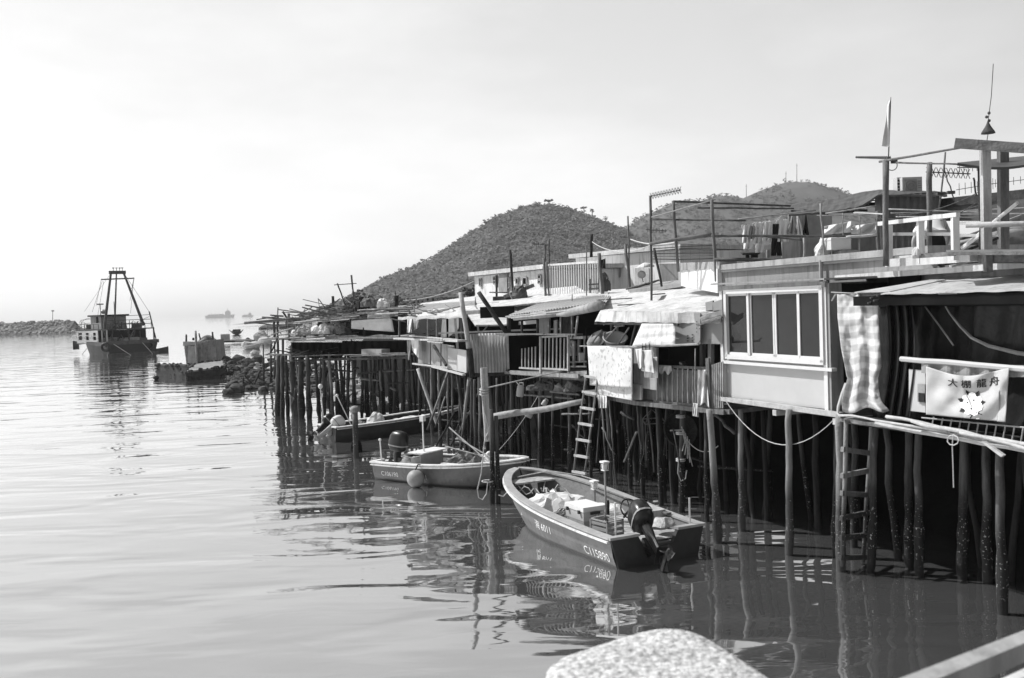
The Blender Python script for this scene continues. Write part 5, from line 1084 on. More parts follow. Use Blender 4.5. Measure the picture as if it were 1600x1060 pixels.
# ---- the person bending over on the near terrace
def person():
    Y = 18.6; t = thing('person', 'person in a white short-sleeved shirt and dark trousers bending over behind the white railing', 'person', Vector((P(1466, 400, Y).x, Y, 5.40)))
    b = P(1462, 400, Y); X = b.x; z0 = 5.42
    def sk(name, nodes, edges, mm, root=0, sub=2, parent=None):
        me = bpy.data.meshes.new(name); o = bpy.data.objects.new(name, me); COL.objects.link(o); o.parent = parent or t; off = wloc(o.parent)
        me.from_pydata([tuple(Vector(n_[0])-off) for n_ in nodes], edges, [])
        sm = o.modifiers.new('Skin', 'SKIN')
        for i, n_ in enumerate(nodes): me.skin_vertices[0].data[i].radius = n_[1]
        me.skin_vertices[0].data[root].use_root = True
        ss = o.modifiers.new('Sub', 'SUBSURF'); ss.levels = sub; ss.render_levels = sub
        dg = bpy.context.evaluated_depsgraph_get(); m2 = bpy.data.meshes.new_from_object(o.evaluated_get(dg)); o.modifiers.clear(); o.data = m2
        m2.materials.clear(); m2.materials.append(mm)
        for p in m2.polygons: p.use_smooth = True
        return o
    v = lambda x, y, z: (X+x, Y+y, z0+z)
    # body: legs, back rounded and bent forward (away and to the right), head low, arms reaching down
    body = [(v(0, 0, .60), (.13, .12)), (v(.05, .10, .80), (.13, .11)), (v(.12, .24, .93), (.15, .12)), (v(.19, .36, .90), (.13, .11)), (v(.24, .46, .80), (.055, .055)), (v(.27, .52, .70), (.085, .095)), (v(.29, .55, .62), (.06, .07)),
            (v(-.10, 0, .46), (.10, .10)), (v(-.11, .02, .20), (.065, .065)), (v(-.11, -.02, -.02), (.05, .05)), (v(-.11, .08, -.03), (.04, .03)),
            (v(.10, 0, .46), (.10, .10)), (v(.12, .04, .20), (.065, .065)), (v(.13, 0, -.02), (.05, .05)), (v(.13, .1, -.03), (.04, .03)),
            (v(.34, .30, .86), (.06, .06)), (v(.42, .36, .62), (.045, .045)), (v(.40, .50, .42), (.035, .035)),
            (v(-.12, .38, .86), (.06, .06)), (v(-.27, .36, .60), (.045, .045)), (v(-.24, .44, .38), (.035, .035))]
    ed = [(0, 1), (1, 2), (2, 3), (3, 4), (4, 5), (5, 6), (0, 7), (7, 8), (8, 9), (9, 10), (0, 11), (11, 12), (12, 13), (13, 14), (3, 15), (15, 16), (16, 17), (3, 18), (18, 19), (19, 20)]
    nb = len(body)
    for hx, hy, hz, base in ((.40, .50, .42, 17), (-.24, .44, .38, 20)):
        for k in range(5):
            i = len(body); o_ = (-.03+.015*k, .02 if k else -.01, 0); body += [(v(hx+o_[0]*1.0, hy+.02, hz-.05), (.011, .011)), (v(hx+o_[0]*1.3, hy+.035, hz-.10+.01*abs(k-2)), (.008, .008))]; ed += [(base, i), (i, i+1)]
    sk('body', body, ed, m_skin)
    sk('trousers', [(v(0, -.01, .60), (.155, .145)), (v(.03, .04, .72), (.15, .13)), (v(-.10, 0, .44), (.115, .115)), (v(-.11, .02, .08), (.085, .085)), (v(.10, 0, .44), (.115, .115)), (v(.12, .03, .08), (.085, .085))], [(0, 1), (0, 2), (2, 3), (0, 4), (4, 5)], m_clothd)
    sk('shirt', [(v(0, .02, .68), (.20, .15)), (v(.02, .10, .82), (.19, .14)), (v(.07, .22, .97), (.17, .13)), (v(.13, .36, .96), (.16, .12)), (v(.33, .36, .86), (.085, .085)), (v(.42, .38, .68), (.085, .085)), (v(-.12, .36, .88), (.085, .085)), (v(-.25, .34, .70), (.085, .085)), (v(.17, .44, .90), (.08, .08))],
       [(0, 1), (1, 2), (2, 3), (3, 4), (4, 5), (3, 6), (6, 7), (3, 8)], m_cloth, root=1)
    m = MB(); m.ball(v(.28, .545, .70), (.105, .115, .115), 14, 9, .03); build(m, 'hair', m_clothd, t, smooth=True)
    m = MB(); m.grid(lambda a, b_: v(-.17+.03*a, -.10+.02*sin(b_*8), .78-.5*b_), 4, 8, .03); build(m, 'shirt_tail', m_cloth, t, smooth=True)
person()
# ============================================================ LAUNDRY PORCH HOUSE (white roof, railed balcony)
H4 = thing('stilt_house', 'stilt house with a broad white roof, a railed porch and laundry', 'stilt house', PC.p(2, 0, -1))
# roof: steep front flap then gentle slope back
rf = [PC.at(930, 503, .35), PB.at(1060, 505, .3), PB.at(1126, 505, .15)]; rm = [PC.at(938, 487, .25), PB.at(1060, 489, .35), PB.at(1126, 489, .05)]
def rowpt(row, u): return row[0].lerp(row[1], u/.6) if u < .6 else row[1].lerp(row[2], (u-.6)/.4)
bk = [P(946, 462, 31), P(1060, 446, 28.5), P(1140, 440, 26.5)]
m = MB(); m.grid(lambda u, v: rowpt(rf, u).lerp(rowpt(rm, u), v)+Vector((0, 0, .008*sin(u*70))), 40, 3, .03); build(m, 'roof_flap', m_roofw, H4)
m = MB(); m.grid(lambda u, v: rowpt(rm, u).lerp(rowpt(bk, u), v)+Vector((0, 0, .03*noise.noise(Vector((u*9, v*9, 5))))), 30, 10, .04); build(m, 'roof', m_roofw, H4)
m = MB(); m.beam(PC.at(930, 505.5, .3), PB.at(1060, 507.5, .45), .05, .05); build(m, 'eaves_rail', m_woodd, H4)
zB = 2.62
m = MB(); pf = [PB.p(0, zB, .15), PB.p(3.1, zB, .15), PB.p(3.1, zB, -4), PC.p(-.2, zB, -5), PC.p(.0, zB, .12)]; m.slab(pf, .10); build(m, 'floor', m_wood, H4)
m = MB(); m.beam(PC.p(0, zB-.06, .15), PB.p(0, zB-.06, .18), .06, .12); m.beam(PB.p(0, zB-.06, .2), PB.p(3.0, zB-.06, .2), .06, .10); build(m, 'edge_beam', m_pole, H4)
m = MB(); m.slab([PB.p(3.0, zB, -1.7), PC.p(0, zB, -2.2), PC.p(0, 4.6, -2.2), PB.p(3.0, 4.8, -1.7)], .05, (0.3, 1, 0)); build(m, 'back_wall', m_dark, H4); m = MB(); m.slab([PC.p(0, zB, -2.2), PC.p(-.2, zB, .0), PC.p(-.2, 4.3, .0), PC.p(0, 4.6, -2.2)], .05, (0, 1, 0)); build(m, 'back_wall', m_dark, H4)
m = MB(); m.slab([PC.at(1011, 600, -.0), PB.at(1044, 606, -.3), PB.at(1044, 545, -.3), PC.at(1012, 540, .0)], .05, (0, 1, 0)); build(m, 'inner_panel', m_dark, H4)
for x, y0, y1 in ((1111, 530, 652), (1098, 538, 600)): m = MB(); m.beam(PB.at(x, y1, .05 if x > 1100 else -.5), PB.at(x, y0, .05 if x > 1100 else -.5), .10, .10, PB.n); build(m, 'porch_post', m_pole, H4)
# railing
rl = thing('porch_railing', 'tall grey corrugated and barred railing of the laundry porch', 'railing', PB.p(1.6, zB, .1))
m = MB(); m.beam(PB.at(1022, 572, .12), PB.at(1112, 576, .12), .06, .06); m.beam(PB.at(1022, 627, .12), PB.at(1128, 637, .12), .05, .05); build(m, 'rail', m_pole, rl)
for k in range(12):
    x = 1027+k*8; m = MB(); m.beam(PB.at(x, 628+.08*k*8, .12), PB.at(x, 574+k*.2, .12), .035, .025, PB.n); build(m, 'baluster', m_bam, rl)
m = MB(); corr(m, PB, 0, PB.sz(1112, 600, 0)[0], PB.at(1025, 626).z, PB.at(1025, 576).z, -.02, .008, .08); build(m, 'mesh_sheet', m_greyw, rl)
for k in range(6):
    x = 1113.5+k*3.2; m = MB(); m.beam(PB.at(x, 638, .14), PB.at(x, 570-k, .14), .036, .03, PB.n); build(m, 'slat', m_bam, rl)
m = MB(); m.beam(PB.at(1109, 640, .17), PB.at(1106, 560, .17), .10, .05, PB.n); build(m, 'newel', m_pole, rl)
# cartons
def carton(pts, dep, name, label, flaps=None, marks=()):
    t = thing(name, label, 'carton', pts[0]); m = MB(); m.slab(pts, dep, (.36, .93, 0)); build(m, 'box', m_card, t)
    for mk in marks: m = MB(); m.slab(mk, .004, (.36, .93, 0)); build(m, 'printing', m_ink, t)
    return t
def pb(x, y, d): return PB.at(x, y, d)
mk = []
for k, (x, y) in enumerate(((1074.5, 525), (1074.5, 529), (1074.5, 533), (1082, 523.5), (1082, 528), (1082, 533), (1088.5, 503), (1088.5, 507), (1088.5, 513), (1088.5, 519), (1093, 514), (1097, 514))):
    w_ = 2.6 if k < 6 else 1.6; h_ = 1.6 if k < 6 else 1.3
    mk.append([pb(x-w_/2, y+h_/2, .27), pb(x+w_/2, y+h_/2, .27), pb(x+w_/2, y-h_/2, .27), pb(x-w_/2, y-h_/2, .27)])
carton([pb(1053, 539, .25), pb(1094, 538, .25), pb(1094, 489.5, .25), pb(1053, 490, .25)], .6, 'carton', 'large upright cardboard carton standing under the edge of the white roof', marks=mk)
carton([pb(1094.5, 537.5, .1), pb(1129, 538, .1), pb(1129, 500, .1), pb(1094.5, 500, .1)], .6, 'carton', 'plain cardboard carton squeezed between the marked carton and the windowed room')
m = MB(); m.slab([pb(1128, 485, .12), pb(1093, 493, .2), pb(1097, 505, .42), pb(1128, 495, .32)], .03); m.slab([pb(1096, 497, .44), pb(1128, 490, .36), pb(1128, 492, .38), pb(1097, 500, .46)], .02); m.beam(pb(1089, 509, .45), pb(1128, 496, .36), .05, .04); solo(m, 'plank_stack', m_wood, 'slanting plank sheet laid on top of the cartons', 'planks')
for k, (x0, x1) in enumerate(((1103, 1113.5), (1114.5, 1131))):
    m = MB(); m.slab([pb(x0, 486, .1), pb(x1-k*3, 484.5, .1), pb(x1-k*3, 470-k*2, .1), pb(x0-1, 473, .1)], .2, (.36, .93, 0)); solo(m, 'roof_block', m_card, ['small grey block on the white roof above the cartons', 'larger grey block against the left corner of the windowed room'][k], 'block')
# white awning sheet
def awn(u, v): return PB.at(lerp(lerp(1003, 988, v), 1055, u), lerp(506, lerp(541, 540, u), v), lerp(.42, .70, v)+.02*sin(v*16+u*2))
m = MB(); m.grid(awn, 12, 14, .012); solo(m, 'white_awning', m_roofw, 'creased white awning sheet left of the cartons', 'awning', smooth=True)
m = MB(); m.pole(PB.at(905, 541, .2) if False else PC.at(906, 541, .35), PC.at(1003, 542, .45), .018, .018); m.pole(PC.at(985, 543, .45), PB.at(1092, 538, .8), .03, .025); m.path([PB.at(1088, 539, .8), PB.at(1094, 533, .82)], .015, 5)
solo(m, 'laundry_pole', m_bam, 'long bamboo laundry pole under the white awning', 'bamboo pole')
# pots & trestle behind towels
m = MB(); 
for a, b in (((922, 540), (940, 516)), ((938, 540), (968, 507)), ((960, 510), (975, 509)), ((966, 538), (983, 512)), ((944, 520), (942, 540))): m.path([PC.at(a[0], a[1], .2), PC.at(b[0], b[1], .15)], .025, 6)
solo(m, 'folded_chair', m_pole, 'bent grey tube frame of a folded chair behind the white towel', 'folded chair')
t = thing('wash_basin', 'pale oval basin standing behind the white towel', 'basin', PC.at(961, 540, -.1)); m = MB(); m.lathe([(.22, 0), (.30, .22), (.33, .24), (.32, .25), (.28, .22), (.2, .03)], PC.at(961, 540, -.1), 20, Matrix.Rotation(radians(28), 3, 'X')); build(m, 'bowl', m_panel, t, smooth=True)
heap_solo(PC.at(938, 541, -.1), .35, .3, .35, m_greyw, 'grey_bundle', 'grey bundle left of the oval basin', 'bundle', 51, .8)
m = MB()
for x, y0, y1 in ((944, 506, 530), (955, 508, 520), (965, 508, 518)): m.beam(PC.at(x, y1, -.7), PC.at(x, y0, -.7), .06, .04, PC.n)
solo(m, 'slat_screen', m_bam, 'narrow pale slats behind the tube frame', 'screen')
m = MB(); m.grid(lambda u, v: PB.at(lerp(992, 1003, u)-8*v, lerp(507, 540, v), .1+.03*sin(u*8)), 6, 10, .01); solo(m, 'dark_cloth', m_clothd, 'dark cloth in the gap left of the white awning', 'cloth')
# towels and washing
def cloth(PL, tl, tr_, br, bl, d, mm, name, label, amp=.025, fr=14, cat='laundry', group=None, hole=False, hem=0):
    def fn(u, v):
        x = lerp(lerp(tl[0], tr_[0], u), lerp(bl[0], br[0], u), v); y = lerp(lerp(tl[1], tr_[1], u), lerp(bl[1], br[1], u), v)+hem*sin(u*fr*.7)*v
        return PL.at(x, y, d+amp*sin(u*fr+v*3)*(.3+.7*v)+amp*.6*noise.noise(Vector((u*4, v*4, d*9))))
    m = MB(); m.grid(fn, 22, 20, .01); return solo(m, name, mm, label, cat, group, smooth=True)
cloth(PC, (918, 541), (988, 541), (988, 607), (922, 602), .42, m_print, 'white_towel', 'big printed white towel hanging over the porch rail', .03, 7)
cloth(PC, (931, 600), (988, 605), (988, 626), (937, 617), .32, m_print, 'white_towel', 'second white towel showing below the big printed one', .02, 7)
cloth(PC, (934, 617), (948, 619), (949, 638), (936, 638), .36, m_cloth, 'rag_bunch', 'bunched white rag hanging beneath the towels', .03, 20)
cloth(PC, (993, 546), (1003, 545), (1005, 577), (998, 574), .5, m_cloth, 'blouse', 'pale blouse at the left of the striped shirt', .02, 9, hem=2)
cloth(PC, (999, 548), (1018, 547), (1022, 584), (1003, 580), .46, m_stripe, 'blouse', 'white blouse partly behind the striped shirt', .02, 9)
cloth(PB, (1006, 558), (1027, 558), (1028, 591), (1007, 590), .62, m_stripe, 'striped_shirt', 'fine-striped shirt hanging in front of the porch opening', .02, 12)
cloth(PB, (1029, 571), (1049, 572), (1050, 583), (1030, 582), .22, m_cloth, 'rag', 'small crumpled rag on the railing right of the striped shirt', .04, 16, hem=3)
cloth(PB, (1091, 578), (1104, 578), (1108, 634), (1090, 630), .2, m_tarpL, 'plastic_bag', 'limp plastic bag hanging on the right part of the porch railing', .06, 11, hem=3)
cloth(PB, (1083.5, 630), (1091, 631), (1091, 652), (1082, 650), .5, m_cloth, 'mop', 'hanging white mop head right of the mooring post', .03, 16)
polepx(1086.5, 545, 1086.5, 640, 20.9, 20.9, .014, m_bam, 'mop_stick', 'thin stick of the hanging mop', 'stick')
m = MB(); m.slab([PC.at(990, 605, .12), PC.at(1026, 610, .12), PC.at(1026, 544, .12), PC.at(990, 541, .12)], .05, PC.n*-1); solo(m, 'door_panel', m_greyw, 'grey panel behind the blouses', 'panel')
m = MB(); m.slab([PC.at(989, 625, .16), PC.at(1002, 625, .16), PC.at(1002, 602, .16), PC.at(989, 600, .16)], .04, PC.n*-1); solo(m, 'floor_panel', m_conc, 'small pale square panel at the foot of the grey panel', 'panel')
m = MB(); c = PC.at(985, 541, .4)
for x in (1004, 1009, 1015): m.path([PC.at(x, 537, .45), PC.at(x, 547, .45)], .01, 5)
solo(m, 'clothes_peg', m_ink, 'dark pegs clipped over the blouses', 'pegs')
# stilts of the porch house
for bx, by, tx, r, mm in ((1104, 815, 1102, .05, m_stilt), (958, 757, 945, .035, m_stiltp), (949, 757, 940, .03, m_stiltp), (966, 758, 952, .03, m_stiltp), (962, 752, 947, .03, m_stiltp), (1033, 790, 1028, .06, m_stilt), (1005, 775, 1002, .055, m_stilt), (985, 765, 980, .05, m_stilt), (975, 700, 972, .045, m_stilt), (1015, 740, 1012, .05, m_stilt)): stilt(H4, bx, by, tx, 630, r, mm, 2.55)
stilts_under(H4, PC, -.3, 3.6, 8, .6, 3, 2.5, .05, .085); stilts_under(H4, PB, .2, 3.2, 8, .8, 3, 2.5, .05, .08)
m = MB(); m.pole(PC.at(995, 675, -.2), PC.at(975, 722, -.2), .03, .025); solo(m, 'bent_branch', m_pole, 'crooked branch between the stilts under the laundry porch', 'branch')
braces(H4, PB, .2, 3, 5, .4, 2.4, 5); braces(H4, PC, 0, 3, 6, .4, 2.4, 6)
# dim things stored under the porch
m = MB(); m.ring(PB.at(1063, 672, -.6), .42, .018, Matrix.Rotation(radians(70), 3, 'X') @ Matrix.Rotation(.3, 3, 'Y'), 24, 5); m.grid(lambda u, v: PB.at(1063, 672, -.6)+Matrix.Rotation(radians(70), 3, 'X') @ Vector((cos(u*2*pi)*.41*v, sin(u*2*pi)*.41*v, -.25*(1-v*v))), 20, 4, .004); solo(m, 'net_hoop', m_woodd, 'round hoop net hung under the laundry porch', 'net')
t = thing('fish_trap', 'box-shaped net trap on a thin frame hanging under the laundry porch', 'fish trap', P(1020, 680, 24)); m = MB(); c = [P(1004, 655, 24), P(1034, 653, 24), P(1040, 661, 23.6), P(1008, 663, 23.6)]; ap = P(1018, 640, 24)
for i in range(4): m.path([c[i], c[(i+1) % 4]], .014, 5); m.path([c[i], ap], .01, 5); m.path([c[i], c[i]-Vector((0, 0, .9))], .01, 5)
build(m, 'frame', m_pole, t)
# ladder behind boat
ladder(P(916, 585, 25.2), P(896, 742, 24.6), P(934, 588, 24.8), P(913, 745, 24.2), 7, .028, 'light ladder of round rungs leaning between the towels and the near skiff', .02, .97)
# mooring post right (with ropes) at px 1062
m = MB(); b = G(1063, 800, 0); m.pole(b-Vector((0, 0, .8)), P(1066, 565, b.y), .085, .075, 8, .03, 7); t = thing('mooring_post', 'tall mooring post with ropes rising in front of the porch railing', 'mooring post', b); build(m, 'post', m_stilt, t, smooth=True)
m = MB()
for y in (652, 678, 720): q = P(1063.5, y, b.y); m.ring(q, .10, .018, None, 12, 5); m.ring(q+Vector((0, 0, .04)), .10, .018, None, 12, 5)
for k in range(5): m.path([P(1065+k*3, 667+5*k, b.y-.1), P(1070+k*2, 690+6*k, b.y-.12), P(1066+k*4, 705+6*k, b.y-.1)], .012, 5)
m.path([P(x, y, b.y-.12) for x, y in ((1060, 720), (1059, 740), (1064, 752), (1071, 748), (1073, 735))], .014, 5); build(m, 'rope', m_rope, t)
solo(sag(P(1068, 680, b.y), P(1122, 697, b.y-.8), .25, .010), 'tie_rope', m_rope, 'thin rope from the mooring post to the leaning pale stilt', 'rope')
m = MB(); m.beam(P(1047, 673, b.y-.1), P(1068, 672, b.y-.1), .03, .03); solo(m, 'cross_stick', m_pale, 'short pale stick crossing the mooring post', 'stick')

# ============================================================ HOUSE WITH BAR-RAILED BALCONY
H5 = thing('stilt_house', 'stilt house with a corrugated lean-to roof and a balcony of white bars', 'stilt house', PD.p(2, 0, -1))
zD = 2.93
m = MB(); m.slab([PD.p(-.1, zD, .15), PD.p(3.7, zD, .15), PD.p(4.6, zD, .0), PD.p(4.6, zD, -5), PD.p(-.1, zD, -5)], .09); build(m, 'floor', m_wood, H5)
m = MB(); m.beam(PD.at(798, 582, .2), PD.at(905, 588, .2), .07, .12); m.beam(PD.at(888, 585, .1), PD.at(922, 583, .1), .05, .14); build(m, 'edge_beam', m_bam, H5)
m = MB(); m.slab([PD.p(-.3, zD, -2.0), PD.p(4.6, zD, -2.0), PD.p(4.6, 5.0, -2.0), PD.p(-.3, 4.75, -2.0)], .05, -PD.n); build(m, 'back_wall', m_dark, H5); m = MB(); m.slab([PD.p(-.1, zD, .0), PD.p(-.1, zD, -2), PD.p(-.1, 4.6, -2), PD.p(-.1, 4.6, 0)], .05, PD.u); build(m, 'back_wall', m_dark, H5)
def corr_roof(p00, p10, p01, p11, nw, name, mm, parent, amp=.018, t=.012):
    p00, p10, p01, p11 = map(Vector, (p00, p10, p01, p11)); m = MB()
    m.grid(lambda u, v: p00.lerp(p10, u).lerp(p01.lerp(p11, u), v)+Vector((0, 0, amp*sin(u*nw*2*pi))), nw*6, 2, t); return build(m, name, mm, parent, smooth=True)
corr_roof(PD.at(795, 493, .55), PD.at(948, 471.5, .55), P(846, 473, 34.5), P(955, 461, 31), 34, 'corrugated_roof', m_metal, H5)
m = MB(); m.grid(lambda u, v: P(lerp(780, 950, u), lerp(480, 462, u)+lerp(0, -9, v), lerp(34.6, 37, v)-2.5*u), 8, 3, .03); build(m, 'upper_roof', m_roofw, H5)
m = MB(); m.path([PD.at(x, y, .62) for x, y in ((872, 491), (885, 490), (900, 486), (920, 482), (939, 477))], [.07, .10, .115, .12, .13], 12); m.path([PD.at(804, 498.5, .6), PD.at(875, 492, .6)], .055, 9); build(m, 'rolled_awning', m_conc, H5, smooth=True)
m = MB(); m.beam(PD.at(795, 496, .5), PD.at(945, 476, .5), .04, .05); m.path([PD.at(790, 495, .7), PD.at(900, 484.5, .7)], .018, 5); build(m, 'eaves_beam', m_pale, H5)
m = MB(); m.beam(PD.at(780, 522, .5), PD.at(905, 523, .4), .25, .04); m.beam(PD.at(780, 524.5, .6), PD.at(850, 522, .62), .05, .03); m.beam(PD.at(889, 528, .1), PD.at(930, 527, .1), .06, .08); build(m, 'mid_shelf', m_pole, H5)
for x, yb, yt, r, mm in ((795, 524, 497, .05, m_woodd), (815.5, 524, 498, .03, m_woodd), (840, 524, 499, .03, m_woodd), (858, 524, 497, .03, m_wood), (876, 524, 490, .018, m_bam), (894, 527, 488, .025, m_wood), (899, 494, 526, .022, m_pale)):
    m = MB(); m.beam(PD.at(x+(4 if x == 899 else 0), yb, .35), PD.at(x, yt, .35), r*2, r*2, PD.n); build(m, 'upright', mm, H5)
build(rectp(PD, 840, 857, 498, 497, 522, 522, -.3), 'grey_shutter', m_greyw, H5); build(rectp(PD, 876, 892, 496, 494, 523, 523, -.5), 'shutter', m_woodd, H5); build(rectp(PD, 865, 870, 501, 500, 522, 522, -.35), 'slim_board', m_conc, H5)
build(rectp(PD, 800, 838, 504, 500, 509, 506, -.4), 'pale_board', m_panel, H5)  # pale board set back under the roof
# balcony rails
rb = thing('balcony_railing', 'balcony railing of upright white bars on the house with the lean-to roof', 'railing', PD.p(2, zD, .2))
m = MB(); m.beam(PD.at(845, 527, .22), PD.at(889, 525, .22), .05, .05); m.beam(PD.at(846, 576, .22), PD.at(889, 578, .22), .05, .05); m.beam(PD.at(812, 575, .22), PD.at(846, 577, .22), .06, .05)
m.beam(PD.at(845, 583, .24), PD.at(845, 526, .24), .07, .07, PD.n); m.beam(PD.at(888, 580, .24), PD.at(888, 525, .24), .06, .06, PD.n); build(m, 'frame', m_pale, rb)
for k in range(6): x = 852+k*5.9; m = MB(); m.beam(PD.at(x, 577, .22), PD.at(x+.4, 528, .22), .034, .034, PD.n); build(m, 'bar', m_pale, rb)
for k in range(5): x = 815.5+k*5.3; m = MB(); m.beam(PD.at(x, 576, .22), PD.at(x, 545-k*.8, .22), .03, .03, PD.n); build(m, 'bar', m_pale, rb)
# clutter on the small landing at 890-930
for k, (x, y0, y1, w_, mm, lb) in enumerate(((897, 575, 533, .10, m_greyw, 'grey board standing on the landing left of the towels'), (905, 565, 530, .10, m_pole, 'brown board second on the landing'), (914, 575, 529, .07, m_wood, 'upright timber nearest the towels on the landing'))):
    m = MB(); m.beam(PD.at(x, y0, .0), PD.at(x, y1, .0), w_, .05, PD.n); solo(m, 'standing_board', mm, lb, 'board')
m = MB(); m.beam(PD.at(890, 566, .1), PD.at(918, 565, .1), .05, .04); m.beam(PD.at(889, 573, .1), PD.at(917, 573, .1), .04, .04); solo(m, 'landing_rail', m_pole, 'low double rail on the landing beside the white bars', 'rail')
heap_solo(PD.at(896, 556, -.1), .14, .12, .4, m_clothg, 'hanging_bundle', 'grey bundle hung on the landing boards', 'bundle', 61, .9)
bulge(PD.at(911, 558, .0), (.22, .18, .24), m_panel, 'white_tin', 'small white tin on the landing beside the towels', 'tin')
# stilts
for bx, by, tx, ty, r, mm in ((842, 728, 845, 583, .055, m_stiltp), (889, 735, 888, 583, .055, m_stiltp), (800, 705, 797, 580, .055, m_stiltp), (790, 712, 792, 580, .05, m_stilt), (812, 700, 810, 585, .045, m_stilt), (862, 735, 864, 590, .045, m_stilt), (925, 750, 920, 590, .05, m_stilt), (878, 722, 876, 590, .045, m_stilt)): stilt(H5, bx, by, tx, ty, r, mm, 2.85)
stilts_under(H5, PD, -.2, 4.6, 11, .6, 5.5, 2.85, .045, .085)
m = MB(); m.pole(PD.at(815, 617, -.3), PD.at(895, 623, -.3), .03, .03); m.pole(PD.at(860, 612, -.1), PD.at(905, 617, -.1), .035, .03); m.beam(PD.at(865, 605, -.4), PD.at(900, 612, -.4), .12, .03)
solo(m, 'hanging_shelf', m_wood, 'shelf of poles slung under the white-barred balcony', 'shelf')
for k, (x, y, a, b, h_, mm, nm, lb) in enumerate(((852, 610, .5, .3, .26, m_net, 'net_bundle', 'tangled net bundle on the slung shelf under the balcony'), (874, 611, .16, .14, .2, m_conc, 'plastic_bag', 'pale plastic bag on the slung shelf under the balcony'), (900, 611, .35, .3, .24, m_net, 'net_bundle', 'net bundle at the right end of the slung shelf'))):
    heap_solo(PD.at(x, y, -.3), a, b, h_, mm, nm, lb, 'net' if 'net' in nm else 'bag', 70+k, 1.6)
def jerry(px, py, Y, sz, tilt, name, label, mm=m_panel):
    c = P(px, py, Y); M_ = Matrix.Rotation(tilt, 3, 'Y'); t = thing(name, label, 'can', c); m = MB()
    prof = [(-.5, .85), (-.45, 1), (.35, 1), (.48, .7), (.5, .3)]; vs = []
    for h_, k in prof:
        for i in range(12): a = 2*pi*i/12; vs.append(c+M_ @ Vector((cos(a)*sz[0]/2*k, sin(a)*sz[1]/2*k, h_*sz[2])))
    m.add(vs, [(i*12+k, i*12+(k+1) % 12, i*12+12+(k+1) % 12, i*12+12+k) for i in range(4) for k in range(12)]+[tuple(11-k for k in range(12)), tuple(48+k for k in range(12))])
    build(m, 'can_body', mm, t, smooth=True); m = MB(); m.path([c+M_ @ Vector((-sz[0]*.3, 0, sz[2]*.5)), c+M_ @ Vector((-sz[0]*.2, 0, sz[2]*.68)), c+M_ @ Vector((sz[0]*.25, 0, sz[2]*.68)), c+M_ @ Vector((sz[0]*.35, 0, sz[2]*.48))], .022, 6); build(m, 'handle', mm, t)
jerry(813, 611, 29.0, (.22, .15, .36), .15, 'jerry_can', 'white plastic can hanging high between the stilts under the balcony')
jerry(827, 647, 28.9, (.24, .2, .22), .5, 'float_can', 'whitish float hanging just behind the long horizontal log'); jerry(851, 630, 28.5, (.16, .12, .18), .6, 'small_float', 'small white float right of the stilt above the horizontal log')
solo(sag(P(806, 595, 29.1), P(812, 603, 29), .02, .012), 'can_cord', m_rope, 'short cord above the hanging white can', 'cord')
# long log and rods
m = MB(); a = P(766, 653, 27.4); b = P(913, 628, 25.2); m.path([a.lerp(b, i/8)+Vector((0, 0, .02*sin(i))) for i in range(9)], [.10, .098, .095, .09, .088, .085, .08, .075, .07], 10); solo(m, 'horizontal_log', m_bam, 'long pale log held level between the rope-bound post and the ladder', 'log', smooth=True)
polepx(758, 607, 890, 577, 28.5, 27.5, .022, m_bam, 'long_rod', 'thin bamboo rod slanting up to the white-barred balcony', 'bamboo pole')
solo(sag(P(778, 705, 28), P(840, 620, 28), .1, .008), 'guy_line', m_rope, 'thin dark line running up behind the long level log', 'line')

# mooring posts with rope (px 762-778)
b = G(770, 787, 0); t = thing('mooring_post', 'rope-bound double mooring post in front of the middle skiff', 'mooring post', b)
m = MB(); m.pole(b-Vector((.03, 0, .8)), P(767, 640, b.y), .075, .06, 8, .02); build(m, 'post', m_stilt, t, smooth=True); m = MB(); m.pole(b+Vector((.13, 0, -.8)), P(775, 650, b.y), .06, .05, 8, .02); build(m, 'post', m_stilt, t, smooth=True)
m = MB(); b2 = G(757, 757, 0); m.pole(P(760, 690, b2.y)-Vector((0, 0, 0)), P(754, 575, b2.y), .06, .07, 8, .01); m.beam(P(763, 690, b2.y), P(757, 575, b2.y), .16, .07, (0, 1, 0)); build(m, 'pale_post', m_pale, t)
m = MB()
for y in (608, 612, 616): m.ring(P(756.5, y, b2.y), .12, .02, Matrix.Rotation(.2, 3, 'X'), 14, 5)
m.path([P(x, y, b2.y-.1) for x, y in ((752, 612), (756, 640), (763, 668), (763, 676))], .016, 6); m.path([P(x, y, b.y-.1) for x, y in ((757, 690), (752, 740), (746, 765), (748, 778), (754, 781), (760, 772), (762, 755))], .016, 6); m.path([P(763, 676, b2.y-.1), P(759, 683, b2.y-.1), P(762, 689, b2.y-.1), P(766, 684, b2.y-.1)], .02, 6); m.ring(P(762, 752, b.y-.02), .14, .02, None, 12, 5); build(m, 'rope', m_rope, t)
# mooring post at px 556
b = G(556, 716, 0); t = thing('mooring_post', 'single round-capped mooring post beside the far sampan', 'mooring post', b)
m = MB(); m.pole(b-Vector((0, 0, .8)), P(554.5, 643, b.y), .10, .095, 10, .01); build(m, 'post', m_stiltp, t, smooth=True); m = MB(); m.ball(P(554.5, 640, b.y), (.17, .17, .13), 12, 8, .04); build(m, 'cap', m_stiltp, t, smooth=True); m = MB(); m.ball(G(557, 706, 0)+Vector((0, 0, .12)), (.2, .2, .28), 10, 7, .2); build(m, 'weed_collar', m_mud, t)

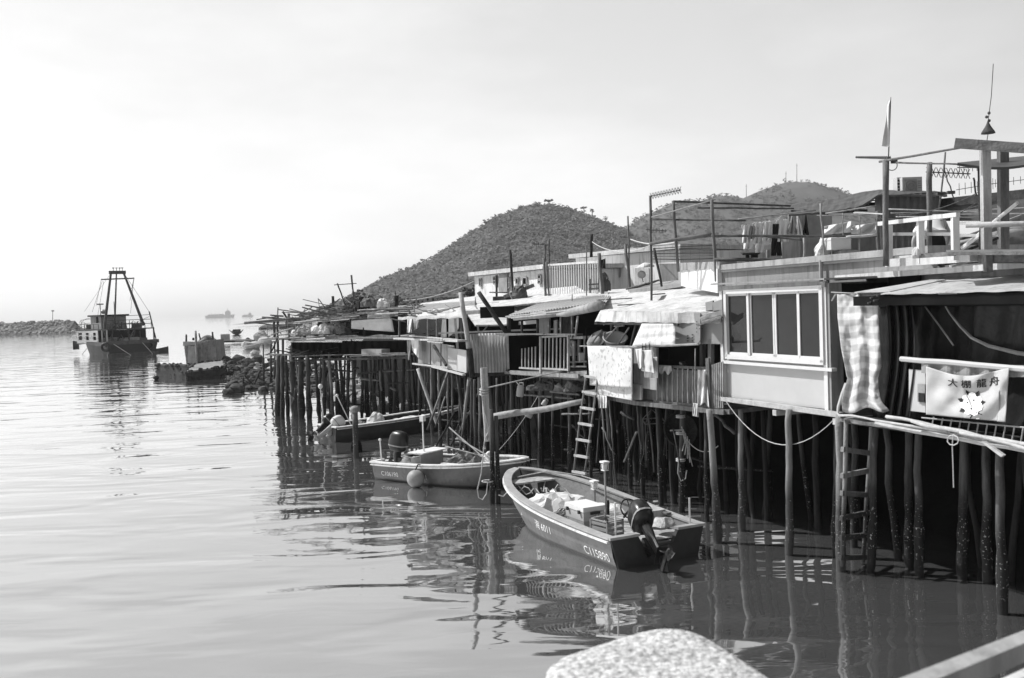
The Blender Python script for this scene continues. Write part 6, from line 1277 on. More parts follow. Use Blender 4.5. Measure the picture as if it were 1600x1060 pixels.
# ============================================================ CORRUGATED STORE AND PALE PANELS
H6 = thing('stilt_store', 'box store clad in grey corrugated sheet on stilts', 'shed', PE.p(.7, 0, -1))
a0, zb_ = PE.sz(737, 583); a1, _ = PE.sz(794, 579); zt_ = PE.at(760, 521).z
m = MB(); corr(m, PE, a0, a1, zb_, zt_, .05, .022, .10); build(m, 'corrugated_wall', m_metal, H6, smooth=True)
m = MB(); m.slab([PE.p(a0, zb_, 0), PE.p(a1, zb_, 0), PE.p(a1, zb_, -3), PE.p(a0, zb_, -3)], .12); m.slab([PE.p(a1-.02, zb_, .03), PE.p(a1-.02, zb_, -3), PE.p(a1-.02, zt_, -3), PE.p(a1-.02, zt_, .03)], .05, -PE.u); m.slab([PE.p(a0+.02, zb_, .03), PE.p(a0+.02, zb_, -3), PE.p(a0+.02, zt_, -3), PE.p(a0+.02, zt_, .03)], .05, PE.u); build(m, 'frame', m_woodd, H6)
m = MB(); m.beam(PE.p(a1+.03, zb_+.1, .12), PE.p(a1+.03, zt_-.1, .12), .07, .05, PE.n); m.beam(PE.p(a0-1.0, zt_+.05, .2), PE.p(a1+2.2, zt_+.08, .2), .06, .05); build(m, 'trim', m_pale, H6)
m = MB(); m.slab([PE.p(a0, 2.9, -1.9), PE.p(a1, 2.9, -1.9), PE.p(a1, 5.0, -1.9), PE.p(a0, 5.0, -1.9)], .05, (0, 1, 0)); build(m, 'back_wall', m_dark, H6)
stilts_under(H6, PE, -1.2, 1.5, 11, .1, 5.5, 2.9, .045, .08); 
for bx, by, tx, r, mm in ((745, 742, 741, .05, m_stilt), (752, 735, 748, .05, m_stiltp), (737, 738, 735, .05, m_stilt), (778, 738, 776, .05, m_stilt)): stilt(H6, bx, by, tx, 583, r, mm, 2.85)
braces(H6, PE, -1.0, 1.4, 7, .3, 2.7, 7)
# white lean-to awning above
aw = thing('lean_to_awning', 'smooth white lean-to awning on two props beyond the leaning dark pole', 'awning', P(760, 520, 32))
m = MB(); m.slab([P(743, 508, 31.2), P(800, 507, 31.2), P(808, 486, 34), P(731, 492, 34)], .05); build(m, 'sheet', m_roofw, aw)
m = MB(); m.beam(P(748, 520, 31.4), P(746, 508, 31.4), .06, .06, (0, 1, 0)); m.path([P(752, 521, 31.6), P(762, 509, 31.4)], .025, 5); build(m, 'prop', m_pale, aw)
build((lambda m: (m.slab([P(735, 522, 34.5), P(800, 522, 34.5), P(800, 500, 34.5), P(735, 500, 34.5)], .05, (0, 1, 0)), m)[1])(MB()), 'dark_opening', m_dark, aw)  # near-black panel; shade under the awning put into its colour
# leaning poles
polepx(720, 457, 738, 582, 29.5, 29.5, .075, m_pale, 'leaning_pole', 'thick pale pole leaning slightly in front of the corrugated store', 'pole', r1=.085)
b = G(742, 735, 0); m = MB(); m.pole(P(733, 545, 29.4), P(738, 590, 29.4), .095, .10, 9, .01); solo(m, 'pole_sleeve', m_woodd, 'dark tarred lower length of the thick leaning pole', 'pole', smooth=True)
polepx(748, 457, 792, 522, 30.2, 29.8, .07, m_woodd, 'leaning_pole', 'dark pole leaning steeply to the left over the white awning', 'pole', r1=.07)
polepx(653, 576, 683, 662, 34.5, 34.2, .065, m_pale, 'prop_pole', 'thick pale prop slanting down to the right under the pale panels', 'prop', r1=.07)
# pale panels (folding screens)
H7 = thing('panelled_stilt_hut', 'hut on stilts fronted with pale flat panels left of the corrugated store', 'stilt house', PF.p(3, 0, -1))
pn = [(653, 672, 531, 534, 569, 569, m_greyw), (673.5, 688, 534, 535, 570, 574, m_conc), (690, 709, 538, 541, 573, 578, m_conc), (700, 714, 544, 545.5, 576, 580, m_panel), (714.5, 728.5, 545.5, 548, 580, 583, m_panel)]
for k, (x0, x1, a_, b_, c_, d_, mm) in enumerate(pn): build(rectp(PF, x0, x1, a_, b_, c_, d_, .05+.12*k, .04), 'panel', mm, H7)
m = MB(); m.slab([PF.p(-.5, 2.95, .1), PF.p(5.9, 2.95, .1), PF.p(5.9, 2.95, -4), PF.p(-.5, 2.95, -4)], .09); build(m, 'floor', m_woodd, H7)
m = MB(); m.beam(PF.at(620, 529, .3), PF.at(722, 533, .7), .3, .06); m.beam(PF.at(640, 525, .5), PF.at(715, 531, .5), .05, .05); m.beam(PF.at(645, 568.5, .35), PF.at(700, 575, .5), .05, .05); m.beam(PF.at(676, 573, .6), PF.at(725, 586, .85), .10, .05); build(m, 'deck_rail', m_pale, H7)
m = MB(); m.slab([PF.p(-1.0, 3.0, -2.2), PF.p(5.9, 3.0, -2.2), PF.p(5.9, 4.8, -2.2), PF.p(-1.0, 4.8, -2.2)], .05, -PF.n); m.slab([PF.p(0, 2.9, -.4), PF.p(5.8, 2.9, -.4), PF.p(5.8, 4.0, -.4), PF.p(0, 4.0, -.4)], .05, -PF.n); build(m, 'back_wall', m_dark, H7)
m = MB(); m.grid(lambda u, v: P(lerp(650, 728, u), lerp(489, 487, u)+lerp(8, 0, v)+1*sin(u*20), lerp(36, 40, v)-5*u), 12, 3, .03); build(m, 'roof', m_roofw, H7)
m = MB(); m.grid(lambda u, v: P(lerp(622, 724, u), lerp(496, 493, u)+lerp(3, 0, v)+1*sin(u*26), lerp(34.5, 38, v)-4*u), 14, 3, .04); build(m, 'lower_roof', m_metalL, H7)
for k, x in enumerate((624, 669, 683, 698.5, 716, 722)):
    m = MB(); m.beam(PF.at(x, 532, -.2), PF.at(x, 498, -.2), .10 if k in (3,) else .07, .07, PF.n); build(m, 'upright', [m_pole, m_pale, m_pale, m_woodd, m_pole, m_pole][k], H7)
for bx, by, tx, ty, r, mm in ((655, 672, 655, 570, .05, m_stilt), (674, 680, 673.5, 570, .055, m_stiltp), (688, 700, 685, 575, .06, m_stiltp), (700, 696, 699, 577, .045, m_stiltp), (708, 695, 706, 580, .045, m_stiltp), (666, 668, 664, 572, .05, m_stilt), (671, 664, 668, 572, .05, m_stilt), (720, 705, 718, 585, .05, m_stilt), (727, 712, 727, 585, .05, m_stilt)): stilt(H7, bx, by, tx, ty, r, mm)
stilts_under(H7, PF, -.8, 5.8, 14, .3, 6, 2.9, .05, .085)
braces(H7, PF, -.5, 5.6, 12, .3, 2.8, 8); braces(H5, PD, 0, 4.4, 12, .3, 2.7, 9)
for k, (x0, y0, x1, y1, Y, r, mm, lb) in enumerate(((700, 582, 668, 672, 33, .045, m_stiltp, 'pole slanting down to the left from the pale panels'), (696, 620, 680, 668, 32.5, .03, m_stiltp, 'short thin pole crossing the slanting prop'), (733, 590, 718, 720, 30, .05, m_stiltp, 'pale pole leaning left under the thick leaning pole'), (737, 597, 743, 715, 29.8, .03, m_stilt, 'thin dark pole beside the rope-bound post'))):
    polepx(x0, y0, x1, y1, Y, Y, r, mm, 'brace_pole', lb, 'pole', 'loose poles between the moored skiffs')
m = MB(); m.pole(PF.at(678, 541, .6), PF.at(697, 571, .8), .06, .05); solo(m, 'diagonal_timber', m_woodd, 'dark diagonal timber across the pale panels', 'timber')
t = thing('drying_rack', 'small pale slatted rack hanging on the deck rail above the pale panels', 'rack', PF.at(680, 535, .8)); m = MB()
for k in range(11): m.beam(PF.at(669+k*2.2, 534, .85), PF.at(669+k*2.2, 527.5, .85), .03, .02, PF.n)
m.beam(PF.at(668, 527.5, .85), PF.at(692, 529, .85), .03, .03); m.beam(PF.at(668, 534, .85), PF.at(692, 536, .85), .03, .03); build(m, 'slats', m_pale, t)
cloth(PF, (642, 529), (654, 529), (654, 560), (645, 549), .35, m_cloth, 'white_sheet', 'white sheet hanging left of the pale panels', .03, 9)
cloth(PF, (636, 532), (643, 530), (641, 563), (637, 563), .2, m_clothg, 'grey_sheet', 'grey sheet hanging beside the leftmost white sheet', .03, 9)
cloth(PF, (637, 497), (644, 497), (643, 520), (636, 520), -.1, m_cloth, 'towel', 'narrow white towel on the hut line, leftmost', .03, 9); cloth(PF, (646, 497), (655, 497), (654, 512), (648, 516), -.1, m_stripe, 'shirt', 'pale shirt on the hut line, second from left', .03, 9)
cloth(PF, (691, 499), (697, 498), (698, 527), (689, 527), -.1, m_cloth, 'white_curtain', 'narrow white curtain left of the dark upright in the hut', .02, 6); cloth(PF, (701, 497), (717, 497), (717, 514), (701, 527), -.1, m_cloth, 'white_curtain', 'wide white curtain right of the dark upright in the hut', .03, 7)
m = MB(); m.beam(P(711, 498, 31), P(715, 545, 31), .08, .05, (0, 1, 0)); solo(m, 'white_batten', m_pale, 'upright white batten nailed left of the thick leaning pole', 'batten')

# ============================================================ BAMBOO PIER AT THE FAR LEFT
H8 = thing('bamboo_pier', 'ramshackle bamboo pier house with layered pole decks on a forest of stilts', 'pier', PG.p(4, 0, -2))
def pg(x, y, d=0): return PG.at(x, y, d)
def sticks(n, x0, x1, y0, y1, sp, d0, d1, name, mms, r0=.02, r1=.05, seed=1, lo=40, hi=110):
    global R
    r_ = random.Random(seed)
    for k in range(n):
        x = r_.uniform(x0, x1-20); ln = r_.uniform(lo, hi); xe = min(x1+8, x+ln); f0 = (x-x0)/(x1-x0); f1 = (xe-x0)/(x1-x0)
        ya = lerp(y0, y1, f0)+r_.uniform(-sp, sp); yb = lerp(y0, y1, f1)+r_.uniform(-sp, sp); m = MB(); d = r_.uniform(d0, d1)
        m.pole(pg(x, ya, d), pg(xe, yb, d+r_.uniform(-.6, .6)), r_.uniform(r0, r1), None, 6, .04, 4); build(m, name, r_.choice(mms), H8)
for (y0, y1, x0, x1) in ((545, 549, 430, 640),): m = MB(); m.slab([pg(430, 563, .1), pg(640, 557, .1), pg(640, 557, -4.5), pg(430, 563, -4.5)], .10); build(m, 'lower_deck', m_woodd, H8)
m = MB(); m.grid(lambda u, v: PG.at(lerp(425, 640, u), lerp(529, 525, u)+1.5*sin(u*30), lerp(.3, -4, v)), 20, 3, .10); build(m, 'middle_deck', m_wood, H8)
m = MB(); m.grid(lambda u, v: PG.at(lerp(500, 632, u), lerp(497, 486, u)+2*sin(u*9), lerp(.2, -3, v)), 16, 3, .08); build(m, 'roof', m_wood, H8)
sticks(16, 400, 640, 531, 526, 3, -.6, .6, 'deck_pole', [m_bam, m_pole, m_bam, m_pale], seed=3)
sticks(16, 450, 640, 504, 488, 3.5, -.8, .5, 'roof_pole', [m_bam, m_pole, m_pale, m_bamd], seed=4)
sticks(9, 540, 640, 488, 482, 3.5, -1.5, .3, 'roof_pole', [m_bam, m_pale, m_bamd], seed=8)
sticks(7, 425, 640, 560, 553, 2, .1, .4, 'lower_rail', [m_pole, m_bamd], seed=5)
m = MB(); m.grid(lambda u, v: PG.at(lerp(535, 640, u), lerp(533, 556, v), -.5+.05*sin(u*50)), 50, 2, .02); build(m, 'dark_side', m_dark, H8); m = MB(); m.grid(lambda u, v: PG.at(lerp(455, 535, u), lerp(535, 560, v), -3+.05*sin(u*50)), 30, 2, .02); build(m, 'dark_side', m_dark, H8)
m = MB(); m.grid(lambda u, v: PG.at(lerp(548, 638, u), lerp(lerp(500, 493, u), lerp(527, 523, u), v), -1.6), 10, 2, .03); build(m, 'inner_wall', m_woodd, H8)
m = MB(); m.grid(lambda u, v: PG.at(lerp(525, 548, u), lerp(499, 522, v), -1.8), 4, 2, .03); m.slab([pg(428, 575, .2), pg(470, 572, .2), pg(470, 548, .2), pg(428, 552, .2)], .04, -PG.n) if False else None; build(m, 'inner_wall', m_clothg, H8)
for x, a, b_, d, mm in ((434, 495, 650, .1, m_stilt), (442, 530, 652, .3, m_stilt), (428, 496, 528, -.3, m_stilt), (451, 490, 532, .1, m_wood), (463, 505, 530, -.4, m_wood), (475, 502, 528, -.5, m_pole), (492, 502, 525, -.6, m_woodd), (569, 500, 528, -.2, m_woodd), (454, 540, 565, .25, m_bam)):
    m = MB(); m.pole(pg(x+1, b_, d), pg(x, a, d), .07, .06, 7, .02); build(m, 'upright', mm, H8)
cloth(PG, (549, 501), (612, 497), (616, 519), (549, 514), -.1, m_tarpL, 'white_tarpaulin', 'pale tarpaulin stretched along the bamboo pier', .05, 8, 'tarpaulin')
cloth(PG, (575, 491), (608, 487), (610, 497), (574, 498), .15, m_conc, 'grey_tarpaulin', 'small grey tarpaulin under the pier roof', .05, 8, 'tarpaulin')
for k, (x, y, w_, h_, mm, nm, lb, ct) in enumerate(((484, 524, .9, .55, m_clothg, 'sack', 'mottled sack on the left of the pier middle deck', 'sack'), (500, 522, .7, .75, m_tarpL, 'sack', 'pale sack in the middle of the pier', 'sack'), (512, 522, .7, .55, m_cloth, 'sack', 'bright crumpled sack on the pier', 'sack'), (506, 509, .5, .35, m_clothd, 'dark_bundle', 'black bundle resting above the pale sacks', 'bundle'), (475, 525, .6, .5, m_conc, 'sack', 'grey sack near the left pier posts', 'sack'), (464, 527, .5, .35, m_cloth, 'sack', 'small white sack at the pier corner', 'sack'), (537, 521, .6, .55, m_net, 'basket_heap', 'heap of baskets right of the bright sack', 'baskets'), (567, 482, .5, .45, m_clothd, 'dark_bundle', 'black bundle on the pier roof', 'bundle'), (577, 480, .6, .4, m_net, 'net_heap', 'net heap on the pier roof', 'net'), (600, 481, .5, .4, m_tarpL, 'white_bundle', 'white bundle on the pier roof beside the net heap', 'bundle'), (558, 487, .5, .4, m_woodd, 'wood_heap', 'heap of broken wood on the pier roof', 'wood'))):
    heap_solo(pg(x, y, -.3), w_*.6, w_*.5, h_, mm, nm, lb, ct, 90+k, .9)
m = MB(); m.box(pg(587, 551, .15), (1.3, .5, .3), -.7); solo(m, 'grey_drum', m_conc, 'grey box lying on the lower pier deck', 'box')
# projecting poles at the left end
for k, (x0, y0, x1, y1, r, mm, lb) in enumerate(((382, 505, 470, 497, .07, m_pole, 'longest pole jutting out left from the pier top'), (410, 496, 470, 501, .05, m_bamd, 'pole just above the longest jutting one'), (383, 542, 434, 533, .04, m_bam, 'pole jutting left below the middle deck'), (398, 505, 455, 511, .03, m_bamd, 'thin pole below the longest jutting one'), (405, 531, 434, 528, .04, m_pale, 'short pale pole at the left corner of the middle deck'), (414, 554, 470, 554, .05, m_bam, 'pale pole along the lower pier level at the left'), (434, 528, 422, 552, .04, m_woodd, 'dark brace at the left corner of the pier'))):
    polepx(x0, y0, x1, y1, 46.5-.02*k, 46.0, r, mm, 'jutting_pole', lb, 'pole', 'poles jutting from the pier', wob=.03)
m = MB(); m.path([P(418, 510, 46.5), P(418, 527, 46.4)], .012, 4); solo(m, 'hanging_line', m_rust, 'thin line hanging at the left end of the pier', 'line')
# stilts: front row measured, rest scattered
fr = [(434, 650, 436, .16, m_stilt), (441, 655, 441, .10, m_stilt), (450, 650, 447, .09, m_stilt), (461, 648, 456, .17, m_pole), (470, 652, 470, .15, m_stilt), (483, 655, 480, .12, m_stilt), (493, 640, 503, .05, m_stiltp), (506, 655, 506, .09, m_stilt), (514, 645, 514, .05, m_stiltp), (521, 655, 515, .08, m_stiltp), (530, 650, 524, .08, m_stilt), (540, 650, 530, .10, m_stilt), (554, 645, 551, .10, m_stiltp), (565, 652, 566, .07, m_stilt), (575, 648, 570, .11, m_stilt), (588, 650, 576, .10, m_stiltp), (600, 640, 596, .08, m_stilt), (612, 652, 604, .09, m_stilt), (621, 655, 618, .08, m_stilt), (628, 650, 634, .09, m_stiltp), (642, 655, 638, .08, m_stilt), (500, 650, 492, .08, m_stilt), (423, 606, 424, .08, m_stilt), (412, 604, 412, .05, m_stilt), (429, 600, 430, .07, m_stilt), (471, 640, 462, .05, m_stiltp)]
for bx, by, tx, r, mm in fr: stilt(H8, bx, by, tx, 562, r, mm, 3.0)
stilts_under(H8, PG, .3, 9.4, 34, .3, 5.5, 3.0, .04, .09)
braces(H8, PG, .2, 9, 26, .2, 2.9, 10, None, .03, .07)
# dark back sheeting at depth under the pier
# aerial poles above
polepx(527, 443, 541, 481, 47, 47, .04, m_rust, 'aerial_pole', 'left of two thin leaning poles over the pier roof', 'pole', 'thin poles over the pier'); polepx(549, 430, 554, 478, 47, 47, .045, m_rust, 'aerial_pole', 'right of two thin leaning poles over the pier roof', 'pole', 'thin poles over the pier')
m = MB(); m.path([P(522, 445.5, 47), P(557, 443, 47)], .02, 4); solo(m, 'cross_wire', m_rust, 'thin cross rod joining the two leaning poles', 'rod')
polepx(520, 463, 521, 486, 47, 47, .07, m_woodd, 'short_post', 'short dark post standing on the pier roof', 'post'); polepx(619, 462, 620, 478, 42, 42, .12, m_woodd, 'short_post', 'short dark post right of the pier roof', 'post'); polepx(618, 455, 618, 465, 42, 42, .02, m_rust, 'thin_rod', 'thin rod above the right short dark post', 'rod'); polepx(442, 487, 450, 500, 46.5, 46.5, .05, m_woodd, 'short_post', 'slanting stub at the left end of the pier top', 'post')
m = MB(); m.beam(P(622, 490, 40), P(643, 490, 40), .06, .06); m.beam(P(643, 490, 40), P(643, 496, 40), .06, .06); solo(m, 'tube_rack', m_rust, 'small dark tube frame right of the pier roof', 'frame')
# ============================================================ WHITE HOUSES BEHIND
def whouse(PL, px0, px1, z0, z1, dep, name, label, wins, mm=m_lime, over=.25, door=None):
    a0 = PL.sz(px0, 450)[0]; a1 = PL.sz(px1, 450)[0]; t = thing(name, label, 'house', PL.p((a0+a1)/2, z0, -dep/2))
    m = MB(); m.slab([PL.p(a0, z0, 0), PL.p(a1, z0, 0), PL.p(a1, z1, 0), PL.p(a0, z1, 0)], dep, -PL.n); build(m, 'wall', mm, t)
    m = MB(); m.slab([PL.p(a0-over, z1+.22, over), PL.p(a1+over, z1+.22, over), PL.p(a1+over, z1+.22, -dep-.2), PL.p(a0-over, z1+.22, -dep-.2)], .2); build(m, 'roof', m_roofw, t)
    for (x0, y0, x1, y1, kind) in wins:
        m = MB(); m.slab([PL.at(x0, y1, .03), PL.at(x1, y1, .03), PL.at(x1, y0, .03), PL.at(x0, y0, .03)], .03, -PL.n); w_ = build(m, 'window' if kind != 'door' else 'door', m_dark if kind != 'door' else m_roofw, t)
        if kind != 'door':
            m = MB()
            for p, q in (((x0, y0), (x1, y0)), ((x0, y1), (x1, y1)), ((x0, y0), (x0, y1)), ((x1, y0), (x1, y1))): m.beam(PL.at(p[0], p[1], .06), PL.at(q[0], q[1], .06), .06, .06, PL.n if p[0] == q[0] else (0, 0, 1))
            if kind == 'bars': m.beam(PL.at((x0+x1)/2, y0, .06), PL.at((x0+x1)/2, y1, .06), .05, .05, PL.n); m.beam(PL.at(x0, (y0+y1)/2, .06), PL.at(x1, (y0+y1)/2, .06), .04, .04)
            build(m, 'window_frame', m_conc, w_)
    return t
whouse(PW1, 742, 852, 3.5, 6.60, 6, 'white_house', 'long low white house with small windows at the foot of the hill', [(771, 433, 777, 444, 'bars'), (791, 434, 796, 450, 'bars'), (817, 434, 823, 445, 'x'), (841, 430, 845, 436, 'x'), (841, 438, 845, 443, 'x'), (749, 436, 752, 447, 'x'), (806, 435, 810, 444, 'x')])
m = MB(); m.slab([PW1.at(779, 457, .12), PW1.at(792, 456, .12), PW1.at(792, 427, .12), PW1.at(779, 428, .12)], .1, -PW1.n); solo(m, 'grey_screen', m_conc, 'grey screen standing against the long low white house', 'screen')
whouse(PW2, 901, 1064, 3.5, 7.25, 7, 'white_house', 'taller white house with a single square window, right of the long low one', [(955, 419, 968, 433, 'x'), (924, 424, 928, 440, 'bars'), (992, 419, 1014, 446, 'door'), (940, 423, 946, 436, 'bars'), (1030, 414, 1040, 428, 'x')])
# lower white wall band and long white roofs between
m = MB(); m.slab([P(742, 462, 47), P(900, 447, 40), P(930, 465, 37), P(742, 474, 42)], .12); m.slab([P(742, 474.5, 42), P(930, 467, 37), P(932, 473, 36.8), P(742, 478, 41.5)], .1); solo(m, 'flat_roof', m_roofw, 'broad white flat roof in front of the long low white house', 'roof')
m = MB(); m.slab([P(628, 478, 52), P(742, 463, 46), P(742, 471, 42), P(640, 479.5, 48)], .12); solo(m, 'flat_roof', m_roofw, 'narrow bright roof strip running left from the white house', 'roof')
m = MB(); m.slab([P(622, 494, 43), P(742, 486, 40), P(742, 470, 42), P(622, 478, 48)], .1, (0, 1, 0)); solo(m, 'grey_wall', m_greyw, 'long grey wall below the narrow bright roof strip', 'wall')
m = MB(); m.slab([P(667, 484.5, 39), P(724, 478.5, 38), P(900, 467, 36.5), P(900, 474, 35), P(800, 482, 35), P(668, 489, 37)], .14); solo(m, 'flat_roof', m_roofw, 'lowest white roof strip behind the two leaning poles', 'roof')
m = MB(); m.slab([P(724, 497, 36.5), P(830, 487, 35.2), P(830, 478, 35.2), P(724, 486, 36.5)], .1, (0, 1, 0)); solo(m, 'low_grey_wall', m_greyw, 'grey wall under the lowest white roof strip', 'wall')  # plain wall in grey render
m = MB(); m.grid(lambda u, v: P(lerp(900, 1135, u), lerp(457, 443, u)+lerp(8, 0, v), lerp(33, 38, v)-4*u), 12, 3, .05); solo(m, 'back_roof', m_roofw, 'pale roof strip in front of the taller white house', 'roof')
# white grille fence on the middle roof (px 848-945)
PGR = Plane(tuple(P(850, 460, 36.2).xy), tuple(P(942, 460, 33.2).xy))
g = thing('roof_railing', 'tall railing of thin white bars on the middle roof', 'railing', PGR.p(1, PGR.at(890, 461).z, 0))
m = MB(); m.beam(PGR.at(848, 415, 0), PGR.at(938, 409, 0), .06, .07); m.beam(PGR.at(852, 461, 0), PGR.at(942, 459, 0), .06, .05); build(m, 'rail', m_white, g)
for k in range(24): x = 853+k*3.7; m = MB(); m.beam(PGR.at(x, 461, 0), PGR.at(x-1, 414.5-.065*(x-848), 0), .028, .025, PGR.n); build(m, 'bar', m_white, g)
for k, (x0, y0, x1, y1, Y, r, mm, lb) in enumerate(((850, 404, 853, 470, 36, .06, m_pole, 'double grey post at the left end of the white roof railing'), (854, 410, 858, 469, 35.8, .05, m_pole, 'right half of the double post at the white roof railing'), (936, 396, 943, 472, 33, .07, m_pole, 'grey post at the right end of the white roof railing'), (977, 382, 986, 464, 31, .05, m_pole, 'weathered post leaning left between the railing and the aerial post'), (981, 338, 985, 460, 31, .03, m_pole, 'tall thin pole behind the leaning weathered post'), (797, 391, 802, 460, 44, .07, m_woodd, 'dark pole before the long low white house'), (924, 366, 924, 402, 42, .08, m_woodd, 'dark stub pole rising above the taller white house'), (776, 430, 776, 466, 44, .06, m_woodd, 'short dark post left of the dark pole'), (858, 374, 858, 412, 40, .03, m_rust, 'thin rod left above the roof railing'), (852, 382, 852, 410, 40, .03, m_rust, 'thin rod at the comb aerial'), (916, 385, 917, 470, 33, .022, m_pole, 'thin stick behind the roof railing'), (894, 460, 894, 500, 31, .02, m_bam, 'thin rod standing on the corrugated roof'))):
    polepx(x0, y0, x1, y1, Y, Y, r, mm, 'roof_pole', lb, 'pole', 'poles over the middle roofs')
yagi(P(830, 380, 40), P(856, 384, 40), 8, .10, m_rust, 'comb aerial above the left end of the roof railing'); yagi(P(761, 412, 44), P(800, 411, 44), 9, .12, m_rust, 'comb aerial on the dark pole before the long low white house'); yagi(P(1009, 359, 24.8), P(1042, 361, 24.6), 7, .07, m_rust, 'small aerial half way up the tall thin post')
yagi(P(762, 409, 45), P(800, 405, 45), 5, .09, m_rust, 'upper short aerial on the dark pole before the white house', boom=.01)
# woodpile and clutter
t = thing('wood_stack', 'stack of boards and a slanting plank below the dark pole', 'wood pile', P(805, 466, 42)); m = MB()
m.slab([P(770, 464, 42), P(822, 461, 41.5), P(822, 470, 41), P(770, 470, 42)], .3, (0, 1, 0)); build(m, 'boards', m_woodd, t)
m = MB(); m.beam(P(788, 464, 41.6), P(834, 446, 41), .12, .14); m.beam(P(765, 457, 42), P(800, 458, 41.5), .05, .05); m.beam(P(796, 458, 41.4), P(801, 468, 41), .06, .06); build(m, 'planks', m_pole, t)
heap_solo(P(812, 466, 41), .35, .3, .55, m_metalD, 'machine_scrap', 'dark scrap beside the slanting plank', 'scrap', 130, .9)
m = MB(); m.slab([P(981, 451, 31), P(1020, 444, 31), P(1062, 438, 28), P(1064, 442, 27), P(984, 454, 29.5)], .12); m.slab([P(1030, 412, 28.8), P(1060, 412, 28.4), P(1060, 438, 28.4), P(1034, 441, 28.8)], .1, (0, 1, 0)); solo(m, 'grey_lean_to', m_greyw, 'grey lean-to beneath the left terrace corner', 'lean-to')
for k in range(6): polepx(978+k*4, 452-k, 1015+k*3, 444-k*1.2, 30.5-.1*k, 30.2-.1*k, .03, m_bamd, 'stacked_cane', ['lowest', 'second', 'third', 'fourth', 'fifth', 'topmost'][k]+' dark cane in the stack left of the grey lean-to', 'cane', 'canes left of the lean-to')
heap_solo(P(1009, 418, 30), .22, .2, .14, m_cloth, 'white_bundle', 'white bundle on the roof edge left of the terrace frame', 'bundle', 141, .7)
cloth(PGR, (935, 408), (946, 404), (946, 420), (936, 420), .15, m_clothd, 'black_garment', 'black garment hanging at the right end of the roof railing', .05, 9)
heap_solo(P(944, 455, 34), .25, .22, .6, m_metalD, 'dark_machine', 'dark machine behind the right post of the roof railing', 'machine', 143, .5)
m = MB(); m.slab([P(922, 440, 33.6), P(934, 440, 33.4), P(934, 458, 33.4), P(922, 458, 33.6)], .06, (0, 1, 0)) if False else m.beam(P(920, 445, 33.5), P(935, 444, 33.4), .05, .05); m.beam(P(920, 452, 33.5), P(936, 451, 33.4), .05, .05); m.beam(P(922, 436, 33.5), P(922, 458, 33.5), .05, .05, (0, 1, 0)); solo(m, 'wooden_rack', m_pole, 'low wooden rack behind the right end of the roof railing', 'rack')
t = thing('satellite_dish', 'small pale dish on the roof beside the stacked dark canes', 'satellite dish', P(1004, 440, 30)); m = MB(); m.lathe([(.02, 0), (.08, .01), (.13, .04), (.135, .045), (.07, .02)], P(1002, 430, 30), 14, Matrix.Rotation(radians(70), 3, 'X')); build(m, 'dish', m_panel, t, smooth=True); m = MB(); m.path([P(1002, 430, 30), P(1005, 441, 30)], .015, 5); build(m, 'stand', m_rust, t)
for k, (a, b, s_) in enumerate((((925, 378, 42), (1016, 384, 30), .3), ((925, 378, 42), (990, 387, 38), .25), ((985, 374, 31), (1055, 379, 25), .1), ((630, 470, 50), (740, 440, 47), .2))): solo(sag(P(*a), P(*b), s_, .018), 'overhead_wire', m_rope, ['long pale wire', 'short sagging pale wire', 'wire from the tall thin pole to the terrace', 'wire left of the white house'][k]+' over the middle roofs', 'wire', 'wires over the middle roofs')
# small houses at the hill foot
for k, (x0, x1, y0, y1, Y, lb) in enumerate(((643, 664, 465, 474, 210, 'small pale house at the hill foot, left of two'), (663, 690, 461, 473, 200, 'pale two-storey house at the hill foot'), (622, 634, 470, 477, 230, 'tiny pale hut at the hill foot beyond the pier roof'), (684, 712, 464, 472, 190, 'pale house half hidden behind the bright roof strip'), (598, 612, 473, 479, 240, 'pale hut just right of the pier roof bundles'))):
    a, b = P(x0, y1, Y), P(x1, y0, Y); t = thing('village_house', lb, 'house', ((a.x+b.x)/2, Y, 0), 'small houses at the hill foot')
    m = MB(); m.box(((a.x+b.x)/2, Y+3, (b.z+1)/2), (b.x-a.x, 6, b.z-1)); build(m, 'wall', m_conc, t)
    m = MB(); m.box(((a.x+b.x)/2, Y+3, b.z+.12), (b.x-a.x+.5, 6.6, .25)); build(m, 'roof', m_concl, t)
    for j in range(3): m = MB(); m.box((a.x+(b.x-a.x)*(.2+.3*j), Y-.02, b.z-.9), ((b.x-a.x)*.12, .1, .55)); build(m, 'window', m_dark, t)
# bushes at hill foot
def bush(px, py, Y, r, lb):
    c = P(px, py, Y); t = thing('shrub', lb, 'shrub', (c.x, Y, 1), 'shrubs behind the roofs'); m = MB(); m.path([(c.x, Y, 1), (c.x, Y, max(1.5, c.z))], .12, 5); build(m, 'stem', m_trunk, t); m = MB()
    for k in range(60): clump(m, c+Vector((R.gauss(0, .5), R.gauss(0, .4), R.gauss(0, .35)))*r, r*.2, 10)
    build(m, 'foliage', m_leaf, t)
bush(735, 460, 60, .6, 'wispy shrub left of the long low white house'); bush(547, 477, 130, 1.2, 'round shrub left of the pier aerial poles'); bush(558, 472, 150, 1.8, 'large shrub behind the pier aerial poles'); bush(585, 475, 160, 1.3, 'shrub at the hill foot right of the aerial poles'); bush(630, 473, 150, 1.0, 'shrub beside the tiny hut'); bush(698, 471, 120, .9, 'low shrub right of the two-storey house')

# ============================================================ RUINS, ROCKS AND FLOATING THINGS OFF THE PIER
Yc = G(318, 582).y*.93
def at(px, py, Y): return P(px, py, Y)
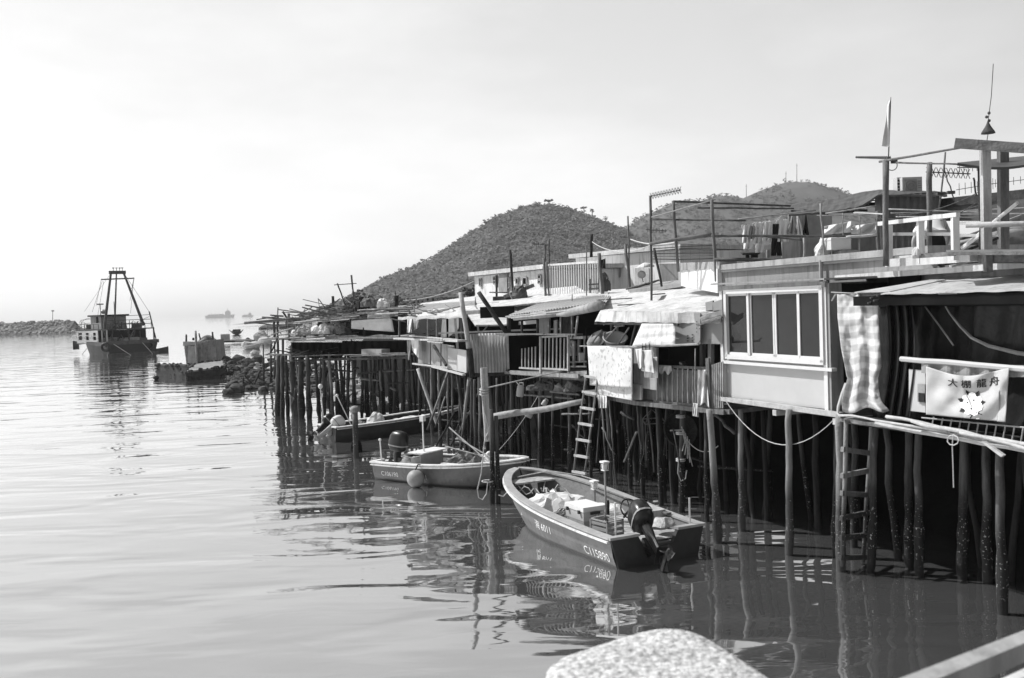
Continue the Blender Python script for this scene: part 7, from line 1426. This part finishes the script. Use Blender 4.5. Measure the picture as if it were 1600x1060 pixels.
# caisson
Yc = 88
t = thing('concrete_caisson', 'tilted ruined concrete box standing in the water beyond the slab', 'caisson', G(315, 570))
Yc = G(312, 572).y
p = [P(292, 572, Yc), P(341, 572, Yc), P(336, 531, Yc), P(288, 537, Yc)]
m = MB(); m.slab([q+Vector((0, .15, 0)) for q in p], 2.1, (.1, 1, 0))
m.grid(lambda u, v: p[0].lerp(p[1], u).lerp(p[3].lerp(p[2], u), v)+Vector((0, -.05+.13*noise.noise(Vector((u*9, v*7, 1)))+.07*noise.noise(Vector((u*25, v*20, 4))), .08*noise.noise(Vector((u*12, 3, 8)))*v)), 30, 22, .1)
build(m, 'box_wall', m_caisson, t)
r_ = random.Random(9); m = MB()
for k in range(46): q = p[0].lerp(p[1], r_.random()); s_ = r_.uniform(.08, .28); m.ball(q+Vector((0, -.15, r_.uniform(.0, .55)**1.0)), (s_, s_*.6, s_*.8), 6, 4, .35)
build(m, 'weed_fringe', m_rock, t)
m = MB(); m.slab([P(286, 541, Yc-.2), P(306, 539, Yc-.2), P(306, 534.5, Yc-.2), P(286, 534, Yc-.2)], .5, (.5, .87, 0)); m.slab([P(306, 539, Yc-.15), P(327, 533, Yc-.15), P(327, 531, Yc-.15), P(306, 535, Yc-.15)], .3, (.5, .87, 0)); build(m, 'rim', m_conc, t)
m = MB(); m.beam(P(300.5, 572, Yc-.4), P(300.5, 541, Yc-.4), .9, .1, (0, 1, 0)); build(m, 'pale_strip', m_conc, t)  # paler concrete strip up the left of the face
polepx(308, 568, 305.5, 517, Yc-.6, Yc-.6, .13, m_bam, 'stake', 'tall stake in front of the tilted concrete box', 'stake', 'stakes on the concrete box'); polepx(291, 535, 291, 523, Yc, Yc, .10, m_woodd, 'stake', 'short dark stake on the left corner of the box', 'stake', 'stakes on the concrete box'); polepx(313, 531, 311, 521, Yc+1, Yc+1, .08, m_woodd, 'stake', 'dark stake right of the tall one', 'stake', 'stakes on the concrete box'); polepx(333, 530, 332, 519, Yc+1, Yc+1, .10, m_woodd, 'stake', 'thin stake on the right corner of the box', 'stake', 'stakes on the concrete box'); polepx(302, 532, 302, 528, Yc, Yc, .12, m_woodd, 'stake', 'stub between the left stake and the tall stake', 'stake', 'stakes on the concrete box')
t = thing('small_boat', 'rounded dark boat hull lying behind the concrete box', 'boat', P(325, 530, Yc+5)); m = MB()
m.grid(lambda u, v: P(lerp(313, 336, u), 531-6*sin(pi*u), Yc+6)+Vector((0, lerp(-1.2, 1.2, v), -.6*abs(2*v-1)**2)), 14, 8, .12); build(m, 'hull', m_hulld, t, smooth=True); m = MB(); m.path([P(lerp(313, 336, u/10), 530.5-6*sin(pi*u/10), Yc+4.7) for u in range(11)], .09, 6); build(m, 'gunwale', m_pale, t)
# low wall and slab
def hexslab(top, hgt, name, mm, label, cat, topm=None):
    t = thing(name, label, cat, (top[0].x, top[0].y, 0)); c = sum(top, Vector((0, 0, 0)))/len(top); m = MB(); n = 0; N = 10; ring_ = []
    pts = []
    for i in range(len(top)):
        a, b = top[i], top[(i+1) % len(top)]
        for k in range(5): pts.append(a.lerp(b, k/5))
    vs = []; 
    for j in range(5):
        for q in pts: z = q.z-hgt*j/4; vs.append(Vector((q.x, q.y, z))+(noise.noise_vector(Vector((q.x, q.y, z))*1.3)*.16 if j else Vector((0, 0, 0))))
    n = len(pts); m.add(vs, [(j*n+i, j*n+(i+1) % n, (j+1)*n+(i+1) % n, (j+1)*n+i) for j in range(4) for i in range(n)]); build(m, 'weedy_dark_side', mm, t)  # weedy sides; on the tilted slab their shade is put into the colour too
    m = MB(); m.slab([c.lerp(q, 1.01)+Vector((0, 0, .02)) for q in top], .12); build(m, 'top', topm or mm, t)
    rr_ = random.Random(len(name)); m = MB()
    for k in range(110):
        i = rr_.randrange(len(top)); q = top[i].lerp(top[(i+1) % len(top)], rr_.random()); s_ = rr_.uniform(.05, .20); z = q.z+.02 if rr_.random() < .45 else rr_.uniform(.0, q.z); m.ball(c.lerp(Vector((q.x, q.y, c.z)), 1.02).xy.to_3d()+Vector((0, 0, z)), (s_, s_, s_*.8), 6, 4, .4)
    build(m, 'weed_fringe', mm, t); return t
q0 = G(292, 595); q1 = G(356, 588)
hexslab([P(291, 581, q0.y), P(352, 573, q1.y-1.5), P(350, 563.5, q1.y+4), P(304, 569.5, q0.y+5)], 1.3, 'concrete_slab', m_rock, 'tilted flat concrete slab with a pale top and weedy sides darkened for shade', 'slab', m_caisson)
q0 = G(246, 588); q1 = G(296, 590)
hexslab([P(245, 571.5, q0.y), P(296, 571.5, q1.y), P(300, 569.5, q1.y+4), P(249, 569.5, q0.y+4)], 1.6, 'low_concrete_wall', m_rock, 'low dark weedy block in the water left of the tilted slab', 'block')
m = MB(); m.ball(G(244, 594)+Vector((0, 0, .15)), (.22, .2, .2), 9, 6, .2); solo(m, 'marker_float', m_ink, 'tiny dark float in the water left of the ruins', 'float')
# distant boat and rafts
Yd = G(370, 523).y
t = thing('distant_boat', 'small dark boat out beyond the ruins', 'boat', G(370, 523)); m = MB(); m.grid(lambda u, v: P(lerp(362, 377, u), 521.5, Yd)+Vector((0, lerp(-2, 2, v), .7*abs(2*v-1)+.5*abs(2*u-1)**3-.2)), 10, 8, .15); build(m, 'hull', m_hulld, t); m = MB(); m.box(P(370, 517.5, Yd), (1.6, 1.6, .9)); m.ball(P(366, 519, Yd), (.6, .6, .6), 8, 6, .2); build(m, 'cabin', m_woodd, t)
for k, (x0, x1, y, lb) in enumerate(((336, 370, 535, 'left low raft of planks beyond the concrete box'), (370, 396, 534, 'right low raft of planks beyond the concrete box'))):
    Y = G((x0+x1)/2, y+2).y; t = thing('raft', lb, 'raft', (P((x0+x1)/2, y, Y).x, Y, 0), 'plank rafts'); m = MB(); a, b = P(x0, y, Y), P(x1, y, Y); m.beam((a.x, Y, .35), (b.x, Y, .35), 2.4, .3); build(m, 'planks', m_woodd if k == 0 else m_wood, t)
    m = MB(); m.beam((a.x, Y-1.25, .65), (b.x, Y-1.25, .65), .15, .12); build(m, 'edge', m_pale, t)
m = MB(); q = P(352, 528, G(352, 537).y); m.box(q, (1.6, 1.2, 1.3), .3); solo(m, 'raft_hut', m_clothg, 'little grey box standing on the left raft', 'box')
# rocks
r_ = random.Random(77); nrock = 0
def rock(px, py, rpx, mm, lb, sq=.7):
    g_ = G(px, py+rpx*.5*sq, 0) if py > 500 else None; Y = g_.y; s_ = rpx*Y/FPX; m = MB(); off = r_.random()*50; c = P(px, py, Y); vs = []
    m.ball(c, (s_, s_*.9, s_*sq), 12, 8); m.v = [tuple(Vector(v)+noise.noise_vector(Vector(v)*(1.1/s_)+Vector((off, 0, 0)))*s_*.38) for v in m.v]
    solo(m, 'boulder', mm, lb, 'rock', 'boulders by the pier')
bl = [(352, 565, 12, m_rock, 'dark boulder just right of the tilted slab'), (372, 562, 11, m_rock, 'large dark boulder right of the slab'), (388, 566, 10, m_rock, 'dark boulder beside the large one'), (402, 562, 10, m_rock, 'round dark boulder left of the pier corner'), (392, 541, 13, m_rockp, 'pale flat rock under the jutting pole'), (408, 528, 13, m_greyw, 'broad grey rock behind the jutting poles'), (387, 533, 6, m_rock, 'small dark rock in the water left of the grey one'), (398, 552, 7, m_rockp, 'pale boulder near the shore edge'), (415, 535, 12, m_rockp, 'pale block rock beneath the pier corner'), (401, 570, 5, m_rockp, 'small white rock in the dark rubble'), (368, 609, 13, m_rock, 'low dark rock at the tip of the spit'), (356, 613, 8, m_rock, 'lowest flat rock in the water'), (382, 604, 9, m_rock, 'dark rock at the foot of the crossed sticks'), (395, 596, 8, m_rock, 'dark rock behind the crossed sticks'), (378, 590, 6, m_rock, 'small rock above the spit'), (418, 585, 7, m_rockp, 'pale rock between the left stilts'), (426, 600, 8, m_rock, 'dark rock by the outermost stilts'), (412, 600, 8, m_rock, 'dark wet rock at the waterline left of the pier'), (405, 579, 6, m_rock, 'wet rock above the crossed sticks'), (428, 575, 6, m_rockp, 'pale rock behind the outer stilts'), (366, 577, 6, m_rock, 'wet rock between slab and spit'), (384, 580, 8, m_rock, 'flat wet rock in the middle of the spit')]
for a in bl: rock(*a)
m = MB()
for k in range(420):
    u = r_.random(); px = lerp(356, 520, u); py = lerp(r_.uniform(574, 612), r_.uniform(560, 618), u); Y = G(px, py).y; s_ = r_.uniform(.12, .40); c = G(px, py); c.z = r_.uniform(-.05, .35)+max(0, (590-py))*.012; m.ball(c, (s_, s_, s_*.6), 6, 4, .3)
tag(build(m, 'rubble', m_rock), 'dark weedy rubble spread beside and under the bamboo pier', 'rubble', kind='stuff')
m = MB()
for k in range(160):
    px = r_.uniform(440, 640); py = r_.uniform(600, 655); c = G(px, py); c += Vector((1.5, 3.5, 0)); s_ = r_.uniform(.15, .4); m.ball(c, (s_, s_, s_*.7), 6, 4, .3)
tag(build(m, 'stones', m_greyw), 'paler stones and debris among the pier stilts', 'stones', kind='stuff')
for k, (x0, y0, x1, y1, lb) in enumerate(((381, 585, 396, 602, 'left arm of the crossed sticks on the spit'), (407, 578, 396, 604, 'right arm of the crossed sticks on the spit'), (383, 602, 412, 606, 'bottom stick of the crossed sticks'), (380, 590, 380, 608, 'upright stick left of the crossed ones'), (412, 560, 412, 612, 'dark upright beside the crossed sticks'))):
    Y = G(396, 607).y; polepx(x0, y0, x1, y1, Y, Y, .07, m_woodd, 'driftwood_stick', lb, 'stick', 'crossed sticks on the spit')

# ============================================================ FOREGROUND: granite bridge post and steel rail
# post top seen at the bottom edge; real block of about 35 cm standing on the bridge parapet
t = thing('granite_post', 'rounded speckled granite post of the bridge parapet in the near foreground', 'post', (0, 0, 0))
def g_post():
    zt = 4.44; pts = [(850, 1052), (864, 1034), (886, 1021), (1000, 985), (1050, 979), (1085, 985), (1120, 1002), (1216, 1064), (1290, 1120), (1180, 1300), (960, 1400), (860, 1180)]
    o = [G(x, y, zt) for x, y in pts]; o = [Vector((p.x, p.y, zt)) for p in o]; c = sum(o, Vector((0, 0, 0)))/len(o)
    res = []
    n = len(o)
    for i in range(n):
        p0, p1, p2, p3 = o[i-1], o[i], o[(i+1) % n], o[(i+2) % n]
        for k in range(5):
            s_ = k/5; res.append(.5*((2*p1)+(-p0+p2)*s_+(2*p0-5*p1+4*p2-p3)*s_*s_+(-p0+3*p1-3*p2+p3)*s_**3))
    vs = []; N = len(res)
    prof = [(.0, .006), (.30, .0055), (.6, .005), (.85, .003), (.95, 0), (.985, -.008), (1.0, -.03), (1.0, -.2), (1.0, -1.2)]
    for k, dz in prof:
        for q in res: v = c.lerp(q, k) if k else c.copy(); v.z = zt+dz; vs.append(v)
    m = MB(); m.add(vs, [(j*N+i, j*N+(i+1) % N, (j+1)*N+(i+1) % N, (j+1)*N+i) for j in range(len(prof)-1) for i in range(N)]); return m, c
m, c = g_post(); t.location = (c.x, c.y, 3.24); build(m, 'stone', m_granite, t, smooth=True)
t = thing('steel_handrail', 'pale flat handrail of the bridge at the lower right corner', 'handrail', (0, 0, 0))
a = P(1380, 1101, 1.05); b = P(1700, 968, 1.5); c2 = P(1300, 1130, .8); t.location = a
dr = (b-a).normalized(); sd = dr.cross(Vector((0, 0, 1))).normalized(); m = MB(); A = a-dr*1.0; B = b+dr*2; m.beam(A, B, .028, .026); build(m, 'rail', m_conc, t)
m = MB(); m.beam(A-Vector((0, 0, .045)), B-Vector((0, 0, .045)), .02, .012); build(m, 'under_strip', m_concl, t)
# small litter that makes the roofs and decks look used
r_ = random.Random(404)
LIT = [(960, 470, 26.5, 'curled tin sheet lying on the white roof of the laundry porch'), (1030, 462, 25.5, 'flat board lying on the white roof below the grey lean-to'), (995, 478, 25.0, 'thin lath lying near the front of the white roof'), (890, 474, 32, 'loose slat on the corrugated lean-to roof')]
for k, (px, py, Y, lb) in enumerate(LIT):
    c = P(px, py, Y); a = r_.uniform(0, 3); m = MB(); m.beam(c-Vector((cos(a)*.5, sin(a)*.5, -.03)), c+Vector((cos(a)*.5, sin(a)*.5, .05)), .14, .03); solo(m, 'loose_board', m_wood, lb, 'board')
def clutter(name, label, spots, mm, s0, s1, seed):
    r_ = random.Random(seed); t = thing(name, label, 'clutter', spots[0][0]); m = MB()
    for c, n, w_ in spots:
        for k in range(n):
            d = Vector((r_.uniform(-w_, w_), r_.uniform(-.4, .4), r_.uniform(0, .15))); L_ = r_.uniform(s0, s1); a = r_.uniform(0, 6.3); b = r_.uniform(-.2, .35)
            m.path([c+d, c+d+Vector((cos(a)*L_, sin(a)*L_*.6, b*L_))], r_.uniform(.012, .035), 5)
    build(m, 'sticks', mm, t); return t
clutter('brushwood', 'tangle of broken sticks strewn over the top of the bamboo pier', [(P(x, y, 44.5), 16, 1.6) for x, y in ((560, 484), (600, 481), (520, 492), (480, 497), (540, 488), (630, 483))], m_pole, .5, 1.8, 1)
clutter('brushwood', 'tangle of sticks and laths along the middle deck of the bamboo pier', [(P(x, y, 45.5), 12, 1.4) for x, y in ((450, 527), (490, 525), (530, 525), (580, 524), (620, 523))], m_bam, .4, 1.6, 2)
clutter('brushwood', 'dark broken sticks hanging below the lower deck of the bamboo pier', [(P(x, y, 45.5), 9, 1.4) for x, y in ((455, 556), (500, 556), (545, 556), (600, 554))], m_woodd, .3, 1.2, 3)
clutter('brushwood', 'loose laths on the roofs between the two leaning poles', [(P(x, y, 36), 7, 1.2) for x, y in ((670, 492), (700, 490), (655, 497))], m_bam, .3, 1.2, 4)

# ============================================================ HAZE over the harbour
m = bpy.data.materials.new('harbour_haze'); m.use_nodes = True; n = m.node_tree; n.nodes.clear()
o_ = n.nodes.new('ShaderNodeOutputMaterial'); v_ = n.nodes.new('ShaderNodeVolumePrincipled'); v_.inputs['Color'].default_value = (1, 1, 1, 1); v_.inputs['Density'].default_value = .00022; v_.inputs['Anisotropy'].default_value = .2
n.links.new(v_.outputs[0], o_.inputs['Volume'])
mb = MB(); mb.box((0, 1450, 64), (6000, 3100, 131)); hz = build(mb, 'haze', m, origin=(0, 1700, 64)); hz['kind'] = 'stuff'; hz['label'] = 'thin sea haze fading the hill and the horizon'
